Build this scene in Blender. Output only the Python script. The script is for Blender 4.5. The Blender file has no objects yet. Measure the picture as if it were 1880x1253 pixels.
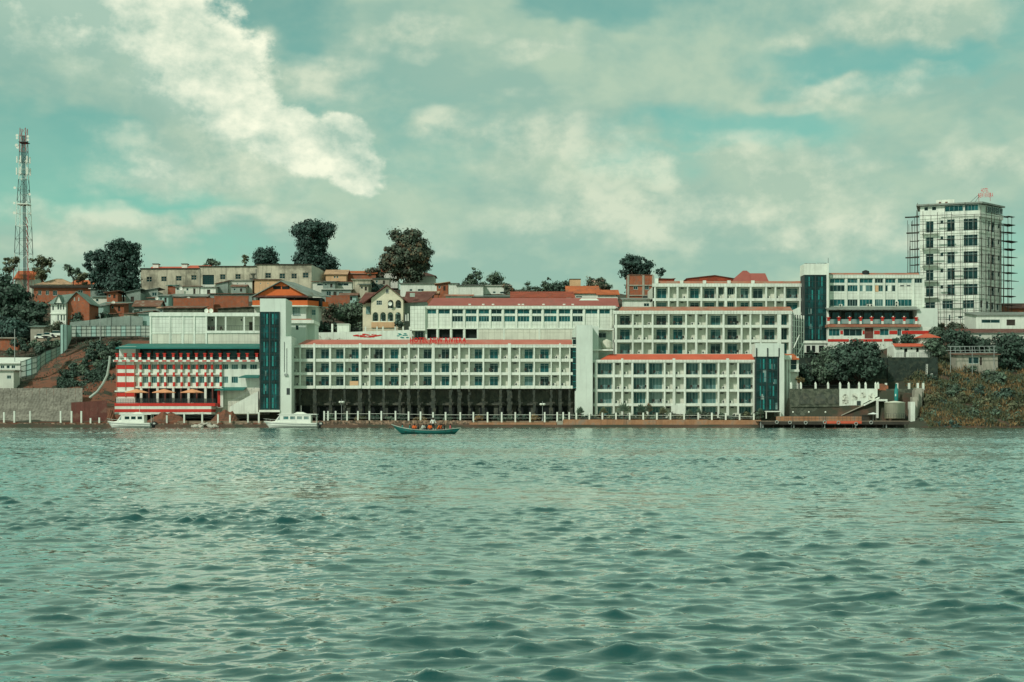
import bpy, math, random
import numpy as np
from mathutils import Matrix, Vector
R = math.radians
scene = bpy.context.scene
C = scene.collection

# ------------------------------------------------------------------ camera
FPX, HZ, CAMH = 2600.0, 770.0, 1.8          # focal length in photo pixels, horizon row, eye height over the lake
cam_d = bpy.data.cameras.new('camera')
cam = bpy.data.objects.new('camera', cam_d)
C.objects.link(cam)
cam.location = (0, 0, CAMH)
cam.rotation_euler = (R(90), 0, 0)
cam_d.sensor_width = 36.0
cam_d.lens = FPX / 1880.0 * 36.0
cam_d.shift_y = (HZ - 626.5) / 1880.0
cam_d.clip_start = 0.5
cam_d.clip_end = 6000
scene.camera = cam
scene.render.resolution_x, scene.render.resolution_y = 1024, 682

# ------------------------------------------------------------------ exposure
vs = scene.view_settings
vs.view_transform = 'Standard'
vs.look = 'None'
vs.exposure = 0.0
vs.gamma = 1.0
vs.use_curve_mapping = False

# ------------------------------------------------------------------ sun
SUN_EL, SUN_AZ = R(40), R(217)               # azimuth clockwise from +Y: behind the viewer, to the left
sd = Vector((math.cos(SUN_EL) * math.sin(SUN_AZ), math.cos(SUN_EL) * math.cos(SUN_AZ), math.sin(SUN_EL)))
sun_d = bpy.data.lights.new('sun', 'SUN')
sun_d.energy = 2.6
sun_d.angle = R(2.0)
sun_d.color = (1.0, 0.95, 0.87)
sun = bpy.data.objects.new('sun', sun_d)
C.objects.link(sun)
sun.location = (-60, -60, 120)
sun.rotation_euler = sd.to_track_quat('Z', 'Y').to_euler()


# ------------------------------------------------------------------ node helper
class NT:
    def __init__(s, tree):
        s.t = tree
        s.t.nodes.clear()

    def n(s, typ, ins=None, **props):
        nd = s.t.nodes.new(typ)
        for k, v in props.items():
            setattr(nd, k, v)
        for k, v in (ins or {}).items():
            s.put(nd.inputs[k], v)
        return nd

    def put(s, sock, v):
        if isinstance(v, bpy.types.NodeSocket):
            s.t.links.new(v, sock)
        elif isinstance(v, (tuple, list)) and len(v) == 3 and sock.type == 'RGBA':
            sock.default_value = (*v, 1)
        else:
            sock.default_value = v

    def m(s, op, a, b=0.0, c=0.0, clamp=False):
        return s.n('ShaderNodeMath', {0: a, 1: b, 2: c}, operation=op, use_clamp=clamp).outputs[0]

    def vm(s, op, a, b=(0, 0, 0), out=0):
        return s.n('ShaderNodeVectorMath', {0: a, 1: b}, operation=op).outputs[out]

    def mix(s, f, a, b, bt='MIX'):
        nd = s.n('ShaderNodeMix', data_type='RGBA', blend_type=bt)
        s.put(nd.inputs[0], f); s.put(nd.inputs[6], a); s.put(nd.inputs[7], b)
        return nd.outputs[2]

    def noise(s, vec, scale, detail=4.0, rough=0.55, dist=0.0, out=0):
        return s.n('ShaderNodeTexNoise', {'Vector': vec, 'Scale': scale, 'Detail': detail, 'Roughness': rough,
                                          'Distortion': dist}).outputs[out]

    def step(s, v, a, b):
        return s.n('ShaderNodeMapRange', {0: v, 1: a, 2: b, 3: 0.0, 4: 1.0}, interpolation_type='SMOOTHSTEP').outputs[0]

    def xyz(s, x, y, z=0.0):
        return s.n('ShaderNodeCombineXYZ', {0: x, 1: y, 2: z}).outputs[0]

    def scale(s, vec, sc):
        return s.n('ShaderNodeMapping', {'Vector': vec, 'Scale': sc}, vector_type='POINT').outputs[0]


# ------------------------------------------------------------------ sky: Nishita air with procedural cloud layers
world = bpy.data.worlds.new('World')
scene.world = world
world.use_nodes = True
w = NT(world.node_tree)
sky = w.n('ShaderNodeTexSky', sky_type='NISHITA')
sky.sun_disc = False
sky.sun_elevation = SUN_EL
sky.sun_rotation = SUN_AZ
sky.altitude = 1400
sky.air_density = 1.0
sky.dust_density = 1.0
dirv = w.n('ShaderNodeTexCoord').outputs['Generated']
sep = w.n('ShaderNodeSeparateXYZ', {0: dirv})
dx, dy, dz = sep.outputs
azi = w.m('MULTIPLY', w.m('ARCTAN2', dx, dy), 2.6)
ele = w.m('MULTIPLY', w.m('ARCSINE', dz), 2.6)
p3 = w.scale(dirv, (1.0, 1.0, 1.9))
wv = w.noise(p3, 14.0, 3.0, 0.55, out=1)
wv = w.vm('SUBTRACT', wv, (0.5, 0.5, 0.5))
ang = w.xyz(azi, ele)


def blobs(pts, warp, scale=1.0):
    """largest of several soft round lobes given by azimuth, elevation and radii"""
    q = w.vm('ADD', ang, w.vm('MULTIPLY', wv, (warp, warp, 0)))
    best = None
    for px, py, rx, ry in pts:
        d = w.vm('SUBTRACT', q, ((px - 940) / 1000, (HZ - py) / 1000, 0))
        d = w.vm('MULTIPLY', d, (1000 / rx, 1000 / ry, 0))
        f = w.m('SUBTRACT', 1.0, w.vm('LENGTH', d, out=1))
        best = f if best is None else w.m('MAXIMUM', best, f)
    return best


q3 = w.scale(dirv, (1.0, 1.0, 1.35))
fb1 = w.noise(q3, 10.0, 7.0, 0.62)
fb1b = w.noise(w.vm('ADD', q3, (0.014, 0.0, 0.018)), 10.0, 6.0, 0.62)
q2 = w.vm('ADD', w.scale(dirv, (1.0, 1.0, 1.8)), (3.1, 1.7, 0.4))
fb2 = w.noise(q2, 5.0, 6.0, 0.58, 0.15)
fb2b = w.noise(w.vm('ADD', q2, (0.015, 0.0, 0.028)), 5.0, 5.0, 0.58, 0.15)
fb3 = w.noise(w.vm('ADD', q3, (5.0, 2.0, 1.0)), 30.0, 5.0, 0.62)
rel1 = w.m('MULTIPLY', w.m('SUBTRACT', fb1, fb1b), 5.5)
rel2 = w.m('MULTIPLY', w.m('SUBTRACT', fb2, fb2b), 7.0)
fine = w.m('SUBTRACT', fb3, 0.5)
air = w.mix(1.0, sky.outputs[0], (0.64, 1.26, 0.72), 'MULTIPLY')
gaps = blobs([(490, 20, 170, 95), (150, 300, 170, 80), (250, 385, 200, 40), (1640, 150, 260, 50), (1340, 255, 230, 50), (40, 340, 150, 120),
              (1060, 30, 150, 45), (1190, 310, 160, 40), (1850, 60, 90, 120)], 0.14)
gaps = w.m('MULTIPLY', w.step(gaps, -0.3, 0.6), 0.36)
# high veil, thicker near the horizon; unseen cover overhead added to brighten the water
veil = w.m('ADD', fb2, w.m('ADD', w.m('MULTIPLY', w.step(ele, 0.40, 0.05), 0.20), w.m('MULTIPLY', w.step(ele, 0.75, 1.1), 0.14)))
veil = w.m('SUBTRACT', veil, gaps)
veil_m = w.m('ADD', w.m('MULTIPLY', w.step(veil, 0.20, 0.56), 0.68), 0.29)
v_lit = w.m('ADD', w.m('ADD', 0.40, rel2), w.m('MULTIPLY', fine, 0.5), clamp=True)
veil_c = w.mix(v_lit, (3.15, 5.05, 4.1), (4.6, 6.1, 4.6))
col = w.mix(veil_m, air, veil_c)
# broken bright bank in the middle of the view
mid = blobs([(1000, 290, 190, 60), (1230, 320, 220, 55), (1400, 370, 240, 60), (860, 255, 90, 40), (1120, 400, 300, 60), (1560, 185, 160, 34), (1790, 340, 120, 50),
             (1640, 70, 170, 60), (560, 140, 110, 50), (480, 300, 260, 85), (320, 320, 140, 55), (760, 90, 160, 40), (300, 425, 330, 32), (1500, 430, 210, 60), (1010, 130, 110, 30), (1480, 100, 60, 40)], 0.26)
mid = w.m('ADD', w.m('ADD', mid, w.m('MULTIPLY', w.m('SUBTRACT', fb1, 0.5), 2.4)), w.m('MULTIPLY', fine, 0.5))
mid_m = w.step(mid, -0.35, 1.0)
m_lit = w.m('ADD', w.m('ADD', 0.5, rel1), w.m('MULTIPLY', fine, 0.8), clamp=True)
mid_c = w.mix(m_lit, (4.0, 5.6, 4.4), (7.2, 7.9, 6.0))
col = w.mix(w.m('MULTIPLY', mid_m, 0.80), col, mid_c)
# the big cumulus bank
cum = blobs([(70, 70, 360, 190), (255, 60, 160, 180), (320, 170, 170, 120), (420, 215, 90, 80), (520, 262, 85, 55), (600, 285, 90, 62), (645, 310, 64, 66), (300, 330, 110, 50)], 0.10)
cum = w.m('ADD', w.m('MULTIPLY', cum, 1.25), w.m('MULTIPLY', w.m('SUBTRACT', fb1, 0.5), 1.8))
cum = w.m('ADD', cum, w.m('MULTIPLY', fine, 0.85))
edge = w.step(w.m('ADD', azi, w.m('MULTIPLY', ele, 0.55)), -0.47, -0.12)
low = w.step(w.m('ADD', ele, w.m('MULTIPLY', azi, 0.62)), 0.25, 0.10)          # the underside of the bank melts into the veil
cum_m = w.step(w.m('SUBTRACT', cum, w.m('MULTIPLY', low, 0.25)), -0.05, w.m('ADD', w.m('MULTIPLY', low, 0.55), w.m('ADD', 0.75, w.m('MULTIPLY', edge, -0.48))))
c_lit = w.m('ADD', w.m('ADD', w.m('ADD', 0.22, w.m('MULTIPLY', edge, 0.50)), w.m('MULTIPLY', rel1, 0.75)), w.m('MULTIPLY', fine, 0.45), clamp=True)
c_lit = w.m('SUBTRACT', c_lit, w.m('MULTIPLY', w.step(ele, 0.56, 0.36), 0.12), clamp=True)
c_lit = w.m('SUBTRACT', c_lit, w.m('MULTIPLY', low, 0.30), clamp=True)
cum_c = w.mix(c_lit, (4.0, 5.8, 4.7), (10.2, 10.3, 8.0))
col = w.mix(w.m('MULTIPLY', cum_m, 0.93), col, cum_c)
bg = w.n('ShaderNodeBackground', {0: col, 1: 0.1})
w.n('ShaderNodeOutputWorld', {0: bg.outputs[0]})


# ------------------------------------------------------------------ mesh helpers
def PX(px, Y):
    return (px - 940.0) * Y / FPX


def PZ(py, Y):
    return CAMH + (HZ - py) * Y / FPX


ORG = {}
XF = [None]


class MB:
    """collects faces and links them as ONE mesh object"""
    def __init__(s):
        s.v, s.f, s.mi = [], [], []

    def vert(s, p):
        p = Vector(p)
        if XF[0] is not None:
            p = XF[0] @ p
        s.v.append((p.x, p.y, p.z))
        return len(s.v) - 1

    def face(s, pts, m=0):
        s.f.append([s.vert(p) for p in pts]); s.mi.append(m)
        return s

    def box(s, x0, x1, y0, y1, z0, z1, m=0):
        a = [s.vert(p) for p in ((x0, y0, z0), (x1, y0, z0), (x1, y1, z0), (x0, y1, z0), (x0, y0, z1), (x1, y0, z1), (x1, y1, z1), (x0, y1, z1))]
        for q in ((0, 3, 2, 1), (4, 5, 6, 7), (0, 1, 5, 4), (1, 2, 6, 5), (2, 3, 7, 6), (3, 0, 4, 7)):
            s.f.append([a[i] for i in q]); s.mi.append(m)
        return s

    def prism(s, poly, y0, y1, m=0):
        """polygon in x,z extruded along y"""
        n = len(poly)
        a = [s.vert((x, y0, z)) for x, z in poly]
        b = [s.vert((x, y1, z)) for x, z in poly]
        s.f.append(a); s.f.append(b[::-1]); s.mi += [m, m]
        for i in range(n):
            j = (i + 1) % n
            s.f.append([a[j], a[i], b[i], b[j]]); s.mi.append(m)
        return s

    def slab(s, quad, t, m=0):
        """four corner points thickened downwards"""
        a = [s.vert(p) for p in quad]
        b = [s.vert((p[0], p[1], p[2] - t)) for p in quad]
        s.f.append(a); s.f.append(b[::-1]); s.mi += [m, m]
        n = len(quad)
        for i in range(n):
            j = (i + 1) % n
            s.f.append([a[j], a[i], b[i], b[j]]); s.mi.append(m)
        return s

    def tube(s, p0, p1, r0, r1=None, n=6, m=0):
        r1 = r0 if r1 is None else r1
        p0, p1 = Vector(p0), Vector(p1)
        d = (p1 - p0).normalized()
        u = d.orthogonal().normalized(); v = d.cross(u)
        a, b = [], []
        for i in range(n):
            t = 2 * math.pi * i / n
            o = u * math.cos(t) + v * math.sin(t)
            a.append(s.vert(p0 + o * r0)); b.append(s.vert(p1 + o * r1))
        for i in range(n):
            j = (i + 1) % n
            s.f.append([a[i], a[j], b[j], b[i]]); s.mi.append(m)
        s.f.append(a[::-1]); s.f.append(b); s.mi += [m, m]
        return s

    def lathe(s, c, prof, n=12, m=0):
        """profile of (radius, z) turned about the vertical through c"""
        rings = []
        for r, z in prof:
            rings.append([s.vert((c[0] + r * math.cos(2 * math.pi * i / n), c[1] + r * math.sin(2 * math.pi * i / n), c[2] + z)) for i in range(n)])
        for A, B in zip(rings, rings[1:]):
            for i in range(n):
                j = (i + 1) % n
                s.f.append([A[i], A[j], B[j], B[i]]); s.mi.append(m)
        s.f.append(rings[0][::-1]); s.f.append(rings[-1]); s.mi += [m, m]
        return s

    def ball(s, c, r, n=10, m=0, sq=(1, 1, 1)):
        k = n // 2 + 1
        rings = []
        for a in range(1, k):
            t = math.pi * a / k
            rings.append([s.vert((c[0] + sq[0] * r * math.sin(t) * math.cos(2 * math.pi * i / n), c[1] + sq[1] * r * math.sin(t) * math.sin(2 * math.pi * i / n),
                                  c[2] - sq[2] * r * math.cos(t))) for i in range(n)])
        lo = s.vert((c[0], c[1], c[2] - sq[2] * r)); hi = s.vert((c[0], c[1], c[2] + sq[2] * r))
        for A, B in zip(rings, rings[1:]):
            for i in range(n):
                j = (i + 1) % n
                s.f.append([A[i], A[j], B[j], B[i]]); s.mi.append(m)
        for i in range(n):
            j = (i + 1) % n
            s.f.append([lo, rings[0][j], rings[0][i]]); s.f.append([hi, rings[-1][i], rings[-1][j]]); s.mi += [m, m]
        return s

    def torus(s, c, R0, r, axis='y', n=14, k=6, m=0):
        g = []
        for i in range(n):
            a = 2 * math.pi * i / n
            row = []
            for j in range(k):
                b = 2 * math.pi * j / k
                q, h = R0 + r * math.cos(b), r * math.sin(b)
                row.append(s.vert((c[0] + q * math.cos(a), c[1] + h, c[2] + q * math.sin(a)) if axis == 'y' else (c[0] + q * math.cos(a), c[1] + q * math.sin(a), c[2] + h)))
            g.append(row)
        for i in range(n):
            for j in range(k):
                s.f.append([g[i][j], g[(i + 1) % n][j], g[(i + 1) % n][(j + 1) % k], g[i][(j + 1) % k]]); s.mi.append(m)
        return s

    def holes(s, x0, x1, z0, z1, hs, y, rev=0.18, m=0):
        """a wall sheet facing -y with rectangular openings and their reveals"""
        xs = sorted({x0, x1, *[max(x0, min(x1, q)) for h in hs for q in h[:2]]})
        zs = sorted({z0, z1, *[max(z0, min(z1, q)) for h in hs for q in h[2:4]]})
        for a, b in zip(xs, xs[1:]):
            run = None
            for c, d in zip(zs, zs[1:]):
                mx, mz = (a + b) / 2, (c + d) / 2
                solid = not any(h[0] < mx < h[1] and h[2] < mz < h[3] for h in hs)
                if solid:
                    run = (run[0], d) if run else (c, d)
                elif run:
                    s.face([(a, y, run[0]), (b, y, run[0]), (b, y, run[1]), (a, y, run[1])], m); run = None
            if run:
                s.face([(a, y, run[0]), (b, y, run[0]), (b, y, run[1]), (a, y, run[1])], m)
        for h in hs:
            a, b, c, d = h[:4]
            s.face([(a, y, c), (a, y, d), (a, y + rev, d), (a, y + rev, c)], m)
            s.face([(b, y, d), (b, y, c), (b, y + rev, c), (b, y + rev, d)], m)
            s.face([(a, y, d), (b, y, d), (b, y + rev, d), (a, y + rev, d)], m)
            s.face([(b, y, c), (a, y, c), (a, y + rev, c), (b, y + rev, c)], m)
        return s

    def build(s, name, mats, parent=None, smooth=False, kind=None):
        me = bpy.data.meshes.new(name)
        o = ORG.get(parent, Vector((0, 0, 0))) if parent is not None else Vector((0, 0, 0))
        me.from_pydata([(x - o.x, y - o.y, z - o.z) for x, y, z in s.v], [], s.f)
        mats = mats if isinstance(mats, (list, tuple)) else [mats]
        for mm in mats:
            me.materials.append(M[mm])
        if len(mats) > 1:
            me.polygons.foreach_set('material_index', s.mi)
        if smooth:
            me.polygons.foreach_set('use_smooth', [True] * len(me.polygons))
        me.update()
        ob = bpy.data.objects.new(name, me)
        C.objects.link(ob)
        if parent is not None:
            ob.parent = parent
            ORG[ob] = o
        if kind:
            ob['kind'] = kind
        return ob


def tag(o, label, cat, group=None, kind=None):
    if label:
        o['label'] = label
    if cat:
        o['category'] = cat
    if group:
        o['group'] = group
    if kind or cat:
        o['kind'] = kind or 'thing'
    return o


NUMW = 'first second third fourth fifth sixth seventh eighth ninth tenth eleventh twelfth thirteenth fourteenth fifteenth sixteenth seventeenth eighteenth nineteenth twentieth'.split()
NUMW += ['twenty-' + q for q in NUMW[:9]]


def thing(name, label, cat, loc, group=None, rotz=0.0, local=False):
    """an Empty at the thing's base; parts built under it are given in world coordinates unless local"""
    o = bpy.data.objects.new(name, None)
    C.objects.link(o)
    o.empty_display_size = 0.5
    o.location = loc
    o.rotation_euler = (0, 0, rotz)
    ORG[o] = Vector((0, 0, 0)) if local else Vector(loc)
    return tag(o, label, cat, group)


def copy_thing(root, loc, rotz, label, group=None, sc=1.0):
    r = root.copy(); C.objects.link(r)
    r.location = loc; r.rotation_euler = (0, 0, rotz); r.scale = (sc, sc, sc)
    r['label'] = label
    if group:
        r['group'] = group
    for ch in list(root.children):
        c = ch.copy(); C.objects.link(c); c.parent = r
        for g in list(ch.children):
            d = g.copy(); C.objects.link(d); d.parent = c
    return r


# ------------------------------------------------------------------ materials
M = {}


def mat(name, col, rough=0.8, var=0.12, sc=0.6, streak=0.0, dirt=None, bump=0.0, spec=0.3, metal=0.0, col2=None, grid=None, wave=None, island=0.0, mottle=None, st=(0.5, 0.72)):
    m = bpy.data.materials.new(name); m.use_nodes = True
    t = NT(m.node_tree)
    pos = t.n('ShaderNodeNewGeometry')
    P = pos.outputs['Position']
    c = tuple(col)
    n1 = t.noise(P, sc, 5.0, 0.6)
    out = t.mix(t.step(n1, 0.3, 0.7), tuple(q * (1 - var) for q in c), tuple(min(1, q * (1 + var)) for q in c))
    n2 = t.noise(P, sc * 9, 3.0, 0.6)
    out = t.mix(t.m('MULTIPLY', t.step(n2, 0.35, 0.75), var * 1.2), out, tuple(q * 0.6 for q in c))
    if col2 is not None:
        a, b, s2 = (mottle or (0.45, 0.6, sc * 2))
        out = t.mix(t.step(t.noise(P, s2, 6.0, 0.62), a, b), out, col2)
    if streak:
        sv = t.scale(P, (1.0, 1.0, 0.07))
        n3 = t.noise(sv, 1.7, 5.0, 0.65)
        out = t.mix(t.m('MULTIPLY', t.step(n3, *st), streak), out, dirt or tuple(q * 0.35 for q in c))
    h = None
    if grid:                                   # fine joints of facing tiles
        gx, gz = grid
        bk = t.n('ShaderNodeTexBrick', {'Vector': t.n('ShaderNodeMapping', {'Vector': P, 'Rotation': (R(90), 0, 0)}).outputs[0], 'Color1': (1, 1, 1, 1), 'Color2': (.93, .93, .93, 1),
                                        'Mortar': (0.45, 0.45, 0.42, 1), 'Scale': 1.0, 'Mortar Size': 0.025, 'Brick Width': gx, 'Row Height': gz}, offset=0.0)
        out = t.mix(1.0, out, bk.outputs[0], 'MULTIPLY')
    if island:
        rnd = pos.outputs['Random Per Island']
        out = t.mix(rnd, t.mix(1.0, out, (1 - island,) * 3, 'MULTIPLY'), t.mix(1.0, out, (1 + island,) * 3, 'MULTIPLY'))
    bs = t.n('ShaderNodeBsdfPrincipled', {'Base Color': out, 'Roughness': rough, 'Metallic': metal, 'Specular IOR Level': spec})
    if wave:
        ax, ws = wave
        wn = t.n('ShaderNodeTexWave', {'Vector': P, 'Scale': ws, 'Distortion': 0.0}, bands_direction=ax)
        h = wn.outputs['Fac']
        bm = t.n('ShaderNodeBump', {'Height': h, 'Strength': 0.8, 'Distance': 0.06})
        t.put(bs.inputs['Normal'], bm.outputs[0])
    elif bump:
        bm = t.n('ShaderNodeBump', {'Height': t.noise(P, sc * 6, 5.0, 0.65), 'Strength': 0.7, 'Distance': bump})
        t.put(bs.inputs['Normal'], bm.outputs[0])
    t.n('ShaderNodeOutputMaterial', {0: bs.outputs[0]})
    M[name] = m
    return m


def mat_glass(name, col, curtain=None):
    m = bpy.data.materials.new(name); m.use_nodes = True
    t = NT(m.node_tree)
    P = t.n('ShaderNodeNewGeometry').outputs['Position']
    n = t.noise(P, 0.45, 3.0, 0.6)
    c = t.mix(t.step(n, 0.35, 0.65), tuple(q * 0.55 for q in col), tuple(q * 1.35 for q in col))
    if curtain:
        wn = t.n('ShaderNodeTexWave', {'Vector': P, 'Scale': 1.6, 'Distortion': 2.0, 'Detail': 2.0}, bands_direction='X').outputs['Fac']
        cc = t.mix(wn, tuple(q * 0.6 for q in curtain), curtain)
        c = t.mix(t.step(t.noise(t.scale(P, (1, 1, 0.15)), 0.55, 2.0), 0.42, 0.55), c, cc)
    bs = t.n('ShaderNodeBsdfPrincipled', {'Base Color': c, 'Roughness': 0.06, 'Specular IOR Level': 0.32})
    bm = t.n('ShaderNodeBump', {'Height': t.noise(P, 0.8, 2.0), 'Strength': 0.25, 'Distance': 0.05})
    t.put(bs.inputs['Normal'], bm.outputs[0])
    t.n('ShaderNodeOutputMaterial', {0: bs.outputs[0]})
    M[name] = m


WHITE = (0.69, 0.75, 0.645)
mat('white_paint', WHITE, 0.75, 0.08, 0.5, streak=0.6, dirt=(0.40, 0.43, 0.36), st=(0.45, 0.75))
mat('white_tiles', WHITE, 0.6, 0.07, 0.5, streak=0.5, dirt=(0.40, 0.43, 0.36), grid=(0.75, 0.9), st=(0.45, 0.75))
mat('cream_wall', (0.58, 0.61, 0.51), 0.8, 0.08, 0.4, streak=0.3)
mat('cream_tiles', (0.65, 0.66, 0.54), 0.7, 0.08, 0.4, streak=0.25, grid=(1.4, 1.6))
mat('pale_tower', (0.60, 0.68, 0.59), 0.8, 0.06, 0.2, streak=0.2)
mat('yellow_wall', (0.66, 0.63, 0.46), 0.8, 0.08, 0.5, streak=0.25)
mat('old_wall', (0.53, 0.50, 0.37), 0.9, 0.16, 0.3, streak=0.65, dirt=(0.12, 0.12, 0.09), col2=(0.22, 0.21, 0.155), mottle=(0.46, 0.66, 0.16), st=(0.44, 0.72))
mat('orange_paint', (0.62, 0.14, 0.035), 0.7, 0.1, 0.5, streak=0.2)
mat('peach_wall', (0.62, 0.40, 0.22), 0.8, 0.1, 0.5, streak=0.3)
mat('brick', (0.36, 0.115, 0.055), 0.9, 0.22, 0.8, streak=0.35, bump=0.02, col2=(0.25, 0.12, 0.075))
mat('red_paint', (0.52, 0.035, 0.022), 0.6, 0.08, 0.6, streak=0.12)
mat('red_letter', (0.58, 0.02, 0.018), 0.45, 0.04, 0.6)
mat('red_roof', (0.37, 0.105, 0.080), 0.6, 0.14, 0.25, wave=('X', 1.6), col2=(0.28, 0.10, 0.075), mottle=(0.48, 0.7, 0.25))
mat('pink_roof', (0.52, 0.165, 0.115), 0.6, 0.12, 0.25, wave=('X', 1.6), col2=(0.46, 0.21, 0.155), mottle=(0.48, 0.7, 0.25))
mat('lace_stone', (0.60, 0.63, 0.53), 0.9, 0.2, 0.8, bump=0.08, col2=(0.17, 0.18, 0.14), mottle=(0.52, 0.58, 2.2))
mat('bright_red_roof', (0.60, 0.115, 0.058), 0.6, 0.1, 0.3, wave=('X', 1.6))
mat('salmon_roof', (0.42, 0.16, 0.095), 0.75, 0.18, 0.3, wave=('X', 1.6), col2=(0.36, 0.22, 0.15), mottle=(0.45, 0.65, 0.4))
mat('tile_roof', (0.38, 0.075, 0.036), 0.85, 0.2, 0.4, wave=('X', 2.4), col2=(0.20, 0.07, 0.04), mottle=(0.5, 0.66, 0.5))
mat('orange_tile_roof', (0.55, 0.15, 0.055), 0.85, 0.16, 0.4, wave=('X', 2.4), col2=(0.34, 0.13, 0.07), mottle=(0.5, 0.66, 0.5))
mat('tan_roof', (0.50, 0.32, 0.19), 0.85, 0.15, 0.4, wave=('X', 1.8), col2=(0.33, 0.22, 0.14), mottle=(0.5, 0.66, 0.5))
mat('maroon_roof', (0.15, 0.055, 0.042), 0.7, 0.2, 0.4, wave=('X', 1.8), col2=(0.20, 0.11, 0.08), mottle=(0.5, 0.66, 0.5))
mat('grey_roof', (0.25, 0.29, 0.25), 0.55, 0.16, 0.3, wave=('X', 1.8), col2=(0.17, 0.16, 0.12), mottle=(0.5, 0.68, 0.5))
mat('green_grey_roof', (0.17, 0.24, 0.20), 0.6, 0.16, 0.3, wave=('X', 1.8))
mat('rust_roof', (0.20, 0.10, 0.065), 0.8, 0.22, 0.5, wave=('X', 1.8), col2=(0.30, 0.26, 0.2), mottle=(0.5, 0.68, 0.6))
mat('teal_awning', (0.012, 0.15, 0.125), 0.55, 0.1, 0.4)
mat('teal_paint', (0.02, 0.22, 0.20), 0.5, 0.1, 0.5)
mat('tin_wall', (0.27, 0.34, 0.29), 0.6, 0.16, 0.5, streak=0.4, wave=('X', 2.2))
mat('tin_fence', (0.36, 0.43, 0.36), 0.6, 0.14, 0.4, streak=0.35)
mat('teal_sheet', (0.30, 0.46, 0.40), 0.55, 0.1, 0.4, streak=0.3)
mat('dark_wood', (0.045, 0.040, 0.030), 0.85, 0.25, 0.8)
mat('dark_metal', (0.030, 0.045, 0.042), 0.5, 0.15, 0.8, spec=0.4)
mat('grey_metal', (0.30, 0.34, 0.31), 0.45, 0.1, 0.8, spec=0.5)
mat('white_metal', (0.70, 0.74, 0.64), 0.45, 0.05, 0.8)
mat('red_metal', (0.35, 0.045, 0.035), 0.5, 0.08, 0.8)
mat('frame', (0.42, 0.56, 0.50), 0.4, 0.05, 0.8, spec=0.5)
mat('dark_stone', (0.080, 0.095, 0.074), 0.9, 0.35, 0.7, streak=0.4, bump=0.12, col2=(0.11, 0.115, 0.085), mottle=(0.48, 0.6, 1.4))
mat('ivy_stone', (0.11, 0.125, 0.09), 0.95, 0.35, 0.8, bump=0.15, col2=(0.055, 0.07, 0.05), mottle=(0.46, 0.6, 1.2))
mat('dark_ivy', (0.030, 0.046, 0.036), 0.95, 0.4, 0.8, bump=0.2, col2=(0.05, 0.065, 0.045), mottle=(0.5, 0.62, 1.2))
mat('shaded_stone', (0.045, 0.056, 0.045), 0.9, 0.3, 0.7, bump=0.1, col2=(0.07, 0.075, 0.055), mottle=(0.48, 0.6, 1.4))  # darker undercroft stone: slab shade put into the column colour
mat('concrete', (0.34, 0.33, 0.26), 0.9, 0.14, 0.5, streak=0.55, dirt=(0.14, 0.13, 0.1), bump=0.02)
mat('concrete_slope', (0.215, 0.205, 0.165), 0.95, 0.25, 0.35, streak=0.85, dirt=(0.09, 0.085, 0.065), st=(0.42, 0.7), bump=0.05, wave=('X', 0.45))
mat('quay_stone', (0.38, 0.20, 0.105), 0.9, 0.2, 0.5, streak=0.55, dirt=(0.13, 0.09, 0.06), bump=0.04, col2=(0.27, 0.20, 0.14), mottle=(0.48, 0.64, 0.5))
mat('quay_rubble', (0.32, 0.22, 0.15), 0.95, 0.35, 0.9, bump=0.15, col2=(0.10, 0.085, 0.06), mottle=(0.46, 0.58, 1.6))
mat('rock', (0.42, 0.40, 0.33), 0.9, 0.2, 1.2, bump=0.05, island=0.35)
mat('paving', (0.30, 0.24, 0.17), 0.9, 0.2, 0.4, bump=0.02)
mat('tank_cream', (0.60, 0.62, 0.49), 0.6, 0.06, 0.4, streak=0.35, wave=('Z', 1.3))
mat('parasol_orange', (0.72, 0.34, 0.17), 0.8, 0.08, 0.6)
mat('parasol_white', (0.70, 0.74, 0.68), 0.8, 0.05, 0.6)
mat('tyre', (0.30, 0.32, 0.28), 0.85, 0.15, 1.0)
mat('tyre_black', (0.02, 0.025, 0.025), 0.7, 0.15, 1.0)
mat('bark', (0.07, 0.055, 0.04), 0.95, 0.25, 1.2, bump=0.03)
mat('ac_white', (0.66, 0.69, 0.58), 0.5, 0.05, 0.8)
mat('boat_white', (0.74, 0.78, 0.68), 0.35, 0.04, 0.5, spec=0.5, streak=0.15)
mat('boat_green', (0.012, 0.135, 0.115), 0.45, 0.12, 0.8, spec=0.4, streak=0.2)
mat('skin', (0.045, 0.022, 0.014), 0.6, 0.1, 2.0)
mat('hair', (0.010, 0.009, 0.008), 0.8, 0.1, 2.0)
mat('vest_orange', (0.78, 0.15, 0.03), 0.7, 0.1, 2.0)
mat('shirt_white', (0.70, 0.72, 0.64), 0.8, 0.06, 2.0)
mat('shirt_teal', (0.03, 0.20, 0.17), 0.8, 0.1, 2.0)
mat('shirt_pink', (0.55, 0.12, 0.13), 0.8, 0.1, 2.0)
mat('shirt_dark', (0.02, 0.028, 0.026), 0.8, 0.1, 2.0)
mat('shirt_blue', (0.05, 0.12, 0.16), 0.8, 0.1, 2.0)
mat('leaf_dark', (0.046, 0.082, 0.058), 0.7, 0.25, 0.5, island=0.65, spec=0.3)
mat('leaf_mid', (0.077, 0.119, 0.0784), 0.7, 0.25, 0.5, island=0.65, spec=0.3)
mat('leaf_olive', (0.1063, 0.1175, 0.065), 0.75, 0.25, 0.5, island=0.6, spec=0.25)
mat('leaf_blue', (0.040, 0.080, 0.064), 0.7, 0.25, 0.5, island=0.6, spec=0.3)
mat('leaf_rust', (0.0728, 0.098, 0.0672), 0.75, 0.25, 0.4, island=0.6, spec=0.25, col2=(0.17, 0.098, 0.05), mottle=(0.5, 0.66, 0.45))
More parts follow.
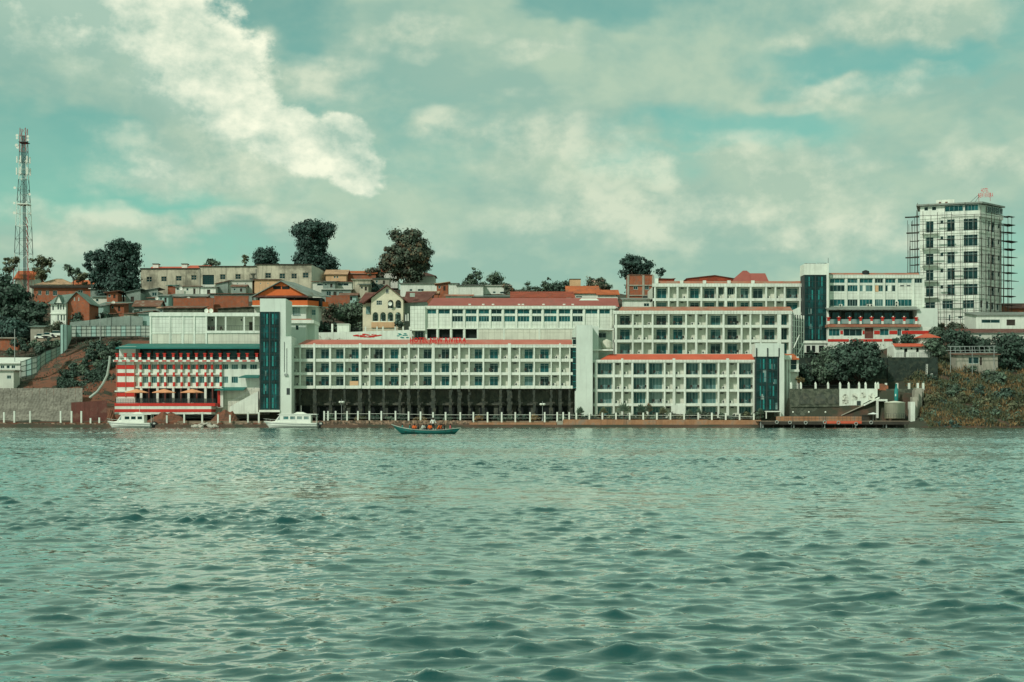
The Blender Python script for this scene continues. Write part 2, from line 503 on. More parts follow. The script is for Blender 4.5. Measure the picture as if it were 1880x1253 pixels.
mat('leaf_blossom', (0.078, 0.104, 0.065), 0.75, 0.25, 0.4, island=0.6, spec=0.25, col2=(0.30, 0.19, 0.15), mottle=(0.52, 0.64, 0.8))
mat('dry_scrub', (0.23, 0.15, 0.068), 0.9, 0.3, 0.3, island=0.5, spec=0.15, col2=(0.085, 0.098, 0.050), mottle=(0.42, 0.58, 0.14))
mat('ground_earth', (0.095, 0.060, 0.040), 0.95, 0.3, 0.25, bump=0.1, col2=(0.045, 0.052, 0.034), mottle=(0.42, 0.58, 0.16))
mat('red_earth', (0.20, 0.085, 0.050), 0.95, 0.25, 0.5, bump=0.1, col2=(0.10, 0.06, 0.04), mottle=(0.48, 0.62, 0.5))
mat('orange_earth', (0.33, 0.125, 0.065), 0.95, 0.25, 0.5, bump=0.1, col2=(0.2, 0.1, 0.06), mottle=(0.48, 0.62, 0.7))
mat_glass('glass_teal', (0.007, 0.085, 0.085))
mat_glass('glass_dark', (0.006, 0.035, 0.034))
mat_glass('glass_curtain', (0.012, 0.085, 0.085), curtain=(0.12, 0.25, 0.235))
mat_glass('glass_pale', (0.06, 0.17, 0.16), curtain=(0.30, 0.40, 0.36))
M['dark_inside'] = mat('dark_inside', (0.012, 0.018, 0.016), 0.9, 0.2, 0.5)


# ------------------------------------------------------------------ water
def wave_tile(size, n, lam0, slope_rms, seed, wind=(0.25, 1.0), lmin=0.0):
    """random wind-sea height tile from a spectrum peaked at wavelength lam0"""
    rng = np.random.default_rng(seed)
    k = 2 * np.pi * np.fft.fftfreq(n, size / n)
    kx, ky = np.meshgrid(k, k, indexing='ij')
    kk = np.hypot(kx, ky); kk[0, 0] = 1
    k0 = 2 * np.pi / lam0
    wd = np.array(wind) / np.hypot(*wind)
    cosd = (kx * wd[0] + ky * wd[1]) / kk
    S = kk ** -4.0 * np.exp(-1.25 * (k0 / kk) ** 2) * (0.05 + 0.95 * cosd ** 4)
    if lmin:
        S *= np.exp(-(kk * lmin / 6.28) ** 2)
    S[0, 0] = 0
    amp = np.sqrt(S) * (rng.normal(size=(n, n)) + 1j * rng.normal(size=(n, n)))
    h = np.fft.ifft2(amp).real
    sx = np.gradient(h, size / n, axis=0); sy = np.gradient(h, size / n, axis=1)
    f = slope_rms / np.sqrt((sx ** 2 + sy ** 2).mean())
    return h * f


def sample(tile, size, x, y):
    n = tile.shape[0]
    u = (x / size * n) % n; v = (y / size * n) % n
    i = np.floor(u).astype(int); j = np.floor(v).astype(int)
    a = u - i; b = v - j
    i %= n; j %= n
    i1 = (i + 1) % n; j1 = (j + 1) % n
    return tile[i, j] * (1 - a) * (1 - b) + tile[i1, j] * a * (1 - b) + tile[i, j1] * (1 - a) * b + tile[i1, j1] * a * b


T1 = wave_tile(27.0, 512, 0.72, 0.145, 3, (0.16, 1.0), 0.16)
T2 = wave_tile(9.7, 512, 0.27, 0.085, 8, (-0.30, 1.0), 0.075)
T3 = wave_tile(173.0, 512, 5.0, 0.026, 5, (0.5, 1.0), 1.5)
GUST = wave_tile(140.0, 256, 40.0, 1.0, 21, (0.2, 1.0), 6.0)
GUST = GUST / GUST.std()


def water_z(x, y):
    g = np.clip(0.95 + 0.28 * sample(GUST, 140.0, x + 20, y * 1.0), 0.45, 1.6)
    h = (sample(T1, 27.0, x + 0.21 * y, y - 0.17 * x) + sample(T2, 9.7, x - 0.3 * y, y + 0.3 * x)) * g
    s = 2.8 * T1.std()
    return s * (np.exp(np.clip(h / s, -3, 1.6)) - 1) + sample(T3, 173.0, x, y)        # peaked crests, flat troughs


def make_water():
    V, Fc = [], []
    base = 0

    def patch(x0, x1, dx, y0, y1, dy, flat=None):
        nonlocal base
        nx, ny = int(round((x1 - x0) / dx)) + 1, int(round((y1 - y0) / dy)) + 1
        gx, gy = np.meshgrid(np.linspace(x0, x1, nx), np.linspace(y0, y1, ny), indexing='ij')
        gz = water_z(gx, gy) if flat is None else np.full_like(gx, flat)
        V.append(np.stack([gx, gy, gz], -1).reshape(-1, 3))
        ii, jj = np.meshgrid(np.arange(nx - 1), np.arange(ny - 1), indexing='ij')
        a = (ii * ny + jj).ravel() + base
        Fc.append(np.stack([a, a + ny, a + ny + 1, a + 1], -1))
        base += nx * ny

    bands = ((6, 16, 8, 0.034, 0.042), (16, 32, 14, 0.05, 0.06), (32, 64, 26, 0.09, 0.10), (64, 130, 52, 0.18, 0.18), (130, 304, 130, 0.45, 0.45))
    for y0, y1, hw, ddx, ddy in bands:
        patch(-hw, hw, ddx, y0, y1, ddy)
        for x0, x1 in ((-700, -hw), (hw, 700)):
            patch(x0, x1, (x1 - x0) / 4, y0, y1 + (26 if y1 == 304 else 0), (y1 - y0) / 4, flat=-0.02)
    patch(-8, 8, 0.3, -12, 6, 0.3)
    for x0, x1, y0, y1 in ((-700, -8, -400, 6), (8, 700, -400, 6), (-8, 8, -400, -12)):
        patch(x0, x1, (x1 - x0) / 4, y0, y1, (y1 - y0) / 4, flat=-0.02)
    V, Fc = np.concatenate(V), np.concatenate(Fc)
    me = bpy.data.meshes.new('water')
    me.vertices.add(len(V)); me.vertices.foreach_set('co', V.astype(np.float32).ravel())
    me.loops.add(Fc.size); me.loops.foreach_set('vertex_index', Fc.astype(np.int32).ravel())
    me.polygons.add(len(Fc)); me.polygons.foreach_set('loop_start', np.arange(0, Fc.size, 4, dtype=np.int32))
    me.polygons.foreach_set('use_smooth', np.ones(len(Fc), bool))
    me.update(calc_edges=True)
    m = bpy.data.materials.new('lake_water'); m.use_nodes = True
    t = NT(m.node_tree)
    P = t.n('ShaderNodeNewGeometry').outputs['Position']
    n1 = t.noise(t.scale(P, (0.7, 1.5, 1.0)), 2.6, 2.0, 0.5)
    n2 = t.noise(t.scale(P, (0.8, 1.7, 1.0)), 0.9, 4.0, 0.6)
    h = t.m('ADD', t.m('MULTIPLY', n1, 0.8), n2)
    sy = t.n('ShaderNodeSeparateXYZ', {0: P}).outputs[1]
    far = t.n('ShaderNodeMapRange', {0: sy, 1: 30.0, 2: 110.0, 3: 0.0, 4: 1.0}).outputs[0]      # the breeze is stronger over the open middle of the lake
    n3 = t.noise(t.scale(P, (0.6, 1.3, 1.0)), 1.5, 3.0, 0.55)
    h = t.m('ADD', h, t.m('MULTIPLY', t.m('MULTIPLY', n3, far), 6.0))
    bm = t.n('ShaderNodeBump', {'Height': h, 'Strength': 0.36, 'Distance': 0.065})
    fr = t.n('ShaderNodeFresnel', {'IOR': 1.9, 'Normal': bm.outputs[0]}).outputs[0]
    fac = t.n('ShaderNodeMapRange', {0: fr, 1: 0.095, 2: 0.57, 3: 0.015, 4: 0.93}).outputs[0]
    body = t.n('ShaderNodeBsdfDiffuse', {'Color': (0.005, 0.056, 0.054), 'Normal': bm.outputs[0]})
    gl = t.n('ShaderNodeBsdfGlossy', {'Color': (0.93, 1.0, 0.95), 'Roughness': 0.06, 'Normal': bm.outputs[0]})
    bs = t.n('ShaderNodeMixShader', {0: fac, 1: body.outputs[0], 2: gl.outputs[0]})
    t.n('ShaderNodeOutputMaterial', {0: bs.outputs[0]})
    me.materials.append(m)
    o = bpy.data.objects.new('water', me); C.objects.link(o)
    tag(o, 'wind-rippled teal lake water in front of the shore', 'water', kind='structure')


make_water()

# ------------------------------------------------------------------ terrain: profiles of (depth, height) at several x
PROF = [
    (-400, [(290, -3), (300, 0.9), (308, 1.6), (316, 7.5), (325, 10), (345, 16.5), (375, 24), (410, 34), (440, 39.5), (520, 42)]),
    (-112, [(290, -3), (300, 0.9), (308, 1.6), (316, 7.0), (325, 10), (345, 17.0), (375, 25), (410, 34.5), (440, 40), (520, 42)]),
    (-96, [(290, -3), (300, 0.7), (308, 1.8), (322, 8.5), (336, 15.5), (348, 21.5), (375, 26), (410, 35), (440, 40.5), (520, 42)]),
    (-86, [(290, -3), (300, 0.7), (309, 1.8), (322, 6.0), (337, 17.5), (348, 21.5), (375, 27), (410, 36), (440, 41), (520, 42)]),
    (-76, [(290, -3), (300, 0.7), (329, 2.0), (337, 19.0), (348, 22), (375, 28.5), (410, 37), (440, 41.5), (520, 42)]),
    (-20, [(290, -3), (299.5, 0.7), (329, 1.6), (336, 19.0), (350, 21.0), (365, 24), (385, 31), (412, 38), (440, 42), (520, 43)]),
    (14, [(290, -3), (299.5, 0.7), (329, 1.6), (336, 19.0), (352, 21.0), (365, 25), (385, 31), (412, 38), (440, 42), (520, 43)]),
    (24, [(290, -3), (299.5, 0.7), (327, 1.6), (333, 16), (352, 17.0), (356, 28), (378, 30), (412, 37), (440, 41), (520, 42)]),
    (60, [(290, -3), (299.5, 0.7), (327, 1.6), (333, 16), (352, 17.0), (356, 28), (378, 30), (412, 36), (440, 40), (520, 41)]),
    (68, [(290, -3), (299.5, 0.7), (308.6, 1.3), (309.4, 8.0), (321, 8.3), (323, 15.6), (352, 16.0), (357, 19), (378, 26), (412, 34), (440, 38), (520, 39)]),
    (84, [(290, -3), (299.5, 0.7), (308.6, 1.3), (309.4, 8.0), (321, 8.3), (323, 15.0), (352, 16.0), (357, 19), (378, 26), (412, 33), (440, 36), (520, 37)]),
    (92, [(290, -2), (297, 0.0), (302, 2.2), (312, 7), (325, 13), (345, 17.5), (360, 22), (372, 26.5), (412, 31), (440, 33), (520, 34)]),
    (118, [(290, -2), (296, -0.3), (301, 1.4), (312, 6), (330, 13.0), (345, 17.5), (358, 24), (372, 26.8), (412, 30), (440, 32), (520, 33)]),
    (400, [(290, -2), (296, -0.3), (301, 1.4), (312, 6), (330, 13.0), (345, 17.5), (358, 24), (372, 26.8), (412, 29), (440, 31), (520, 32)]),
]


def terrain_z(x, y):
    xs = [p[0] for p in PROF]
    x = min(max(x, xs[0]), xs[-1])
    for (xa, pa), (xb, pb) in zip(PROF, PROF[1:]):
        if xa <= x <= xb:
            za = np.interp(y, [q[0] for q in pa], [q[1] for q in pa])
            zb = np.interp(y, [q[0] for q in pb], [q[1] for q in pb])
            t = (x - xa) / (xb - xa)
            return float(za * (1 - t) + zb * t)
    return 0.0


def make_terrain():
    xs = sorted({*[-2500, -1200, -600], *[-300 + 20 * i for i in range(8)], *np.arange(-145, 146, 2.0).tolist(), *[160 + 20 * i for i in range(8)], *[600, 1200, 2500]})
    ys = [288, 290, 292, 294] + np.arange(295, 330, 1.0).tolist() + np.arange(330, 360, 1.5).tolist() + np.arange(360, 460, 4.0).tolist() + [470, 500, 560, 700, 1000, 1600, 2600]
    rnd = random.Random(4)
    V = []
    for x in xs:
        for y in ys:
            z = terrain_z(x, y)
            if y > 300:
                z += rnd.uniform(-0.22, 0.22)
            V.append((x, y, z))
    ny = len(ys)
    Fc = [(i * ny + j, (i + 1) * ny + j, (i + 1) * ny + j + 1, i * ny + j + 1) for i in range(len(xs) - 1) for j in range(ny - 1)]
    me = bpy.data.meshes.new('terrain'); me.from_pydata(V, [], Fc)
    me.materials.append(M['ground_earth']); me.materials.append(M['red_earth'])
    for p in me.polygons:
        if -112 < p.center.x < -80 and 308 < p.center.y < 347 and (p.index * 7919) % 13 > 2:
            p.material_index = 1
    me.polygons.foreach_set('use_smooth', [True] * len(Fc))
    o = bpy.data.objects.new('terrain', me); C.objects.link(o)
    tag(o, 'brown earth hillside rising behind the waterfront', 'hillside', kind='structure')


make_terrain()


# ------------------------------------------------------------------ building helpers
def window(parent, x0, x1, z0, z1, y, nx=2, nz=1, transom=0.0, glass='glass_teal', fr='frame', bar=0.06, name='window', rec=0.10):
    """a framed window set into an opening whose wall face is at y"""
    f = MB()
    ya, yb = y + rec - 0.05, y + rec + 0.04
    f.box(x0, x0 + bar, ya, yb, z0, z1); f.box(x1 - bar, x1, ya, yb, z0, z1)
    f.box(x0 + bar, x1 - bar, ya, yb, z0, z0 + bar); f.box(x0 + bar, x1 - bar, ya, yb, z1 - bar, z1)
    b2 = bar * 0.8
    for i in range(1, nx):
        xm = x0 + (x1 - x0) * i / nx
        f.box(xm - b2 / 2, xm + b2 / 2, ya + 0.005, yb - 0.005, z0 + bar, z1 - bar)
    zt = [z0 + (z1 - z0) * j / nz for j in range(1, nz)]
    if transom:
        zt.append(z1 - transom)
    for zz in zt:
        f.box(x0 + bar, x1 - bar, ya + 0.01, yb - 0.01, zz - b2 / 2, zz + b2 / 2)
    o = f.build(name, fr, parent)
    MB().box(x0 + 0.01, x1 - 0.01, y + rec + 0.015, y + rec + 0.03, z0 + 0.01, z1 - 0.01).build('pane', glass, o)
    return o


AC_MESH = None


def ac_unit(parent, x, y, z, mat_='ac_white'):
    """outdoor air-conditioner unit, its fan a sub-part"""
    b = MB().box(x - 0.40, x + 0.40, y - 0.30, y, z + 0.05, z + 0.62)
    b.box(x - 0.34, x - 0.26, y - 0.28, y - 0.02, z, z + 0.05); b.box(x + 0.26, x + 0.34, y - 0.28, y - 0.02, z, z + 0.05)
    o = b.build('air_conditioner', mat_, parent)
    MB().tube((x - 0.1, y - 0.335, z + 0.33), (x - 0.1, y - 0.30, z + 0.33), 0.23, n=10).build('fan', 'dark_metal', o)
    return o


chair_src = None


def chair_at(x, y, z, rot, label, group):
    global chair_src
    if chair_src is None:
        b = MB().box(-0.25, 0.25, -0.25, 0.25, 0.40, 0.46)
        b.slab([(-0.25, 0.22, 0.98), (0.25, 0.22, 0.98), (0.25, 0.27, 0.98), (-0.25, 0.27, 0.98)], 0.57)
        for sx in (-1, 1):
            b.box(sx * 0.22 - 0.025, sx * 0.22 + 0.025, -0.24, -0.19, 0, 0.405).box(sx * 0.22 - 0.025, sx * 0.22 + 0.025, 0.19, 0.24, 0, 0.405).box(sx * 0.24 - 0.025, sx * 0.24 + 0.025, -0.22, 0.24, 0.62, 0.66)
            b.box(sx * 0.24 - 0.02, sx * 0.24 + 0.02, -0.23, -0.19, 0.45, 0.63)
        chair_src = b.build('balcony_chair', 'dark_wood')
        chair_src.location = (x, y, z); chair_src.rotation_euler = (0, 0, rot)
        return tag(chair_src, label, 'chair', group)
    return copy_thing(chair_src, (x, y, z), rot, label, group)


table_src = None


def table_at(x, y, z, label, group):
    global table_src
    if table_src is None:
        b = MB().lathe((0, 0, 0), [(0.18, 0), (0.03, 0.04), (0.03, 0.60), (0.30, 0.62), (0.30, 0.66)], 10)
        table_src = b.build('balcony_table', 'white_metal')
        table_src.location = (x, y, z)
        return tag(table_src, label, 'table', group)
    return copy_thing(table_src, (x, y, z), 0, label, group)


ORD = 'first second third fourth fifth sixth seventh eighth ninth tenth eleventh twelfth'.split()
ROWN = {2: ('upper', 'lower'), 3: ('top', 'middle', 'bottom'), 4: ('top', 'second', 'third', 'ground')}


def balcony_block(root, Y, cols, bays, rows, x0, x1, fascia, depth, back, name_hint, base_py=None, wall='cream_wall', face='white_paint', slabs=None, full_glass=False,
                  furnish=0.6, seed=1, side_depth=14.0, ac=True, top_only=None):
    """storeys of recessed balconies: slabs, columns, back walls, sliding doors, railings, cooling units"""
    rnd = random.Random(seed)
    Z = lambda q: PZ(q, Y)
    Xp = lambda q: PX(q, Y)
    yb = Y + depth
    # levels
    for i, (pt, pb) in enumerate(slabs):
        MB().box(Xp(x0), Xp(x1), Y - 0.12, Y + side_depth - 0.1, Z(pb), Z(pt)).build('balcony_slab', face, root)
    MB().box(Xp(x0) - 0.1, Xp(x1) + 0.1, Y - 0.30, Y + 0.25, Z(fascia[1]), Z(fascia[0])).build('fascia', 'white_tiles', root)
    top, bot = rows[0][0], rows[-1][1]
    for c0, c1, major in cols:
        pr = 0.34 if major else 0.2
        b = MB().box(Xp(c0), Xp(c1), Y - pr, Y + 0.3, Z(base_py or bot + 1), Z(top - (7.5 if major else 0)))
        b.box(Xp((c0 + c1) / 2) - 0.08, Xp((c0 + c1) / 2) + 0.08, Y + 0.3, yb, Z(base_py or bot + 1), Z(top))
        b.build('column', face, root)
    holes = []
    wins = []
    for ri, (rt, rb) in enumerate(rows):
        for bi, bay in enumerate(bays):
            b0, b1, typ = bay[:3]
            lim = bay[4] if len(bay) > 4 else 99
            if ri >= lim:
                continue
            zf, zc = Z(rb), Z(rt)
            xa, xb = Xp(b0), Xp(b1)
            if typ == 'W':
                d0, d1 = bay[3]
                h = (Xp(d0), Xp(d1), zf + 0.02, zc - (0.30 if not full_glass else 0.12))
                holes.append(h); wins.append((h, 2 if not full_glass else 4, ri, bi))
                r = MB()
                for k in range(3):
                    zz = zf + 0.95 - 0.3 * k
                    r.box(xa, xb, Y + 0.02, Y + 0.05, zz - 0.014, zz + 0.014)
                nb = max(2, int((xb - xa) / 0.9))
                for k in range(1, nb):
                    xx = xa + (xb - xa) * k / nb
                    r.box(xx - 0.012, xx + 0.012, Y + 0.02, Y + 0.05, zf, zf + 0.95)
                r.build('railing', 'dark_metal', root)
                if rnd.random() < furnish:
                    xc = (xa + xb) / 2 + rnd.uniform(-0.2, 0.5)
                    g = 'chairs on the %s balconies' % name_hint
                    ws = [q for q in bays if q[2] == 'W']
                    where = '%s glazed balcony from the left, %s row of the %s' % (ORD[ws.index(bay)], ROWN[len(rows)][ri], name_hint)
                    chair_at(xc - 0.5, Y + 0.52, zf, rnd.uniform(2.2, 3.2), 'left dark chair, ' + where, g)
                    if rnd.random() < 0.75:
                        table_at(xc + 0.22, Y + 0.48, zf, 'small pale table, ' + where, 'tables on the %s balconies' % name_hint)
                    if rnd.random() < 0.6:
                        chair_at(xc + 0.92, Y + 0.52, zf, rnd.uniform(-3.2, -2.4), 'right dark chair, ' + where, g)
            elif typ == 'G':
                h = (xa + 0.05, xb - 0.05, zf + 0.02, zc - 0.05)
                holes.append(h); wins.append((h, 2, ri, bi))
            elif typ == 'w':
                d0, d1 = bay[3]
                h = (Xp(d0), Xp(d1), zf + 1.0, zc - 0.2)
                holes.append(h); wins.append((h, 3, ri, bi))
            if typ in 'Sw':
                r = MB()
                r.box(xa, xb, Y + 0.05, Y + 0.08, zf + 0.22, zf + 0.25)
                r.build('railing', 'grey_metal', root)
                if ac and rnd.random() < 0.8:
                    xx = xb - 0.5 if rnd.random() < 0.6 else xa + 0.5
                    ac_unit(root, xx, Y + min(depth - 0.05, 0.75), zf)
                if ac and rnd.random() < 0.45:
                    MB().box((xa + xb) / 2 - 0.35, (xa + xb) / 2 + 0.35, yb - 0.14, yb - 0.01, zc - 0.42, zc - 0.18).build('vent', 'dark_metal', root)
    wl = MB()
    zb_all = Z(base_py or bot + 1)
    wl.holes(Xp(x0) + 0.05, Xp(x1) - 0.05, zb_all, Z(top) + 0.02, holes, yb, 0.2)
    ww = wl.build('back_wall', wall, root)
    for h, nx, ri, bi in wins:
        k = rnd.random()
        gl = ('glass_curtain' if k < 0.85 else 'glass_pale' if k < 0.92 else 'glass_dark') if full_glass else ('glass_teal' if k < 0.62 else 'glass_dark' if k < 0.92 else 'glass_curtain')
        if bays[bi][2] == 'W' and not full_glass:
            window(root, *h, yb, 2, 1, 0.42, gl, name='sliding_door')
        else:
            window(root, *h, yb, nx, 1, 0, gl)
    # body behind
    b = MB()
    zt = Z(top) - 0.02
    ys = Y + side_depth
    b.face([(Xp(x0), Y - 0.1, zb_all), (Xp(x0), Y - 0.1, zt), (Xp(x0), ys, zt), (Xp(x0), ys, zb_all)])
    b.face([(Xp(x1), Y - 0.1, zt), (Xp(x1), Y - 0.1, zb_all), (Xp(x1), ys, zb_all), (Xp(x1), ys, zt)])
    b.face([(Xp(x0), ys, zb_all), (Xp(x0), ys, zt), (Xp(x1), ys, zt), (Xp(x1), ys, zb_all)])
    b.face([(Xp(x0), Y - 0.1, zt), (Xp(x1), Y - 0.1, zt), (Xp(x1), ys, zt), (Xp(x0), ys, zt)])
    b.build('side_wall', wall, root)


def strip_roof(root, Y, x0, x1, py_front, py_back, rise_depth, matn, side=0.0, name='roof'):
    """a low metal roof rising backwards from a fascia"""
    zf, zb = PZ(py_front, Y), PZ(py_back, Y + rise_depth)
    MB().slab([(PX(x0, Y), Y + 0.26, zf), (PX(x1, Y), Y + 0.26, zf), (PX(x1, Y), Y + rise_depth, zb), (PX(x0 + side, Y), Y + rise_depth, zb)], 0.12).build(name, matn, root)


def glass_shaft(root, Y, x0, x1, pt, pb, nx, nz, depth=5.0, name='glass_shaft'):
    """curtain-glass lift shaft: recessed dark glass panes in a grid of bars, the cars and rails showing pale"""
    xa, xb, za, zb = PX(x0, Y), PX(x1, Y), PZ(pb, Y), PZ(pt, Y)
    for i in range(nx):
        for j in range(nz):
            a, b = xa + (xb - xa) * i / nx, xa + (xb - xa) * (i + 1) / nx
            c, d = za + (zb - za) * j / nz, za + (zb - za) * (j + 1) / nz
            MB().box(a + 0.02, b - 0.02, Y + 0.03, Y + 0.06, c + 0.02, d - 0.02).build('pane', 'glass_dark', root)
    f = MB()
    for i in range(nx + 1):
        xm = xa + (xb - xa) * i / nx
        wd = 0.10 if i in (0, nx) or i * 2 == nx else 0.035
        f.box(xm - wd, xm + wd, Y - 0.06, Y + 0.08, za, zb)
    f.build('mullion', 'dark_metal', root)
    f = MB()
    for j in range(nz + 1):
        zz = za + (zb - za) * j / nz
        f.box(xa, xb, Y - 0.03, Y + 0.075, zz - 0.03, zz + 0.03)
    f.build('transom', 'dark_metal', root)
    MB().box(xa, xb, Y + 0.1, Y + depth, za, zb).build('shaft_body', 'dark_metal', root)
    for t in (0.22, 0.36, 0.66, 0.80):
        xm = xa + (xb - xa) * t
        for j in range(0, nz - 1, 2):
            c = za + (zb - za) * (j + 0.25) / nz; d = za + (zb - za) * (j + 1.7) / nz
            MB().box(xm - 0.16, xm + 0.16, Y + 0.005, Y + 0.028, c, d).build('lift_rail', 'glass_teal' if (j // 2 + int(t * 10)) % 3 else 'teal_paint', root)


def text_letters(root, text, x, y, z, h, width, matn, thick=0.12, rot=None, name='letter', bold=0.03):
    """raised letters, one mesh each"""
    pen = 0.0
    objs = []
    for ch in text:
        if ch == ' ':
            pen += 0.32; continue
        cu = bpy.data.curves.new('letter', 'FONT')
        cu.body = ch; cu.size = 1.0; cu.extrude = 0.06; cu.offset = bold; cu.resolution_u = 2
        tmp = bpy.data.objects.new('letter_tmp', cu); C.objects.link(tmp)
        dg = bpy.context.evaluated_depsgraph_get()
        me = bpy.data.meshes.new_from_object(tmp.evaluated_get(dg))
        bpy.data.objects.remove(tmp); bpy.data.curves.remove(cu)
        co = np.empty(len(me.vertices) * 3); me.vertices.foreach_get('co', co); co = co.reshape(-1, 3)
        wd = co[:, 0].max()
        objs.append((me, co, pen)); pen += wd + 0.10
    s = width / pen
    sv = h / 0.70
    o = ORG.get(root, Vector((0, 0, 0)))
    for me, co, p in objs:
        nc = np.stack([x + (co[:, 0] + p) * s - o.x, y - co[:, 2] * thick / 0.06 - o.y, z + co[:, 1] * sv - o.z], -1)
        me.vertices.foreach_set('co', nc.astype(np.float32).ravel()); me.update()
        me.materials.clear(); me.materials.append(M[matn])
        ob = bpy.data.objects.new(name, me); C.objects.link(ob); ob.parent = root


# ------------------------------------------------------------------ the long three-storey wing over the stone undercroft
def wing_long():
    Y = 312.0
    r = thing('hotel_wing', 'long white three-storey hotel wing standing on dark stone columns, red letters on its roof', 'building', (PX(800, Y), Y, PZ(765, Y)))
    cols = [(534.5, 537, 0), (550, 552.5, 0), (575.5, 579, 1), (604.5, 608, 0), (631, 633.5, 0), (659, 663.5, 1), (677.5, 680, 0), (703, 706, 0), (733, 736, 0), (749, 752.5, 1),
            (767, 769.5, 0), (793, 798, 1), (825.5, 829, 0), (841, 845, 1), (860, 862.5, 0), (886, 889, 0), (917, 920, 0), (932.5, 938, 1), (952.5, 955, 0), (979.5, 982, 0), (1011, 1013, 0),
            (1026.5, 1029.5, 1), (1045, 1047, 0)]
    bays = [(537, 550, 'S'), (552.5, 575.5, 'W', (560, 575)), (579, 604.5, 'W', (588, 603)), (608, 631, 'W', (615.5, 630)), (633.5, 659, 'W', (644, 658.5)), (663.5, 677.5, 'S'),
            (680, 703, 'W', (687.5, 702.5)), (706, 733, 'W', (716, 730.5)), (736, 749, 'S'), (752.5, 767, 'S'), (769.5, 793, 'W', (777, 792)), (798, 825.5, 'W', (810, 824.5)), (829, 841, 'S'),
            (845, 860, 'S'), (862.5, 886, 'W', (871, 885)), (889, 917, 'W', (899, 914.5)), (920, 932.5, 'S'), (938, 952.5, 'S'), (955, 979.5, 'W', (963, 978.5)), (982, 1011, 'W', (992, 1008)),
            (1013, 1026.5, 'S'), (1029.5, 1045, 'S'), (1047, 1056, 'G')]
    rows = [(638.5, 659), (664.5, 684), (689, 708.5)]
    slabs = [(659, 664.5), (684, 689), (708.5, 714)]
    balcony_block(r, Y, cols, bays, rows, 534.5, 1057, (633, 638.6), 1.15, None, 'long wing', base_py=713.5, slabs=slabs, seed=5, side_depth=18)
    strip_roof(r, Y, 545, 1051, 633.5, 624, 3.2, 'pink_roof', side=14)
    # teal glazed corner
    MB().box(PX(1051.5, Y), PX(1057.6, Y), Y - 0.25, Y - 0.13, PZ(714, Y), PZ(624, Y)).build('corner_glazing', 'glass_dark', r)
    f = MB()
    for q in range(624, 714, 11):
        f.box(PX(1051.3, Y), PX(1057.8, Y), Y - 0.30, Y - 0.25, PZ(q + 0.5, Y), PZ(q - 0.4, Y))
    f.build('glazing_bar', 'teal_paint', r)
    MB().box(PX(1050, Y), PX(1059, Y), Y - 0.6, Y + 1, PZ(622.5, Y), PZ(620, Y)).build('corner_cap', 'dark_metal', r)
    # undercroft: rough stone columns, ledge and retaining wall
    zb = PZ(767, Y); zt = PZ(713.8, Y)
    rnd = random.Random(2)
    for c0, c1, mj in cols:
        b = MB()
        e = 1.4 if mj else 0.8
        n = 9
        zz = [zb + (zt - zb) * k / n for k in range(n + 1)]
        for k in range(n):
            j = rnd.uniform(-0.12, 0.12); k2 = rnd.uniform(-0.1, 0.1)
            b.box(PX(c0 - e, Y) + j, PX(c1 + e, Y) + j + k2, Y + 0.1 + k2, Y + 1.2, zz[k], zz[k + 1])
        b.build('stone_column', 'shaded_stone', r)
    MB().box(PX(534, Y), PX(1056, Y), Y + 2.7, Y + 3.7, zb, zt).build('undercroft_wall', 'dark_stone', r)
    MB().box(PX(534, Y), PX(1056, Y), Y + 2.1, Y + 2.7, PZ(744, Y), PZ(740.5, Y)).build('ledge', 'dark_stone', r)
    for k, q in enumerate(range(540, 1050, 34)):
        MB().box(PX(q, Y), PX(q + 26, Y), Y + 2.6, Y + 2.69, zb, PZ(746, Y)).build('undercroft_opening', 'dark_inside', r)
    # the roof sign
    s = thing('roof_sign', 'red capital letters HOTEL NEW RIVIERA standing on the long wing roof edge', 'sign', (PX(805, Y - 0.6), Y - 0.2, PZ(631, Y)))
    text_letters(s, 'HOTEL NEW RIVIERA', PX(753, Y), Y - 0.55, PZ(629.3, Y), 1.06, PX(857, Y) - PX(753, Y), 'red_letter')
    f = MB()
    for q in range(757, 856, 16):
        f.box(PX(q, Y) - 0.02, PX(q, Y) + 0.02, Y - 0.40, Y + 0.3, PZ(634, Y), PZ(624, Y))
    f.build('sign_frame', 'red_metal', s)
    # pink cloth hung over one railing
    o = MB().box(PX(642, Y), PX(658, Y), Y - 0.03, Y + 0.0, PZ(708, Y), PZ(700, Y)).build('hung_cloth', 'peach_wall')
    tag(o, 'peach cloth hung over a balcony railing on the lowest row', 'cloth')


wing_long()


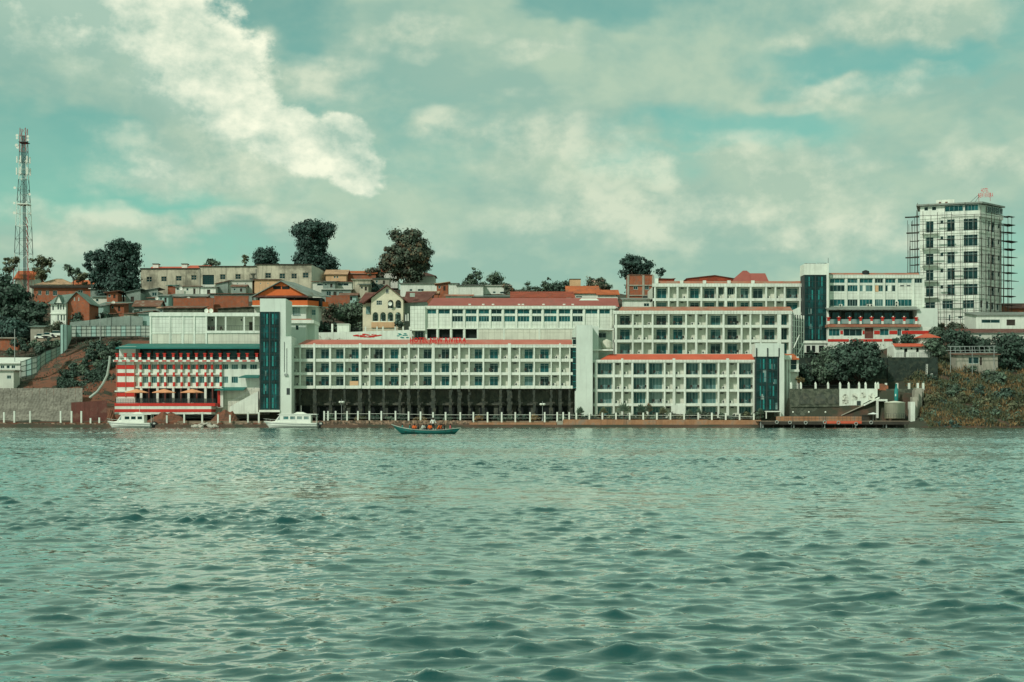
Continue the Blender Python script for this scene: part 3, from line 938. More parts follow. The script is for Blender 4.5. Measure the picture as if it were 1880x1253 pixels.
# ------------------------------------------------------------------ lower right wing
def wing_lower_right():
    Y = 311.0
    r = thing('hotel_wing', 'four-storey white hotel wing with curtained balcony glass and bright red roof strip', 'building', (PX(1240, Y), Y, PZ(765, Y)))
    cols = [(1092, 1096.5, 0), (1125, 1128.5, 0), (1140.5, 1144, 1), (1159, 1162.5, 0), (1187, 1190.5, 0), (1218.5, 1221.5, 0), (1235, 1239.5, 1), (1255.5, 1259, 0), (1284.5, 1287.5, 0),
            (1317.5, 1320.5, 0), (1333.5, 1338, 1), (1353.5, 1356.5, 0), (1382, 1385, 0)]
    bays = [(1096.5, 1125, 'W', (1098, 1124)), (1128.5, 1140.5, 'S'), (1144, 1159, 'S'), (1162.5, 1187, 'W', (1164, 1186)), (1190.5, 1218.5, 'W', (1193, 1217)), (1221.5, 1235, 'S'),
            (1239.5, 1255.5, 'S'), (1259, 1284.5, 'W', (1261, 1283)), (1287.5, 1317.5, 'W', (1291, 1316)), (1320.5, 1333.5, 'S'), (1338, 1353.5, 'S'), (1356.5, 1382, 'W', (1358, 1381))]
    rows = [(666, 688), (693, 715), (719.5, 741), (746, 765)]
    slabs = [(688, 693), (715, 719.5), (741, 746), (765, 768)]
    balcony_block(r, Y, cols, bays, rows, 1089, 1385, (661, 666.1), 1.35, None, 'lower right wing', base_py=767, slabs=slabs, full_glass=True, seed=9, side_depth=16)
    strip_roof(r, Y, 1100, 1386, 661.5, 650.5, 3.4, 'bright_red_roof', side=22)
    MB().box(PX(1232, Y), PX(1258, Y), Y - 0.38, Y - 0.25, PZ(766, Y), PZ(744.5, Y)).build('blank_panel', 'white_paint', r)
    # lift
    s = thing('lift_tower', 'glass lift tower with white head box beside the lower right wing', 'lift tower', (PX(1410, Y), Y, PZ(765, Y)))
    glass_shaft(s, Y - 1.2, 1387.5, 1428, 656, 755, 4, 8, 4)
    MB().box(PX(1385, Y), PX(1429, Y), Y - 1.25, Y + 4, PZ(655.5, Y), PZ(631, Y)).build('head_box', 'pale_tower', s)
    f = MB()
    for q in (1387, 1407.3, 1428.3):
        f.box(PX(q, Y) - 0.12, PX(q, Y) + 0.12, Y - 1.42, Y - 1.26, PZ(656, Y), PZ(640, Y))
    f.build('mast', 'dark_metal', s)
    MB().box(PX(1429.2, Y), PX(1437.5, Y), Y - 1.35, Y + 5, PZ(766, Y), PZ(632, Y)).build('pillar', 'pale_tower', s)
    MB().box(PX(1402, Y), PX(1430, Y), Y - 2.6, Y - 1.3, PZ(757, Y), PZ(755, Y)).build('canopy', 'white_paint', s)
    for q in (1403, 1429):
        MB().box(PX(q, Y) - 0.1, PX(q, Y) + 0.1, Y - 2.55, Y - 2.35, PZ(769, Y), PZ(757, Y)).build('canopy_post', 'white_paint', s)
    p = thing('stair_pavilion', 'small white stair pavilion with red tile roof between the lift tower and the ivy wall', 'pavilion', (PX(1452, Y), Y + 3, PZ(735, Y)))
    yp = Y + 3
    for q, t in ((1440, 652), (1445.5, 655), (1450, 655), (1464.5, 655)):
        MB().box(PX(q, yp) - 0.22, PX(q, yp) + 0.22, yp, yp + 0.5, PZ(768 if q < 1460 else 685, yp), PZ(t, yp)).build('post', 'white_paint', p)
    MB().box(PX(1449, yp), PX(1467, yp), yp - 0.3, yp + 5, PZ(683, yp), PZ(679, yp)).build('floor_slab', 'white_paint', p)
    window(p, PX(1451, yp), PX(1464, yp), PZ(679, yp), PZ(660, yp), yp + 0.3, 1, 2, 0, 'glass_dark', 'white_metal')
    MB().box(PX(1438, yp), PX(1467, yp), yp + 0.6, yp + 5, PZ(768, yp), PZ(657, yp)).build('body', 'cream_wall', p)
    MB().slab([(PX(1437, yp), yp - 0.8, PZ(659.5, yp)), (PX(1466, yp), yp - 0.8, PZ(659.5, yp)), (PX(1462, yp), yp + 3, PZ(649, yp)), (PX(1437, yp), yp + 3, PZ(649, yp))], 0.2).build('roof', 'orange_tile_roof', p)
    MB().box(PX(1438, yp), PX(1452, yp), yp - 0.9, yp + 0.2, PZ(661, yp), PZ(653, yp)).build('parapet', 'white_paint', p)
    MB().prism([(PX(1438, yp), PZ(768, yp)), (PX(1452, yp), PZ(768, yp)), (PX(1452, yp), PZ(733, yp)), (PX(1446, yp), PZ(731, yp))], yp - 0.6, yp - 0.3).build('stair_side', 'concrete', p)
    rr = random.Random(3)
    for (q, p0, p1) in ((1415, 669, 679), (1418, 697, 706), (1395, 724, 734), (1399, 680, 702), (1421, 740, 752)):
        MB().box(PX(q, Y), PX(q + 6, Y), Y - 1.185, Y - 1.175, PZ(p1, Y), PZ(p0, Y)).build('pale_panel', 'glass_pale', s)  # paler glass panels just in front of the dark panes


wing_lower_right()


# ------------------------------------------------------------------ plain white stair tower between the wings
def stair_tower():
    Y = 309.5
    r = thing('stair_tower', 'plain pale stair tower between the long wing and the lower right wing', 'tower', (PX(1073, Y), Y, PZ(767, Y)))
    MB().box(PX(1058.5, Y), PX(1088, Y), Y, Y + 22, PZ(768, Y), PZ(597, Y)).build('wall', 'pale_tower', r)
    MB().box(PX(1056, Y + .5), PX(1062, Y + .5), Y + 0.3, Y + 3, PZ(768, Y), PZ(718, Y)).build('corner_pier', 'pale_tower', r)
    MB().box(PX(1086, Y), PX(1101, Y), Y + 4, Y + 22, PZ(700, Y), PZ(597, Y)).build('side_wall', 'pale_tower', r)
    MB().box(PX(1088, Y), PX(1128, Y), Y + 3.2, Y + 9, PZ(643, Y), PZ(640, Y)).build('balcony_slab', 'white_paint', r)
    MB().box(PX(1098, Y), PX(1130, Y), Y + 9.5, Y + 20, PZ(662, Y), PZ(600, Y)).build('back_wall', 'pale_tower', r)
    MB().box(PX(1101, Y), PX(1129, Y), Y + 4, Y + 9.5, PZ(604, Y), PZ(601.5, Y)).build('roof_slab', 'white_paint', r)
    window(r, PX(1103, Y), PX(1118, Y), PZ(616, Y), PZ(607, Y), Y + 9.3, 2, 1, 0, 'glass_dark', rec=0.0)
    t = thing('water_tank', 'cream water tank on the ledge beside the plain stair tower', 'tank', (PX(1114, Y + 6), Y + 6, PZ(639.5, Y)))
    c = (PX(1114, Y + 6), Y + 6, PZ(639.8, Y + 3))
    MB().lathe((c[0], c[1], c[2]), [(1.15, 0), (1.2, 0.5), (1.15, 0.55), (1.2, 1.0), (1.15, 1.05), (1.2, 1.5), (1.0, 1.8), (0.3, 2.05)], 16).build('tank_body', 'tank_cream', t, True)
    MB().lathe((c[0], c[1], c[2] + 2.05), [(0.32, 0), (0.32, 0.1)], 10).build('lid', 'white_metal', t)


stair_tower()


# ------------------------------------------------------------------ restaurant wing behind the long wing
def wing_restaurant():
    Y = 338.0
    r = thing('hotel_wing', 'white wing with rows of teal windows under a long dull red roof', 'building', (PX(950, Y), Y, PZ(625, Y)))
    X_, Z_ = (lambda q: PX(q, Y)), (lambda q: PZ(q, Y))
    up = [(784.5, 801), (805, 826), (830, 850), (855, 875), (879, 898), (902, 921), (926, 946), (950, 972), (977, 994), (999, 1022), (1026, 1047), (1051, 1070), (1075, 1097), (1100, 1120)]
    hs = [(X_(a), X_(b), Z_(576.5), Z_(568)) for a, b in up] + [(X_(a), X_(b), Z_(591), Z_(580.5)) for a, b in up if 829 < a < 1060]
    lows = [(784.5, 801), (806, 826), (831, 850), (855, 875.5)]
    hl = [(X_(a), X_(b), Z_(622), Z_(604.5)) for a, b in lows]
    wl = MB().holes(X_(782), X_(1128), Z_(640), Z_(562), hs + hl, Y, 0.25)
    wl.build('wall', 'white_tiles', r)
    for k, h in enumerate(hs):
        window(r, *h, Y, 2 if k < len(up) else 4, 1, 0, ['glass_teal', 'glass_teal', 'glass_dark'][k % 3], rec=0.15)
    for h in hl:
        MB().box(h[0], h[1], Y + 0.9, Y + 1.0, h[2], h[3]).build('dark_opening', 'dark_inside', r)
        MB().box(h[0], h[1], Y + 0.2, Y + 0.25, h[2], h[2] + 0.12).build('railing', 'grey_metal', r)
    gaps = [782.5] + [(a[1] + b[0]) / 2 for a, b in zip(up, up[1:])] + [1122]
    for q in gaps:
        MB().box(X_(q) - 0.2, X_(q) + 0.2, Y - 0.22, Y + 0.02, Z_(603 if q > 880 else 623), Z_(563)).build('column', 'white_paint', r)
    MB().box(X_(780), X_(1130), Y - 0.4, Y + 0.1, Z_(567.3), Z_(562)).build('fascia', 'white_tiles', r)
    MB().box(X_(780), X_(1105), Y - 0.3, Y - 0.0, Z_(604.5), Z_(602.5)).build('string_course', 'white_paint', r)
    MB().box(X_(876.5), X_(1062), Y - 0.2, Y - 0.02, Z_(628), Z_(604.8)).build('cream_panel', 'cream_tiles', r)
    for q in (925, 990):
        MB().box(X_(q) - 0.2, X_(q) + 0.2, Y - 0.3, Y - 0.2, Z_(628), Z_(604.6)).build('column', 'white_paint', r)
    # left stair end
    MB().box(X_(753.5), X_(781), Y - 0.8, Y + 14, Z_(606), Z_(563)).build('end_wall', 'white_tiles', r)
    MB().box(X_(753), X_(781.4), Y - 1.0, Y + 14.2, Z_(607.8), Z_(606)).build('end_slab', 'white_paint', r)
    window(r, X_(761), X_(777), Z_(624), Z_(608), Y + 1.0, 3, 1, 0, 'glass_dark')
    MB().box(X_(755), X_(782), Y + 1.3, Y + 12, Z_(630), Z_(608)).build('end_base', 'white_paint', r)
    strip_roof(r, Y, 784, 1137, 562.5, 547.5, 7.0, 'red_roof', side=8)
    MB().box(X_(782), X_(1128), Y + 6, Y + 14, Z_(640), Z_(560)).build('body', 'white_paint', r)
    for q in (862, 887, 905, 953, 960, 998, 1036, 1052):
        MB().box(X_(q) - 0.3, X_(q) + 0.3, Y + 1.2, Y + 1.9, PZ(561.5, Y), PZ(557.5, Y)).build('roof_vent', 'white_metal', r)
    MB().slab([(PX(1065, Y), Y + 4.9, PZ(553.0, Y + 5) + 0.16), (PX(1102, Y), Y + 4.9, PZ(553.0, Y + 5) + 0.16), (PX(1098, Y), Y + 6.4, PZ(549.8, Y + 6.4) + 0.2), (PX(1070, Y), Y + 6.4, PZ(549.8, Y + 6.4) + 0.2)], 0.03).build('pale_sheet', 'white_metal', r)


wing_restaurant()


# ------------------------------------------------------------------ upper right wing (three balcony rows, set back)
def wing_upper():
    Y = 336.0
    r = thing('hotel_wing', 'white balcony wing with salmon roof strip above the bright red roofed lower wing', 'building', (PX(1280, Y), Y, PZ(652, Y)))
    cols = [(1128.5, 1132.5, 0), (1160, 1163, 0), (1178, 1181, 0), (1196.5, 1199.5, 0), (1226, 1229, 0), (1258, 1261, 0), (1276, 1280, 0), (1296, 1298.5, 0), (1326.5, 1330, 0), (1360, 1363, 0),
            (1376, 1379, 0), (1395, 1398, 0), (1427, 1434, 0), (1448, 1453, 0)]
    bays = [(1132.5, 1160, 'W', (1139, 1157.5)), (1163, 1178, 'S'), (1181, 1196.5, 'S'), (1199.5, 1226, 'W', (1206, 1224.5)), (1229, 1258, 'W', (1237, 1254.5)), (1261, 1276, 'S'), (1280, 1296, 'S'),
            (1298.5, 1326.5, 'W', (1306, 1324.5)), (1330, 1360, 'W', (1337, 1355)), (1363, 1376, 'S'), (1379, 1395, 'S'), (1398, 1427, 'W', (1405, 1424.5), 2), (1435, 1447.5, 'G')]
    rows = [(577, 597), (602, 624), (629, 650)]
    slabs = [(597, 602), (624, 629), (650, 653)]
    balcony_block(r, Y, cols, bays, rows, 1127, 1453, (571, 577.1), 1.5, None, 'upper right wing', base_py=660, slabs=slabs, seed=14, side_depth=14, furnish=0.9)
    strip_roof(r, Y, 1135, 1456, 571.5, 563.5, 3.6, 'salmon_roof', side=8)
    # slanting glazed end with vertical bars
    x0, y0, x1, y1 = PX(1453, Y), Y, PX(1475, Y + 5), Y + 5
    zt, zb = PZ(577, Y), PZ(660, Y)
    MB().face([(x0, y0 + .2, zb), (x1, y1 + .2, zb), (x1, y1 + .2, zt), (x0, y0 + .2, zt)]).build('end_glazing', 'glass_dark', r)
    for k in range(6):
        t = k / 5
        xx, yy = x0 + (x1 - x0) * t, y0 + (y1 - y0) * t
        MB().box(xx - 0.15, xx + 0.15, yy - 0.2, yy + 0.12, zb, zt).build('mullion', 'white_paint', r)
    for k in range(1, 8):
        zz = zb + (zt - zb) * k / 8
        MB().slab([(x0, y0 - 0.02, zz), (x1, y1 - 0.02, zz), (x1, y1 + 0.18, zz), (x0, y0 + 0.18, zz)], 0.12).build('end_rail', 'white_paint', r)
    for (a, b, c, d) in ((0.15, 0.62, 0.25, 0.55), (0.5, 0.98, 0.12, 0.4)):
        MB().tube((x0 + (x1 - x0) * a, y0 + (y1 - y0) * a - 0.5, zb + (zt - zb) * c), (x0 + (x1 - x0) * b, y0 + (y1 - y0) * b - 0.5, zb + (zt - zb) * d), 0.16).build('brace', 'white_paint', r)
    MB().prism([(PX(1453, Y), PZ(577, Y)), (PX(1476, Y), PZ(577.5, Y)), (PX(1476, Y), PZ(561, Y)), (PX(1453, Y), PZ(571, Y))], Y + 4.2, Y + 6.0).build('end_parapet', 'white_paint', r)


wing_upper()


# ------------------------------------------------------------------ topmost wing
def wing_top():
    Y = 357.0
    r = thing('hotel_wing', 'topmost white balcony wing below the brown tiled ridge and steep red roof', 'building', (PX(1330, Y), Y, PZ(570, Y)))
    cols = [(1201, 1203.5, 0), (1226, 1229, 0), (1242, 1245.5, 0), (1261, 1263.5, 0), (1286, 1289, 0), (1315, 1318, 0), (1330, 1334.5, 0), (1349.5, 1352, 0), (1376.5, 1379.5, 0), (1405, 1408, 0),
            (1422, 1425, 0), (1439, 1442, 0), (1467, 1470, 0)]
    bays = [(1203.5, 1226, 'W', (1207, 1224.5)), (1229, 1242, 'S'), (1245.5, 1261, 'S'), (1263.5, 1286, 'W', (1268, 1284.5)), (1289, 1315, 'W', (1294, 1313)), (1318, 1330, 'w', (1321, 1329)),
            (1334.5, 1349.5, 'w', (1337, 1348.5)), (1352, 1376.5, 'W', (1361, 1375.5)), (1379.5, 1405, 'W', (1384, 1402)), (1408, 1422, 'S'), (1425, 1439, 'S'), (1442, 1467, 'W', (1446, 1466)),
            (1470, 1476, 'G')]
    rows = [(527, 548), (553, 574)]
    slabs = [(548, 553), (574, 577)]
    balcony_block(r, Y, cols, bays, rows, 1198, 1477, (521, 527.1), 1.3, None, 'topmost wing', base_py=582, slabs=slabs, seed=23, side_depth=13, furnish=0.2)
    strip_roof(r, Y, 1207, 1477, 521.5, 516.5, 2.2, 'salmon_roof')
    for q in (1206, 1252, 1294, 1339, 1383):
        MB().box(PX(q, Y) - 0.4, PX(q, Y) + 0.4, Y + 0.4, Y + 1.1, PZ(521, Y), PZ(511, Y) if q == 1206 else PZ(515, Y)).build('roof_box', 'white_paint', r)
    # tiled ridge behind the roof edge
    ya = Y + 5
    for (a, b, pk, lo) in ((1210, 1238, 513, 512), (1262, 1346, 506.5, 512)):
        MB().prism([(PX(a, ya), PZ(520, ya)), (PX(b, ya), PZ(520, ya)), (PX(b, ya), PZ(lo, ya)), (PX((a + b) / 2 + 8, ya), PZ(pk, ya)), (PX(a, ya), PZ(lo, ya))], ya, ya + 6).build('tiled_ridge', 'tile_roof', r)
        f = MB()
        f.slab([(PX(a - 2, ya), ya - 0.3, PZ(lo, ya) + 0.1), (PX((a + b) / 2 + 8, ya), ya - 0.3, PZ(pk, ya) + 0.15), (PX((a + b) / 2 + 8, ya), ya + 6.3, PZ(pk, ya) + 0.15), (PX(a - 2, ya), ya + 6.3, PZ(lo, ya) + 0.1)], 0.14)
        f.slab([(PX((a + b) / 2 + 8, ya), ya - 0.3, PZ(pk, ya) + 0.15), (PX(b + 2, ya), ya - 0.3, PZ(lo, ya) + 0.1), (PX(b + 2, ya), ya + 6.3, PZ(lo, ya) + 0.1), (PX((a + b) / 2 + 8, ya), ya + 6.3, PZ(pk, ya) + 0.15)], 0.14)
        f.build('ridge_cap', 'maroon_roof', r)
    # steep red roofed pavilion behind
    ya = 372.0
    h = thing('pavilion', 'steep red hipped roof pavilion behind the topmost hotel wing', 'house', (PX(1378, ya), ya, PZ(530, ya)))
    xa, xb, xr = PX(1341, ya), PX(1398, ya), PX(1369, ya)
    ze, zr = PZ(519, ya), PZ(494, ya)
    MB().box(xa + 0.5, PX(1410, ya), ya + 0.6, ya + 8, PZ(545, ya), ze).build('wall', 'cream_wall', h)
    f = MB()
    f.face([(xa, ya, ze), (xb, ya, ze), (xr + 1.0, ya + 4.4, zr), (xr, ya + 4.4, zr)])
    f.face([(xb, ya, ze), (xb, ya + 9, ze), (xr + 1.0, ya + 4.6, zr)])
    f.face([(xb, ya + 9, ze), (xa, ya + 9, ze), (xr, ya + 4.6, zr), (xr + 1.0, ya + 4.6, zr)])
    f.face([(xa, ya + 9, ze), (xa, ya, ze), (xr, ya + 4.5, zr)])
    f.build('roof', 'red_roof', h)
    xc, xd = PX(1380, ya), PX(1412, ya)
    MB().slab([(xc, ya - 0.3, ze), (xd, ya - 0.3, ze), (xd - 0.5, ya + 3, PZ(500, ya)), (xc, ya + 3, PZ(500, ya))], 0.12).build('wing_roof', 'red_roof', h)
    MB().face([(xd - 0.3, ya - 0.2, ze), (xd - 0.3, ya + 6, ze), (xd - 0.3, ya + 3, PZ(500.5, ya))]).build('gable', 'cream_wall', h)


wing_top()


# ------------------------------------------------------------------ second lift tower and the right-hand top wing
def wing_right():
    Y = 355.0
    s = thing('lift_tower', 'tall dark glass lift tower with white head box beside the striped terrace wing', 'lift tower', (PX(1498, Y), Y - 2, PZ(640, Y)))
    glass_shaft(s, Y - 2, 1477, 1517, 505, 626, 4, 10, 5)
    MB().box(PX(1476, Y - 2), PX(1519, Y - 2), Y - 2.1, Y + 3, PZ(505, Y - 2), PZ(485, Y - 2)).build('head_box', 'white_paint', s)
    MB().box(PX(1476.5, Y - 2), PX(1498, Y - 2), Y - 2.0, Y - 1.9, PZ(484.6, Y - 2), PZ(483.6, Y - 2)).box(PX(1500, Y - 2), PX(1517, Y - 2), Y - 2.0, Y - 1.9, PZ(484, Y - 2), PZ(483, Y - 2)).box(PX(1479, Y - 2), PX(1481, Y - 2), Y - 2.0, Y - 1.9, PZ(485.2, Y - 2), PZ(484, Y - 2)).box(PX(1514, Y - 2), PX(1516, Y - 2), Y - 2.0, Y - 1.9, PZ(485.2, Y - 2), PZ(483.6, Y - 2)).build('top_rail', 'grey_metal', s)
    MB().box(PX(1517.2, Y - 2), PX(1521, Y - 2), Y - 2.4, Y + 1, PZ(645, Y - 2), PZ(484, Y - 2)).build('pillar', 'white_paint', s)
    MB().tube((PX(1520.5, Y - 2), Y - 2, PZ(484, Y - 2)), (PX(1520.5, Y - 2), Y - 2, PZ(474, Y - 2)), 0.05).build('antenna', 'dark_metal', s)
    MB().box(PX(1476, Y - 2), PX(1517, Y - 2), Y - 2.3, Y + 1, PZ(648, Y - 2), PZ(626, Y - 2)).build('base', 'white_paint', s)
    for (a, b_) in ((1480, 1487), (1490, 1496), (1503, 1512)):
        MB().box(PX(a, Y - 2), PX(b_, Y - 2), Y - 2.36, Y - 2.3, PZ(647, Y - 2), PZ(635, Y - 2)).build('base_opening', 'dark_inside', s)
    MB().box(PX(1474, Y - 2), PX(1540, Y - 2), Y - 2.6, Y - 2.3, PZ(631, Y - 2), PZ(629, Y - 2)).build('base_ledge', 'white_paint', s)
    for (q, p0, p1) in ((1484, 567, 577), (1486, 595, 604), (1503, 596, 606), (1505, 528, 545), (1484, 528, 546), (1487, 552, 565), (1503, 552, 575)):
        MB().box(PX(q, Y - 2), PX(q + 6, Y - 2), Y - 1.985, Y - 1.975, PZ(p1, Y - 2), PZ(p0, Y - 2)).build('pale_panel', 'glass_pale' if p0 > 566 and p0 < 600 else 'glass_teal', s)  # paler glass pieces over the dark shaft panes
    r = thing('hotel_wing', 'white wing with teal window rows over a striped red terrace, beside the scaffolded tower', 'building', (PX(1605, Y), Y, PZ(640, Y)))
    X_, Z_ = (lambda q: PX(q, Y)), (lambda q: PZ(q, Y))
    cs = [(1523, 1551), (1556, 1574.5), (1578, 1602), (1606, 1621), (1625, 1644), (1647.5, 1674), (1679, 1693)]
    hs, kinds = [], []
    for i, (a, b) in enumerate(cs):
        hs.append((X_(a), X_(b), Z_(520), Z_(512))); kinds.append(3)
        if i < 5:
            hs.append((X_(a), X_(b), Z_(535.5), Z_(524))); kinds.append(4)
        if i < 6:
            hs.append((X_(a), X_(b), Z_(562.5), Z_(550))); kinds.append(4)
    MB().holes(X_(1520.5), X_(1696), Z_(569), Z_(506), hs, Y, 0.2).build('wall', 'white_tiles', r)
    for k, (h, nx) in enumerate(zip(hs, kinds)):
        window(r, *h, Y, nx, 1, 0, ['glass_teal', 'glass_dark', 'glass_teal', 'glass_curtain'][k % 4], rec=0.1)
    for q in (1521.5, 1553.5, 1576, 1604, 1623, 1646, 1676.5, 1695):
        MB().box(X_(q) - 0.25, X_(q) + 0.25, Y - 0.2, Y + 0.02, Z_(564), Z_(511)).build('column', 'white_paint', r)
    for (a, b) in ((1584, 1589), (1607, 1612.5), (1630, 1637)):
        MB().box(X_(a), X_(b), Y - 0.08, Y + 0.06, Z_(536), Z_(524.5)).build('window_panel', 'white_paint' if a != 1607 else 'peach_wall', r)
    for q in (1656, 1668):
        MB().box(X_(q) - 0.45, X_(q) + 0.45, Y - 0.06, Y, Z_(526), Z_(524)).build('vent', 'dark_metal', r)
    for q in (1543, 1594, 1600, 1646):
        ac_unit(r, X_(q), Y - 0.02, Z_(563.5))
    ac_unit(r, X_(1646), Y - 0.02, Z_(558.5))
    MB().box(X_(1519.5), X_(1696.5), Y - 0.35, Y + 0.1, Z_(511), Z_(505)).build('fascia', 'white_tiles', r)
    strip_roof(r, Y, 1522, 1690, 505.5, 501.5, 2.0, 'salmon_roof')
    MB().lathe((X_(1592), Y + 1.5, Z_(504)), [(0.9, 0), (0.9, 0.9), (0.2, 1.2)], 12).build('roof_tank', 'tyre_black', r)
    MB().box(X_(1520.8), X_(1696), Y + 0.4, Y + 14, Z_(660), Z_(506)).build('body', 'white_paint', r)
    # canopy and terrace
    yt = Y - 4.2
    XT, ZT = (lambda q: PX(q, yt)), (lambda q: PZ(q, yt))
    MB().slab([(XT(1518), yt - 0.5, ZT(568)), (XT(1688), yt - 0.5, ZT(568)), (XT(1690), Y - 0.22, Z_(563.3)), (XT(1519), Y - 0.22, Z_(563.3))], 0.22).build('canopy', 'grey_roof', r)
    MB().box(XT(1521), XT(1682), Y - 0.9, Y - 0.5, ZT(597), ZT(569)).build('terrace_wall', 'dark_ivy', r)  # canopy shade put into this dark wall colour
    for (a, b) in ((1524, 1530), (1533, 1547), (1557, 1569), (1574, 1586), (1592, 1606), (1611, 1626), (1630, 1645), (1649, 1676)):
        window(r, XT(a), XT(b), ZT(589), ZT(572), Y - 1.0, 2, 1, 0, 'glass_teal', 'dark_metal', rec=0.0)
    for q in range(1540, 1680, 20):
        MB().tube((XT(q) + 0.6, yt + 0.8, ZT(596)), (XT(q) + 0.6, yt + 0.8, ZT(568)), 0.05).build('canopy_post', 'dark_metal', r)
    for q in (1521, 1540, 1560, 1580, 1600, 1620, 1640, 1660, 1682):
        b = MB()
        b.box(XT(q) - 0.27, XT(q) + 0.27, yt - 0.2, yt + 0.3, ZT(595.2), ZT(590), 1)
        b.box(XT(q) - 0.27, XT(q) + 0.27, yt - 0.2, yt + 0.3, ZT(590), ZT(584.5), 0)
        b.box(XT(q) - 0.42, XT(q) + 0.42, yt - 0.35, yt + 0.45, ZT(584.5), ZT(583), 0)
        b.ball((XT(q), yt + .05, ZT(582)), 0.2, 8, 1)
        b.build('pier', ['red_paint', 'white_paint'], r)
    MB().box(XT(1521), XT(1684), yt, yt + 0.08, ZT(594.8), ZT(586.5)).build('terrace_glass', 'glass_pale', r)
    MB().box(XT(1518.5), XT(1690), yt - 0.6, Y - 0.2, ZT(601), ZT(596)).build('terrace_ledge', 'salmon_roof', r)
    # storey below with stripes
    hs = [(XT(1522), XT(1542), ZT(617), ZT(604)), (XT(1549), XT(1583), ZT(617), ZT(604)), (XT(1588), XT(1604), ZT(622), ZT(602)), (XT(1616), XT(1632), ZT(616), ZT(604)), (XT(1648), XT(1655), ZT(617), ZT(604)), (XT(1661), XT(1669), ZT(607.5), ZT(603))]
    MB().holes(XT(1520), XT(1722), ZT(660), ZT(600.5), hs, yt + 0.2, 0.25).build('lower_wall', 'white_paint', r)
    for k, h in enumerate(hs):
        if k == 2:
            MB().box(h[0], h[1], yt + 0.4, yt + 0.44, h[2], h[3]).build('door', 'maroon_roof', r)
        else:
            window(r, *h, yt + 0.2, 3 if k < 2 else 2, 1, 0, 'glass_teal' if k != 1 else 'glass_dark', rec=0.1)
    for (a, b, c, d) in ((1543, 1548, 607.5, 614), (1584, 1587.5, 607.5, 614), (1605, 1615.5, 607.5, 614), (1633, 1647.5, 607.5, 614), (1656, 1722, 607.5, 613.8), (1520, 1559, 623, 627.5), (1562, 1620, 623, 627.5), (1623, 1640, 622.5, 627)):
        MB().box(XT(a), XT(b), yt + 0.12, yt + 0.19, ZT(d), ZT(c)).build('red_stripe', 'red_paint', r)
    MB().box(XT(1722), XT(1722.5), yt + 0.2, Y + 8, ZT(660), ZT(600.5)).build('lower_side', 'white_paint', r)
    MB().box(XT(1684), XT(1722), yt + 0.25, Y + 6, ZT(600.6), ZT(566)).build('annex_wall', 'pale_tower', r)
    # small annex with red roofs on the ivy wall
    Y2 = 334.0
    a = thing('small_house', 'small white annex with red roofs and a clipped hedge on top, on the ivy wall', 'house', (PX(1680, Y2), Y2, PZ(657, Y2)))
    XA, ZA = (lambda q: PX(q, Y2)), (lambda q: PZ(q, Y2))
    hs = [(XA(1660), XA(1666), ZA(656), ZA(640)), (XA(1682), XA(1687), ZA(656), ZA(639)), (XA(1653), XA(1656.5), ZA(641.5), ZA(638.5)), (XA(1672), XA(1675.5), ZA(642), ZA(639))]
    MB().holes(XA(1641), XA(1708), ZA(658), ZA(635), hs, Y2, 0.3).build('wall', 'white_paint', a)
    for k, h in enumerate(hs):
        MB().box(h[0], h[1], Y2 + 0.3, Y2 + 0.34, h[2], h[3]).build('door' if k < 2 else 'vent', 'dark_inside', a)
    MB().box(XA(1641), XA(1708), Y2 + 0.4, Y2 + 6, ZA(658), ZA(635.2)).build('body', 'white_paint', a)
    MB().slab([(XA(1641), Y2 - 0.7, ZA(636)), (XA(1709), Y2 - 0.7, ZA(636)), (XA(1709), Y2 + 1.2, ZA(630.5)), (XA(1641), Y2 + 1.2, ZA(630.5))], 0.14).build('roof', 'bright_red_roof', a)
    MB().box(XA(1693), XA(1717), Y2 + 1.3, Y2 + 7, ZA(636), ZA(619)).build('upper_room', 'white_paint', a)
    xa, xb = XA(1687), XA(1730)
    f = MB(); z0, z1 = ZA(620), ZA(611); xm = (xa + xb) / 2 + 0.4
    f.face([(xa, Y2 + .6, z0), (xb, Y2 + .6, z0), (xm + 0.5, Y2 + 4, z1), (xm - .5, Y2 + 4, z1)]); f.face([(xb, Y2 + .6, z0), (xb, Y2 + 7.6, z0), (xm + .5, Y2 + 4, z1)])
    f.face([(xa, Y2 + 7.6, z0), (xa, Y2 + .6, z0), (xm - .5, Y2 + 4, z1)]); f.face([(xb, Y2 + 7.6, z0), (xa, Y2 + 7.6, z0), (xm - .5, Y2 + 4, z1), (xm + .5, Y2 + 4, z1)])
    f.face([(xa, Y2 + .6, z0), (xa, Y2 + 7.6, z0), (xb, Y2 + 7.6, z0), (xb, Y2 + .6, z0)])
    f.build('hip_roof', 'bright_red_roof', a)
    f = MB()
    for q in range(1640, 1718, 3):
        f.box(XA(q) - 0.03, XA(q) + 0.03, Y2 - 1.63, Y2 - 1.57, ZA(657), ZA(649))
    f.box(XA(1640), XA(1718), Y2 - 1.64, Y2 - 1.56, ZA(649.4), ZA(648.6))
    f.build('railing', 'grey_metal', a)
    for q in (1640, 1662, 1681):
        MB().box(XA(q) - 0.25, XA(q) + 0.25, Y2 - 1.85, Y2 - 1.35, ZA(657), ZA(647.5)).build('railing_post', 'white_paint', a)


wing_right()


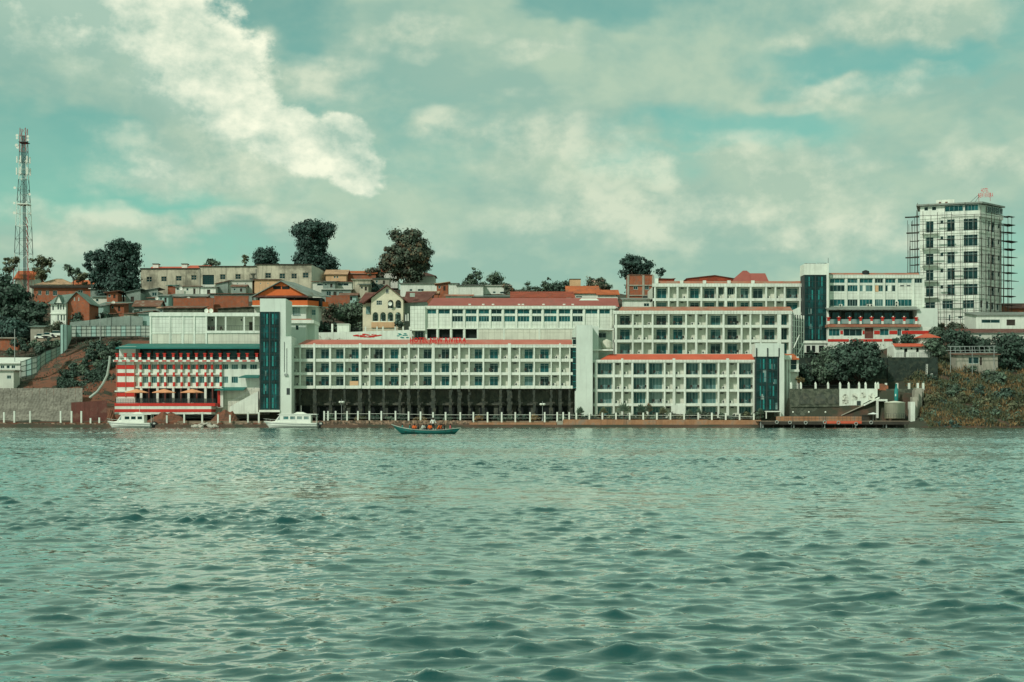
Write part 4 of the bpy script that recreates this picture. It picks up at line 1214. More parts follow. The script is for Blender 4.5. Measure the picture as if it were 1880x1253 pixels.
# ------------------------------------------------------------------ striped waterfront wing on the left with its white block above
def wing_striped():
    Y = 312.0
    X_, Z_ = (lambda q: PX(q, Y)), (lambda q: PZ(q, Y))
    r = thing('hotel_wing', 'red and white striped waterfront wing under a teal awning, with rows of small striped pillars', 'building', (PX(345, Y), Y, PZ(760, Y)))
    # upper white block, set back
    yu = Y + 7
    XU, ZU = (lambda q: PX(q, yu)), (lambda q: PZ(q, yu))
    u = thing('hotel_wing', 'white upper block with an open balcony, above the teal awning of the striped wing', 'building', (PX(376, yu), yu, PZ(632, yu)))
    MB().holes(XU(275.5), XU(378), ZU(640), ZU(574), [], yu, 0.1).build('wall', 'white_tiles', u)
    MB().box(XU(275.5), XU(478), yu + 3.0, yu + 12, ZU(650), ZU(574)).build('back_wall', 'cream_wall', u)
    MB().face([(XU(275.5), yu, ZU(640)), (XU(275.5), yu, ZU(574)), (XU(275.5), yu + 3.1, ZU(574)), (XU(275.5), yu + 3.1, ZU(640))]).build('side_wall', 'white_paint', u)
    MB().box(XU(274), XU(478), yu - 0.25, yu + 3, ZU(581), ZU(574.6)).build('parapet', 'white_paint', u)
    MB().box(XU(378), XU(478), yu - 0.2, yu + 3, ZU(612), ZU(607.5)).build('balcony_slab', 'white_paint', u)
    MB().box(XU(378), XU(478), yu + 0.02, yu + 3, ZU(640), ZU(612)).build('lower_wall', 'cream_tiles', u)
    for q in (276.5, 312, 336, 357, 379, 396.5, 414.5, 448.5, 466):
        MB().box(XU(q) - 0.18, XU(q) + 0.18, yu - 0.16, yu + 0.2, ZU(640 if q < 380 else 608), ZU(581)).build('column', 'white_paint', u)
    for (a, b) in ((280, 311), (316, 332), (338, 354), (359, 376)):
        MB().box(XU(a), XU(b), yu - 0.06, yu + 0.0, ZU(631), ZU(614)).build('wall_panel', 'cream_tiles', u)
    MB().box(XU(277), XU(378), yu - 0.1, yu - 0.0, ZU(613), ZU(612)).build('string_course', 'white_paint', u)
    f = MB()
    for q in range(380, 477, 3):
        f.box(XU(q) - 0.02, XU(q) + 0.02, yu - 0.1, yu - 0.06, ZU(607.5), ZU(598.5))
    f.box(XU(380), XU(477), yu - 0.1, yu - 0.05, ZU(598.9), ZU(598.3))
    f.build('railing', 'dark_metal', u)
    MB().box(XU(453), XU(459), yu + 2.9, yu + 2.98, ZU(607), ZU(590)).build('door', 'dark_wood', u)
    for q in (386, 440):
        ac_unit(u, XU(q), yu + 2.95, ZU(589))
    for k, q in enumerate((382, 388, 393, 405)):
        chair_at(XU(q), yu + 1.0, ZU(607.5), 3.1, ORD[k] + ' dark chair from the left on the open balcony above the teal awning', 'chairs above the teal awning')
    # teal awning
    ya = Y - 1.0
    MB().slab([(PX(212, ya), ya, PZ(638.5, ya)), (PX(478, ya), ya, PZ(638.5, ya)), (PX(478, ya), yu - 0.2, PZ(631.5, yu)), (PX(218, ya), yu - 0.2, PZ(631.5, yu))], 0.28).build('awning', 'teal_awning', r)
    # terrace under the awning
    MB().box(X_(215), X_(478), Y + 4.5, Y + 5, Z_(664), Z_(634)).build('terrace_wall', 'dark_wood', r)  # dark wall colour stands in for the shade of the deep terrace
    for (a, b) in ((252, 268), (272, 292), (296, 318), (322, 345), (349, 370), (374, 398), (402, 428), (432, 460)):
        MB().box(X_(a), X_(b), Y + 4.42, Y + 4.48, Z_(660), Z_(642)).build('terrace_glass', 'glass_teal', r)
    MB().box(X_(217), X_(247.5), Y + 0.8, Y + 4.4, Z_(662), Z_(636)).build('terrace_room', 'white_paint', r)
    for q in range(250, 478, 38):
        MB().tube((X_(q), Y + 0.2, Z_(661)), (X_(q), Y + 0.2, Z_(637.5)), 0.06).build('awning_post', 'dark_metal', r)
    for q in (216, 231, 246, 258, 274, 290, 303, 319, 333, 346.5, 361.5, 377, 389, 405, 420, 439, 454.5, 472):
        b = MB()
        b.box(X_(q) - 0.24, X_(q) + 0.24, Y - 0.55, Y - 0.1, Z_(661.2), Z_(656.5), 1)
        b.box(X_(q) - 0.24, X_(q) + 0.24, Y - 0.55, Y - 0.1, Z_(656.5), Z_(650.5), 0)
        b.box(X_(q) - 0.36, X_(q) + 0.36, Y - 0.68, Y + 0.02, Z_(650.5), Z_(649), 0)
        b.build('pier', ['red_paint', 'white_paint'], r)
    f = MB()
    for q in (655, 658.5):
        f.box(X_(215), X_(475), Y - 0.34, Y - 0.30, Z_(q + 0.3), Z_(q - 0.3))
    f.build('terrace_rail', 'dark_metal', r)
    MB().box(X_(209.5), X_(476), Y - 0.8, Y + 5, Z_(665), Z_(661.2)).build('terrace_slab', 'white_paint', r)
    f = MB()
    for k in range(18):
        f.box(X_(211 + k * 14.7), X_(219 + k * 14.7), Y - 0.84, Y - 0.8, Z_(664.4), Z_(662))
    f.build('slab_stripe', 'red_paint', r)
    # two window storeys
    cx = [258, 274, 290, 303, 319, 333, 346.5, 361.5, 377, 389, 405]
    hs, hB = [], []
    edges = cx + [421, 439, 455, 474]
    for a, b in zip(edges, edges[1:]):
        hs.append((X_(a + 3.0), X_(b - 3.0), Z_(678.3), Z_(669)))
        if b < 440:
            hB.append((X_(a + 3.0), X_(b - 3.0), Z_(703.5), Z_(691.5)))
    MB().holes(X_(248), X_(476.5), Z_(713), Z_(664), hs + hB, Y + 0.6, 0.2).build('wall', 'white_paint', r)
    for k, h in enumerate(hs + hB):
        window(r, *h, Y + 0.6, 3, 1, 0, ['glass_teal', 'glass_curtain', 'glass_dark', 'glass_teal', 'glass_pale'][k % 5], rec=0.1)
    MB().box(X_(248), X_(476.5), Y + 0.9, Y + 13, Z_(762), Z_(664)).build('body', 'cream_wall', r)
    for q in cx:
        b = MB()
        for (t0, t1, m) in ((665, 669.5, 1), (669.5, 679, 0), (679, 684, 1), (684, 692, 0), (692, 702, 1), (702, 710, 0), (710, 713, 1)):
            b.box(X_(q) - 0.22, X_(q) + 0.22, Y - 0.05, Y + 0.58, Z_(t1), Z_(t0), m)
        b.build('striped_column', ['red_paint', 'white_paint'], r)
    MB().box(X_(214), X_(407), Y + 0.05, Y + 0.62, Z_(688.5), Z_(686)).build('sill', 'white_paint', r)
    MB().box(X_(248), X_(407), Y + 0.08, Y + 0.64, Z_(713), Z_(709.5)).build('sill', 'white_paint', r)
    # blank striped end wall, one band per piece
    bands = [(665, 670.5, 1), (670.5, 678, 0), (678, 685, 1), (685, 691, 0), (691, 702, 1), (702, 711, 0), (711, 721, 1), (721, 728.5, 0), (728.5, 741, 1)]
    for t0, t1, m in bands:
        e = 0.06 if m == 0 else 0.0
        MB().box(X_(213.5) - e, X_(248), Y + 0.0 - e, Y + 12, Z_(t1), Z_(t0)).build('wall_band', 'white_paint' if m else 'red_paint', r)
    MB().box(X_(211), X_(249), Y - 0.25, Y + 0.1, Z_(720), Z_(717.5)).build('sill', 'white_paint', r)
    for q in (214.5, 231, 247):
        MB().box(X_(q) - 0.07, X_(q) + 0.07, Y - 0.12, Y + 0.1, Z_(730), Z_(665)).build('pilaster', 'salmon_roof', r)
    # ground storey: dark openings, thin red and white columns
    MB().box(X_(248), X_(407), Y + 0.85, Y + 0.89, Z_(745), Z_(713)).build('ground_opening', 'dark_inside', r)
    for k, q in enumerate((259, 273, 289, 303, 318, 332, 346, 361, 377, 390, 404)):
        e = 0.25 if k % 2 == 0 else 0.14
        MB().box(X_(q) - e, X_(q) + e, Y - 0.0, Y + 0.5, Z_(741), Z_(713)).build('ground_column', 'white_paint' if k % 2 == 0 else 'maroon_roof', r)
    # terrace platform in stripes with a dark rail
    yp = Y - 4.5
    XP, ZP = (lambda q: PX(q, yp)), (lambda q: PZ(q, yp))
    for (t0, t1, m) in ((740.5, 746, 0), (746, 751.5, 1), (751.5, 757, 0), (757, 761, 1)):
        e = 0.05 if m == 0 else 0
        MB().box(XP(210.5), XP(395 if t0 < 746 else 388), yp - e, Y, ZP(t1), ZP(t0)).build('platform_band', 'white_paint' if m else 'red_paint', r)
    f = MB()
    for q in range(212, 396, 3):
        f.box(XP(q) - 0.025, XP(q) + 0.025, yp + 0.1, yp + 0.15, ZP(740.5), ZP(733))
    for p in (733, 736.5, 739.3):
        f.box(XP(211), XP(395), yp + 0.09, yp + 0.16, ZP(p + 0.45), ZP(p - 0.45))
    f.build('terrace_rail', 'dark_metal', r)
    # right end: white stair and small teal awnings
    MB().slab([(X_(396), Y - 1.6, Z_(716)), (X_(450), Y - 1.6, Z_(716)), (X_(452), Y + 0.6, Z_(711)), (X_(405), Y + 0.6, Z_(711))], 0.2).build('awning', 'teal_awning', r)
    MB().slab([(X_(440), Y - 1.4, Z_(693)), (X_(477), Y - 1.4, Z_(693)), (X_(477), Y + 0.6, Z_(688.5)), (X_(449), Y + 0.6, Z_(688.5))], 0.2).build('awning', 'teal_awning', r)
    MB().prism([(X_(422), Z_(760)), (X_(476), Z_(760)), (X_(476), Z_(719)), (X_(468), Z_(723)), (X_(425), Z_(747))], Y - 1.5, Y - 0.6).build('stair_wall', 'white_paint', r)
    f = MB()
    for k in range(16):
        t = k / 15
        xx = X_(424 + 46 * t); zz = Z_(748 - 28 * t)
        f.box(xx - 0.02, xx + 0.02, Y - 1.5, Y - 1.45, zz, zz + 1.0)
    f.slab([(X_(423), Y - 1.52, Z_(748) + 1.05), (X_(472), Y - 1.52, Z_(720) + 1.05), (X_(472), Y - 1.44, Z_(720) + 1.05), (X_(423), Y - 1.44, Z_(748) + 1.05)], 0.06)
    f.build('stair_rail', 'grey_metal', r)
    MB().box(X_(407), X_(476), Y + 0.55, Y + 0.88, Z_(760), Z_(713)).build('ground_wall', 'cream_tiles', r)
    for q in (403, 408):
        MB().box(X_(q) - 0.3, X_(q) + 0.3, Y - 0.6, Y - 0.1, Z_(748), Z_(713)).build('ground_column', 'red_paint' if q == 403 else 'white_paint', r)
    # parasols on the terrace
    for k, (q, lab) in enumerate(((251, 'orange parasol at the striped end wall of the terrace'), (301, 'middle orange parasol of the three on the striped terrace'), (353, 'orange parasol on the striped terrace nearest the teal awning'))):
        yq = yp + 1.6
        c = (PX(q, yq), yq, PZ(740.5, yq))
        p = thing('parasol', lab, 'parasol', c, 'orange terrace parasols')
        hgt = PZ(714.3, yq) - c[2]
        MB().tube(c, (c[0], c[1], c[2] + hgt), 0.04).build('pole', 'dark_wood', p)
        b = MB(); n = 8; rad = 2.6
        rim = [(c[0] + rad * math.cos(2 * math.pi * (i + .5) / n), c[1] + rad * 0.75 * math.sin(2 * math.pi * (i + .5) / n), c[2] + hgt - 0.75) for i in range(n)]
        top = (c[0], c[1], c[2] + hgt)
        for i in range(n):
            b.face([rim[i], rim[(i + 1) % n], top])
            a, d = rim[i], rim[(i + 1) % n]
            b.face([(a[0], a[1], a[2] - 0.13), (d[0], d[1], d[2] - 0.13), d, a])
        b.build('canopy', 'parasol_orange', p)
        MB().lathe(c, [(0.35, 0), (0.3, 0.1)], 10).build('base', 'concrete', p)
    # glass lift tower beside it
    Yl = 308.0
    s = thing('lift_tower', 'dark glass lift tower with plain pale shaft beside the striped wing', 'lift tower', (PX(500, Yl), Yl, PZ(765, Yl)))
    glass_shaft(s, Yl, 477.5, 513, 573, 753, 4, 14, 5)
    MB().box(PX(477, Yl), PX(524.5, Yl), Yl + 0.12, Yl + 9, PZ(573, Yl), PZ(548.5, Yl)).build('head_box', 'pale_tower', s)
    MB().box(PX(513.2, Yl), PX(535, Yl), Yl + 0.1, Yl + 8, PZ(766, Yl), PZ(618, Yl)).build('shaft_wall', 'pale_tower', s)
    MB().box(PX(513.2, Yl), PX(524.5, Yl), Yl + 0.11, Yl + 8, PZ(618, Yl), PZ(573, Yl)).build('upper_shaft', 'pale_tower', s)
    for (a, b, c, d) in ((526, 527, 640, 690), (526, 532, 713, 725), (521.5, 522.5, 628, 684)):
        MB().box(PX(a, Yl), PX(b, Yl), Yl + 0.06, Yl + 0.1, PZ(d, Yl), PZ(c, Yl)).build('slot', 'dark_metal', s)
    MB().box(PX(522, Yl), PX(528, Yl), Yl - 0.3, Yl + 0.1, PZ(690, Yl), PZ(686.5, Yl)).build('lamp_box', 'grey_metal', s)
    MB().box(PX(476, Yl), PX(514, Yl), Yl - 0.2, Yl + 5, PZ(757, Yl), PZ(753, Yl)).build('sill', 'white_paint', s)
    for (q, p0, p1) in ((484, 681, 691), (484, 708, 718), (486, 596, 612), (503, 580, 588), (502, 720, 745), (486, 640, 660)):
        MB().box(PX(q, Yl), PX(q + 5.5, Yl), Yl + 0.015, Yl + 0.025, PZ(p1, Yl), PZ(p0, Yl)).build('pale_panel', 'glass_pale' if p0 in (681, 708) else 'glass_teal', s)  # paler glass pieces before the dark panes
    # pale room behind the lift
    Yr = 322.0
    a = thing('roof_room', 'pale flat roofed room with a small dark window behind the tall lift tower', 'building', (PX(550, Yr), Yr, PZ(640, Yr)))
    h = (PX(543, Yr), PX(548, Yr), PZ(606, Yr), PZ(598, Yr))
    MB().holes(PX(525.5, Yr), PX(562, Yr), PZ(640, Yr), PZ(594, Yr), [h], Yr, 0.2).build('wall', 'pale_tower', a)
    MB().box(h[0], h[1], Yr + 0.2, Yr + 0.23, h[2], h[3]).build('pane', 'glass_dark', a)
    MB().box(PX(562.1, Yr), PX(575, Yr), Yr + 2.5, Yr + 9, PZ(640, Yr), PZ(594, Yr)).build('side_wing', 'pale_tower', a)
    MB().box(PX(525.6, Yr), PX(562, Yr), Yr + 0.4, Yr + 9, PZ(640, Yr), PZ(594, Yr)).build('body', 'pale_tower', a)
    MB().box(PX(525, Yr), PX(576.5, Yr), Yr - 0.5, Yr + 9.5, PZ(594, Yr), PZ(588, Yr)).build('roof_slab', 'white_paint', a)
    MB().slab([(PX(526, Yr), Yr - 0.2, PZ(587.9, Yr)), (PX(572, Yr), Yr - 0.2, PZ(587.9, Yr)), (PX(566, Yr), Yr + 5, PZ(586, Yr) + .4), (PX(526, Yr), Yr + 5, PZ(586, Yr) + .4)], 0.08).build('roof', 'salmon_roof', a)


wing_striped()


# ------------------------------------------------------------------ terrace wall with arches and paintings behind the long wing
def arch_wall():
    Y = 337.0
    X_, Z_ = (lambda q: PX(q, Y)), (lambda q: PZ(q, Y))
    r = thing('terrace_wall', 'white terrace wall with rubble arches and painted murals behind the long wing roof', 'wall', (PX(660, Y), Y, PZ(630, Y)))
    MB().prism([(X_(560), Z_(640)), (X_(756), Z_(640)), (X_(756), Z_(606)), (X_(640), Z_(610)), (X_(576), Z_(611)), (X_(560), Z_(614))], Y, Y + 1).build('wall', 'white_paint', r)
    for (cx_, w_, hh) in ((583, 9, 12), (604, 9, 9), (624, 7, 7)):
        pts = [(X_(cx_ - w_), Z_(628))] + [(X_(cx_ + w_ * math.cos(t)), Z_(628) + (hh * 0.13) * math.sin(t)) for t in np.linspace(0, math.pi, 9)][::-1][::-1]
        pts = [(X_(cx_ + w_ * math.cos(t)), Z_(627.5) + hh * 0.13 * math.sin(t)) for t in np.linspace(0, math.pi, 10)] + [(X_(cx_ - w_), Z_(629)), (X_(cx_ + w_), Z_(629))]
        MB().prism(pts[::-1], Y - 0.08, Y + 0.02).build('arch_infill', 'lace_stone', r)
    red = MB()
    rnd = random.Random(6)
    for k in range(34):
        cx_ = 651 + 48 * rnd.random(); z = Z_(616.5) + rnd.uniform(-0.45, 0.45) * (1 - abs(cx_ - 675) / 30)
        red.ball((X_(cx_), Y - 0.02 - 0.001 * k, z), 0.24 + rnd.uniform(-.12, .14), 6, 0, (1.5, 0.06, 0.5))
    red.build('red_mural', 'red_paint', r)
    gr = MB()
    for k in range(9):
        cx_ = 731 + 17 * k / 8; z = Z_(617) + 0.5 * math.sin(k * 1.3)
        gr.ball((X_(cx_), Y - 0.03, z), 0.28, 8, 0, (1.4, 0.06, 0.5))
    gr.build('green_mural', 'teal_paint', r)
    b = thing('white_cabin', 'plain white service box on the terrace beside the mural wall', 'cabin', (PX(630, Y + 3), Y + 3, PZ(612, Y)))
    MB().box(PX(619, Y + 1.5), PX(641, Y + 1.5), Y + 1.5, Y + 4.5, PZ(622, Y), PZ(595.5, Y)).build('body', 'white_paint', b)
    MB().box(PX(618.4, Y + 1.5), PX(641.6, Y + 1.5), Y + 1.3, Y + 4.7, PZ(595.5, Y), PZ(594, Y)).build('lid', 'white_metal', b)
    MB().box(PX(608, Y + 1.5), PX(611.5, Y + 1.5), Y + 1.6, Y + 2.0, PZ(622, Y), PZ(594, Y)).build('post', 'white_paint', b)
    # fence below the yellow house
    Yf = 341.0
    f = thing('terrace_fence', 'white posts with dark rails at the foot of the yellow arcaded house', 'fence', (PX(710, Yf), Yf, PZ(612, Yf)))
    for q in (671, 692, 703, 725.5, 740, 752):
        MB().box(PX(q, Yf) - 0.17, PX(q, Yf) + 0.17, Yf, Yf + 0.3, PZ(616, Yf), PZ(600, Yf)).build('post', 'white_paint', f)
    for p in (603, 606, 609):
        MB().box(PX(640, Yf), PX(754, Yf), Yf + 0.1, Yf + 0.16, PZ(p + 0.4, Yf), PZ(p, Yf)).build('rail', 'dark_metal', f)


arch_wall()


# ------------------------------------------------------------------ generic small house
def house(name, label, x0, x1, eave, base, Y, depth, wall, roof, wins=(), doors=(), group=None, cat='house', glass='glass_dark', over=0.5, found=3.0):
    """front wall with openings, body and a roof ('gx' ridge along x, 'gy' gable to the front, 'shed', 'flat', 'hip')"""
    r = thing(name, label, cat, (PX((x0 + x1) / 2, Y), Y, PZ(base, Y)), group)
    xa, xb, zt, zb = PX(x0, Y), PX(x1, Y), PZ(eave, Y), PZ(base, Y) - found
    hs = [(PX(a, Y), PX(b, Y), PZ(d, Y), PZ(c, Y)) for a, b, c, d in wins]
    hd = [(PX(a, Y), PX(b, Y), PZ(d, Y), PZ(c, Y)) for a, b, c, d in doors]
    b = MB().holes(xa, xb, zb, zt, hs + hd, Y, 0.18)
    yb = Y + depth
    b.face([(xa, Y, zb), (xa, Y, zt), (xa, yb, zt), (xa, yb, zb)]); b.face([(xb, Y, zt), (xb, Y, zb), (xb, yb, zb), (xb, yb, zt)])
    b.face([(xb, yb, zb), (xa, yb, zb), (xa, yb, zt), (xb, yb, zt)])
    kind, ridge, rm = roof
    zr = PZ(ridge, Y)
    xm = (xa + xb) / 2
    f = MB(); t = 0.14
    if kind == 'gy':
        b.face([(xa, Y, zt), (xb, Y, zt), (xm, Y, zr)])
        sl = (zr - zt) / (xm - xa)
        f.slab([(xa - over, Y - over, zt - over * sl + t), (xm, Y - over, zr + t), (xm, yb + over, zr + t), (xa - over, yb + over, zt - over * sl + t)], t)
        f.slab([(xm, Y - over, zr + t), (xb + over, Y - over, zt - over * sl + t), (xb + over, yb + over, zt - over * sl + t), (xm, yb + over, zr + t)], t)
    elif kind == 'gx':
        ym = (Y + yb) / 2
        b.face([(xa, yb, zt), (xa, Y, zt), (xa, ym, zr)]); b.face([(xb, Y, zt), (xb, yb, zt), (xb, ym, zr)])
        sl = (zr - zt) / (ym - Y)
        f.slab([(xa - over, Y - over, zt - over * sl + t), (xb + over, Y - over, zt - over * sl + t), (xb + over, ym, zr + t), (xa - over, ym, zr + t)], t)
        f.slab([(xa - over, ym, zr + t), (xb + over, ym, zr + t), (xb + over, yb + over, zt - over * sl + t), (xa - over, yb + over, zt - over * sl + t)], t)
    elif kind == 'shed':
        f.slab([(xa - over, Y - over, zt + t), (xb + over, Y - over, zt + t), (xb + over, yb + over, zr + t), (xa - over, yb + over, zr + t)], t)
        b.face([(xa, yb, zt), (xa, Y, zt), (xa, yb, zr)]); b.face([(xb, Y, zt), (xb, yb, zt), (xb, yb, zr)])
    elif kind == 'shedx':                       # falls to the side
        f.slab([(xa - over, Y - over, zt + t), (xb + over, Y - over, zr + t), (xb + over, yb + over, zr + t), (xa - over, yb + over, zt + t)], t)
        hi, lo = max(zt, zr), zt
        b.face([(xa, Y, zt), (xb, Y, zt), (xb, Y, zr)])
    elif kind == 'hip':
        ym = (Y + yb) / 2; k = min((xb - xa) * 0.42, depth * 0.5)
        A, B_, Cc, D = (xa - over, Y - over, zt), (xb + over, Y - over, zt), (xb + over, yb + over, zt), (xa - over, yb + over, zt)
        E, G = (xa + k, ym, zr), (xb - k, ym, zr)
        for q in ((A, B_, G, E), (B_, Cc, G), (Cc, D, E, G), (D, A, E), (D, Cc, B_, A)):
            f.face(list(q))
    else:
        f.box(xa - over, xb + over, Y - over, yb + over, zt, zt + max(0.2, zr - zt))
    b.build('wall', wall, r)
    f.build('roof', rm, r)
    for h in hs:
        window(r, *h, Y, 2 if h[1] - h[0] > 0.8 else 1, 1, 0, glass, 'frame' if wall != 'old_wall' else 'concrete', bar=0.08, rec=0.1)
    for h in hd:
        MB().box(h[0], h[1], Y + 0.15, Y + 0.2, h[2], h[3]).build('door', 'dark_wood', r)
    return r


# ------------------------------------------------------------------ the orange gabled house behind the lift tower
def orange_house():
    Y = 345.0
    X_, Z_ = (lambda q: PX(q, Y)), (lambda q: PZ(q, Y))
    r = thing('house', 'house with an orange gable, orange balcony band and pale metal roof', 'house', (PX(525, Y), Y, PZ(590, Y)))
    MB().box(X_(526), X_(561), Y + 1.0, Y + 9, Z_(600), Z_(562)).build('wall', 'white_paint', r)
    MB().box(X_(561), X_(581), Y + 3.5, Y + 9, Z_(600), Z_(562)).build('side_wall', 'white_paint', r)
    MB().box(X_(465), X_(526), Y + 1.2, Y + 9, Z_(600), Z_(562)).build('wall', 'cream_wall', r)
    window(r, X_(536), X_(550), Z_(579), Z_(564), Y + 0.9, 3, 3, 0, 'glass_pale', rec=0.0)
    window(r, X_(569), X_(576), Z_(577), Z_(567), Y + 3.4, 2, 2, 0, 'glass_pale', rec=0.0)
    b = MB().box(X_(464), X_(565), Y - 0.4, Y - 0.1, Z_(561), Z_(552))
    b.build('balcony_band', 'orange_paint', r)
    MB().slab([(X_(565), Y - 0.4, Z_(552)), (X_(597), Y + 6, PZ(555, Y + 6)), (X_(597), Y + 6.2, PZ(555, Y + 6)), (X_(565), Y - 0.1, Z_(552))], 1.2).build('balcony_band', 'orange_paint', r)
    MB().slab([(X_(463), Y - 0.6, Z_(561.2)), (X_(566), Y - 0.6, Z_(561.2)), (X_(594), Y + 6, PZ(563, Y + 6)), (X_(594), Y + 9, PZ(563, Y + 9)), (X_(463), Y + 9, Z_(561.2))], 0.3).build('balcony_slab', 'white_paint', r)
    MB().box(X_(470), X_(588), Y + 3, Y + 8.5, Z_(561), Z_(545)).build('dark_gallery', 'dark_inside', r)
    for q in (464.5, 480, 500, 520, 541, 565):
        MB().box(X_(q) - 0.12, X_(q) + 0.12, Y - 0.35, Y - 0.15, Z_(552), Z_(545)).build('gallery_post', 'dark_wood', r)
    # gable with two dark slots
    hs = [(502, 516), (518, 532)]
    g = MB().prism([(X_(470), Z_(544)), (X_(565), Z_(544)), (X_(517), Z_(518.5))], Y - 0.3, Y - 0.05)
    g.build('gable', 'orange_paint', r)
    for a, b_ in hs:
        MB().box(X_(a), X_(b_), Y - 0.36, Y - 0.3, Z_(531.5), Z_(526)).build('gable_slot', 'dark_inside', r)
    MB().box(X_(464), X_(566), Y - 0.9, Y + 0.2, Z_(546.5), Z_(543.5)).build('eave_board', 'maroon_roof', r)
    t = MB()
    t.slab([(X_(462), Y - 1.2, Z_(545.5)), (X_(517), Y - 1.2, Z_(516)), (X_(530), Y + 9, PZ(520, Y + 9)), (X_(470), Y + 9, PZ(546, Y + 9))], 0.2)
    t.slab([(X_(517), Y - 1.2, Z_(516)), (X_(567), Y - 1.2, Z_(543.5)), (X_(601), Y + 8, PZ(545, Y + 8)), (X_(530), Y + 9, PZ(519, Y + 9))], 0.2)
    t.build('roof', 'grey_roof', r)


orange_house()


# ------------------------------------------------------------------ yellow arcaded house
def yellow_house():
    Y = 347.0
    X_, Z_ = (lambda q: PX(q, Y)), (lambda q: PZ(q, Y))
    r = thing('house', 'pale yellow gabled house with arched arcades and maroon roofs', 'house', (PX(711, Y), Y, PZ(600, Y)))
    arches = [(712, 722.5, 549, 567.5), (726, 736.5, 549, 567.5), (684, 694.5, 571.5, 591), (698, 708.5, 571.5, 591), (711.5, 722, 571.5, 591), (725.5, 736, 571.5, 591)]
    hs = [(X_(a), X_(b), Z_(d), Z_(c + 2)) for a, b, c, d in arches] + [(X_(691), X_(701.5), Z_(560.5), Z_(552)), (X_(708), X_(713.5), Z_(538.5), Z_(531))]
    b = MB().holes(X_(681.5), X_(740), Z_(612), Z_(548), hs[:6] + [hs[6]], Y, 0.3)
    b.prism([(X_(681.5), Z_(548)), (X_(740), Z_(548)), (X_(736), Z_(545)), (X_(711), Z_(525.5)), (X_(686), Z_(545))], Y, Y + 0.3)
    b.face([(X_(740), Y, Z_(548)), (X_(740), Y, Z_(612)), (X_(740), Y + 9, Z_(612)), (X_(740), Y + 9, Z_(548))])
    b.face([(X_(681.5), Y, Z_(612)), (X_(681.5), Y, Z_(548)), (X_(681.5), Y + 9, Z_(548)), (X_(681.5), Y + 9, Z_(612))])
    b.build('wall', 'yellow_wall', r)
    for (a, b_, c, d) in arches:
        xa, xb, zc = X_(a), X_(b_), Z_(c + 2)
        m = MB()
        n = 6
        xm, rr = (xa + xb) / 2, (xb - xa) / 2
        for s in (-1, 1):
            pts = [(xm + s * rr, zc - 0.01), (xm + s * rr, zc - 0.8)] + [(xm + s * rr * math.cos(t), zc - 0.8 + 0.79 * math.sin(t)) for t in np.linspace(0.2, math.pi / 2, n)]
            m.prism(pts if s < 0 else pts[::-1], Y + 0.03, Y + 0.2)
        m.build('arch_spandrel', 'yellow_wall', r)
        MB().box(xa, xb, Y + 1.5, Y + 1.55, Z_(d), zc).build('arcade_back', 'teal_sheet' if c > 560 else 'tin_wall', r)
        MB().box(xa, xb, Y + 0.1, Y + 0.25, Z_(d), Z_(d - 1.2)).build('arcade_sill', 'white_paint', r)
        window(r, xm - 0.4, xm + 0.4, Z_(d) + 0.1, zc - 0.5, Y + 1.35, 2, 2, 0, 'glass_dark', rec=0.1)
    window(r, *hs[6], Y, 3, 2, 0, 'glass_dark', 'white_metal', rec=0.08)
    window(r, *hs[7], Y - 0.2, 2, 1, 0, 'glass_dark', 'white_metal', rec=0.1)
    MB().box(X_(682), X_(725), Y - 0.3, Y - 0.0, Z_(602), Z_(592)).build('base_band', 'peach_wall', r)
    t = MB()
    t.slab([(X_(666), Y - 0.9, Z_(557)), (X_(711), Y - 0.9, Z_(523)), (X_(711), Y + 9, Z_(523)), (X_(666), Y + 9, Z_(557))], 0.2)
    t.slab([(X_(711), Y - 0.9, Z_(523)), (X_(747), Y - 0.9, Z_(553)), (X_(747), Y + 9, Z_(553)), (X_(711), Y + 9, Z_(523))], 0.2)
    t.build('roof', 'maroon_roof', r)
    y2 = Y + 2.5
    MB().box(PX(666, y2), PX(682, y2), y2, y2 + 7, PZ(612, y2), PZ(553, y2)).build('side_room', 'yellow_wall', r)
    window(r, PX(672, y2), PX(680, y2), PZ(577, y2), PZ(563, y2), y2 - 0.1, 2, 2, 0, 'glass_pale', rec=0.0)
    MB().slab([(PX(659, y2), y2 - 1, PZ(556, y2)), (PX(684, y2), y2 - 1, PZ(556, y2)), (PX(702, y2), y2 + 4, PZ(537, y2 + 4)), (PX(668, y2), y2 + 4, PZ(537, y2 + 4))], 0.16).build('side_roof', 'maroon_roof', r)
    y3 = Y + 4
    MB().box(PX(742, y3), PX(783, y3), y3, y3 + 7, PZ(612, y3), PZ(554, y3)).build('rear_room', 'tin_wall', r)
    MB().slab([(PX(741, y3), y3 - 0.8, PZ(556, y3)), (PX(783, y3), y3 - 0.8, PZ(554, y3)), (PX(801, y3), y3 + 5, PZ(535.5, y3 + 5)), (PX(743, y3), y3 + 5, PZ(535.5, y3 + 5))], 0.16).build('rear_roof', 'maroon_roof', r)
    MB().box(PX(753, y3), PX(762, y3), y3 - 0.9, y3 - 0.8, PZ(546, y3), PZ(539, y3)).build('roof_patch', 'tin_fence', r)
    c = thing('fabric_frame', 'small black and white patterned screen beside the yellow house', 'screen', (PX(747, Y), Y - 1.5, PZ(598, Y)))
    for k in range(4):
        MB().box(PX(743 + 2 * k, Y), PX(745 + 2 * k, Y), Y - 1.6, Y - 1.5, PZ(592 - 1.5 * (k % 2), Y), PZ(577 + 2 * (k % 3), Y)).build('screen_panel', 'white_paint' if k % 2 else 'dark_metal', c)
        MB().box(PX(744 + 2 * k, Y) - 0.03, PX(744 + 2 * k, Y) + 0.03, Y - 1.58, Y - 1.52, PZ(612, Y), PZ(590, Y)).build('screen_leg', 'dark_metal', c)


yellow_house()


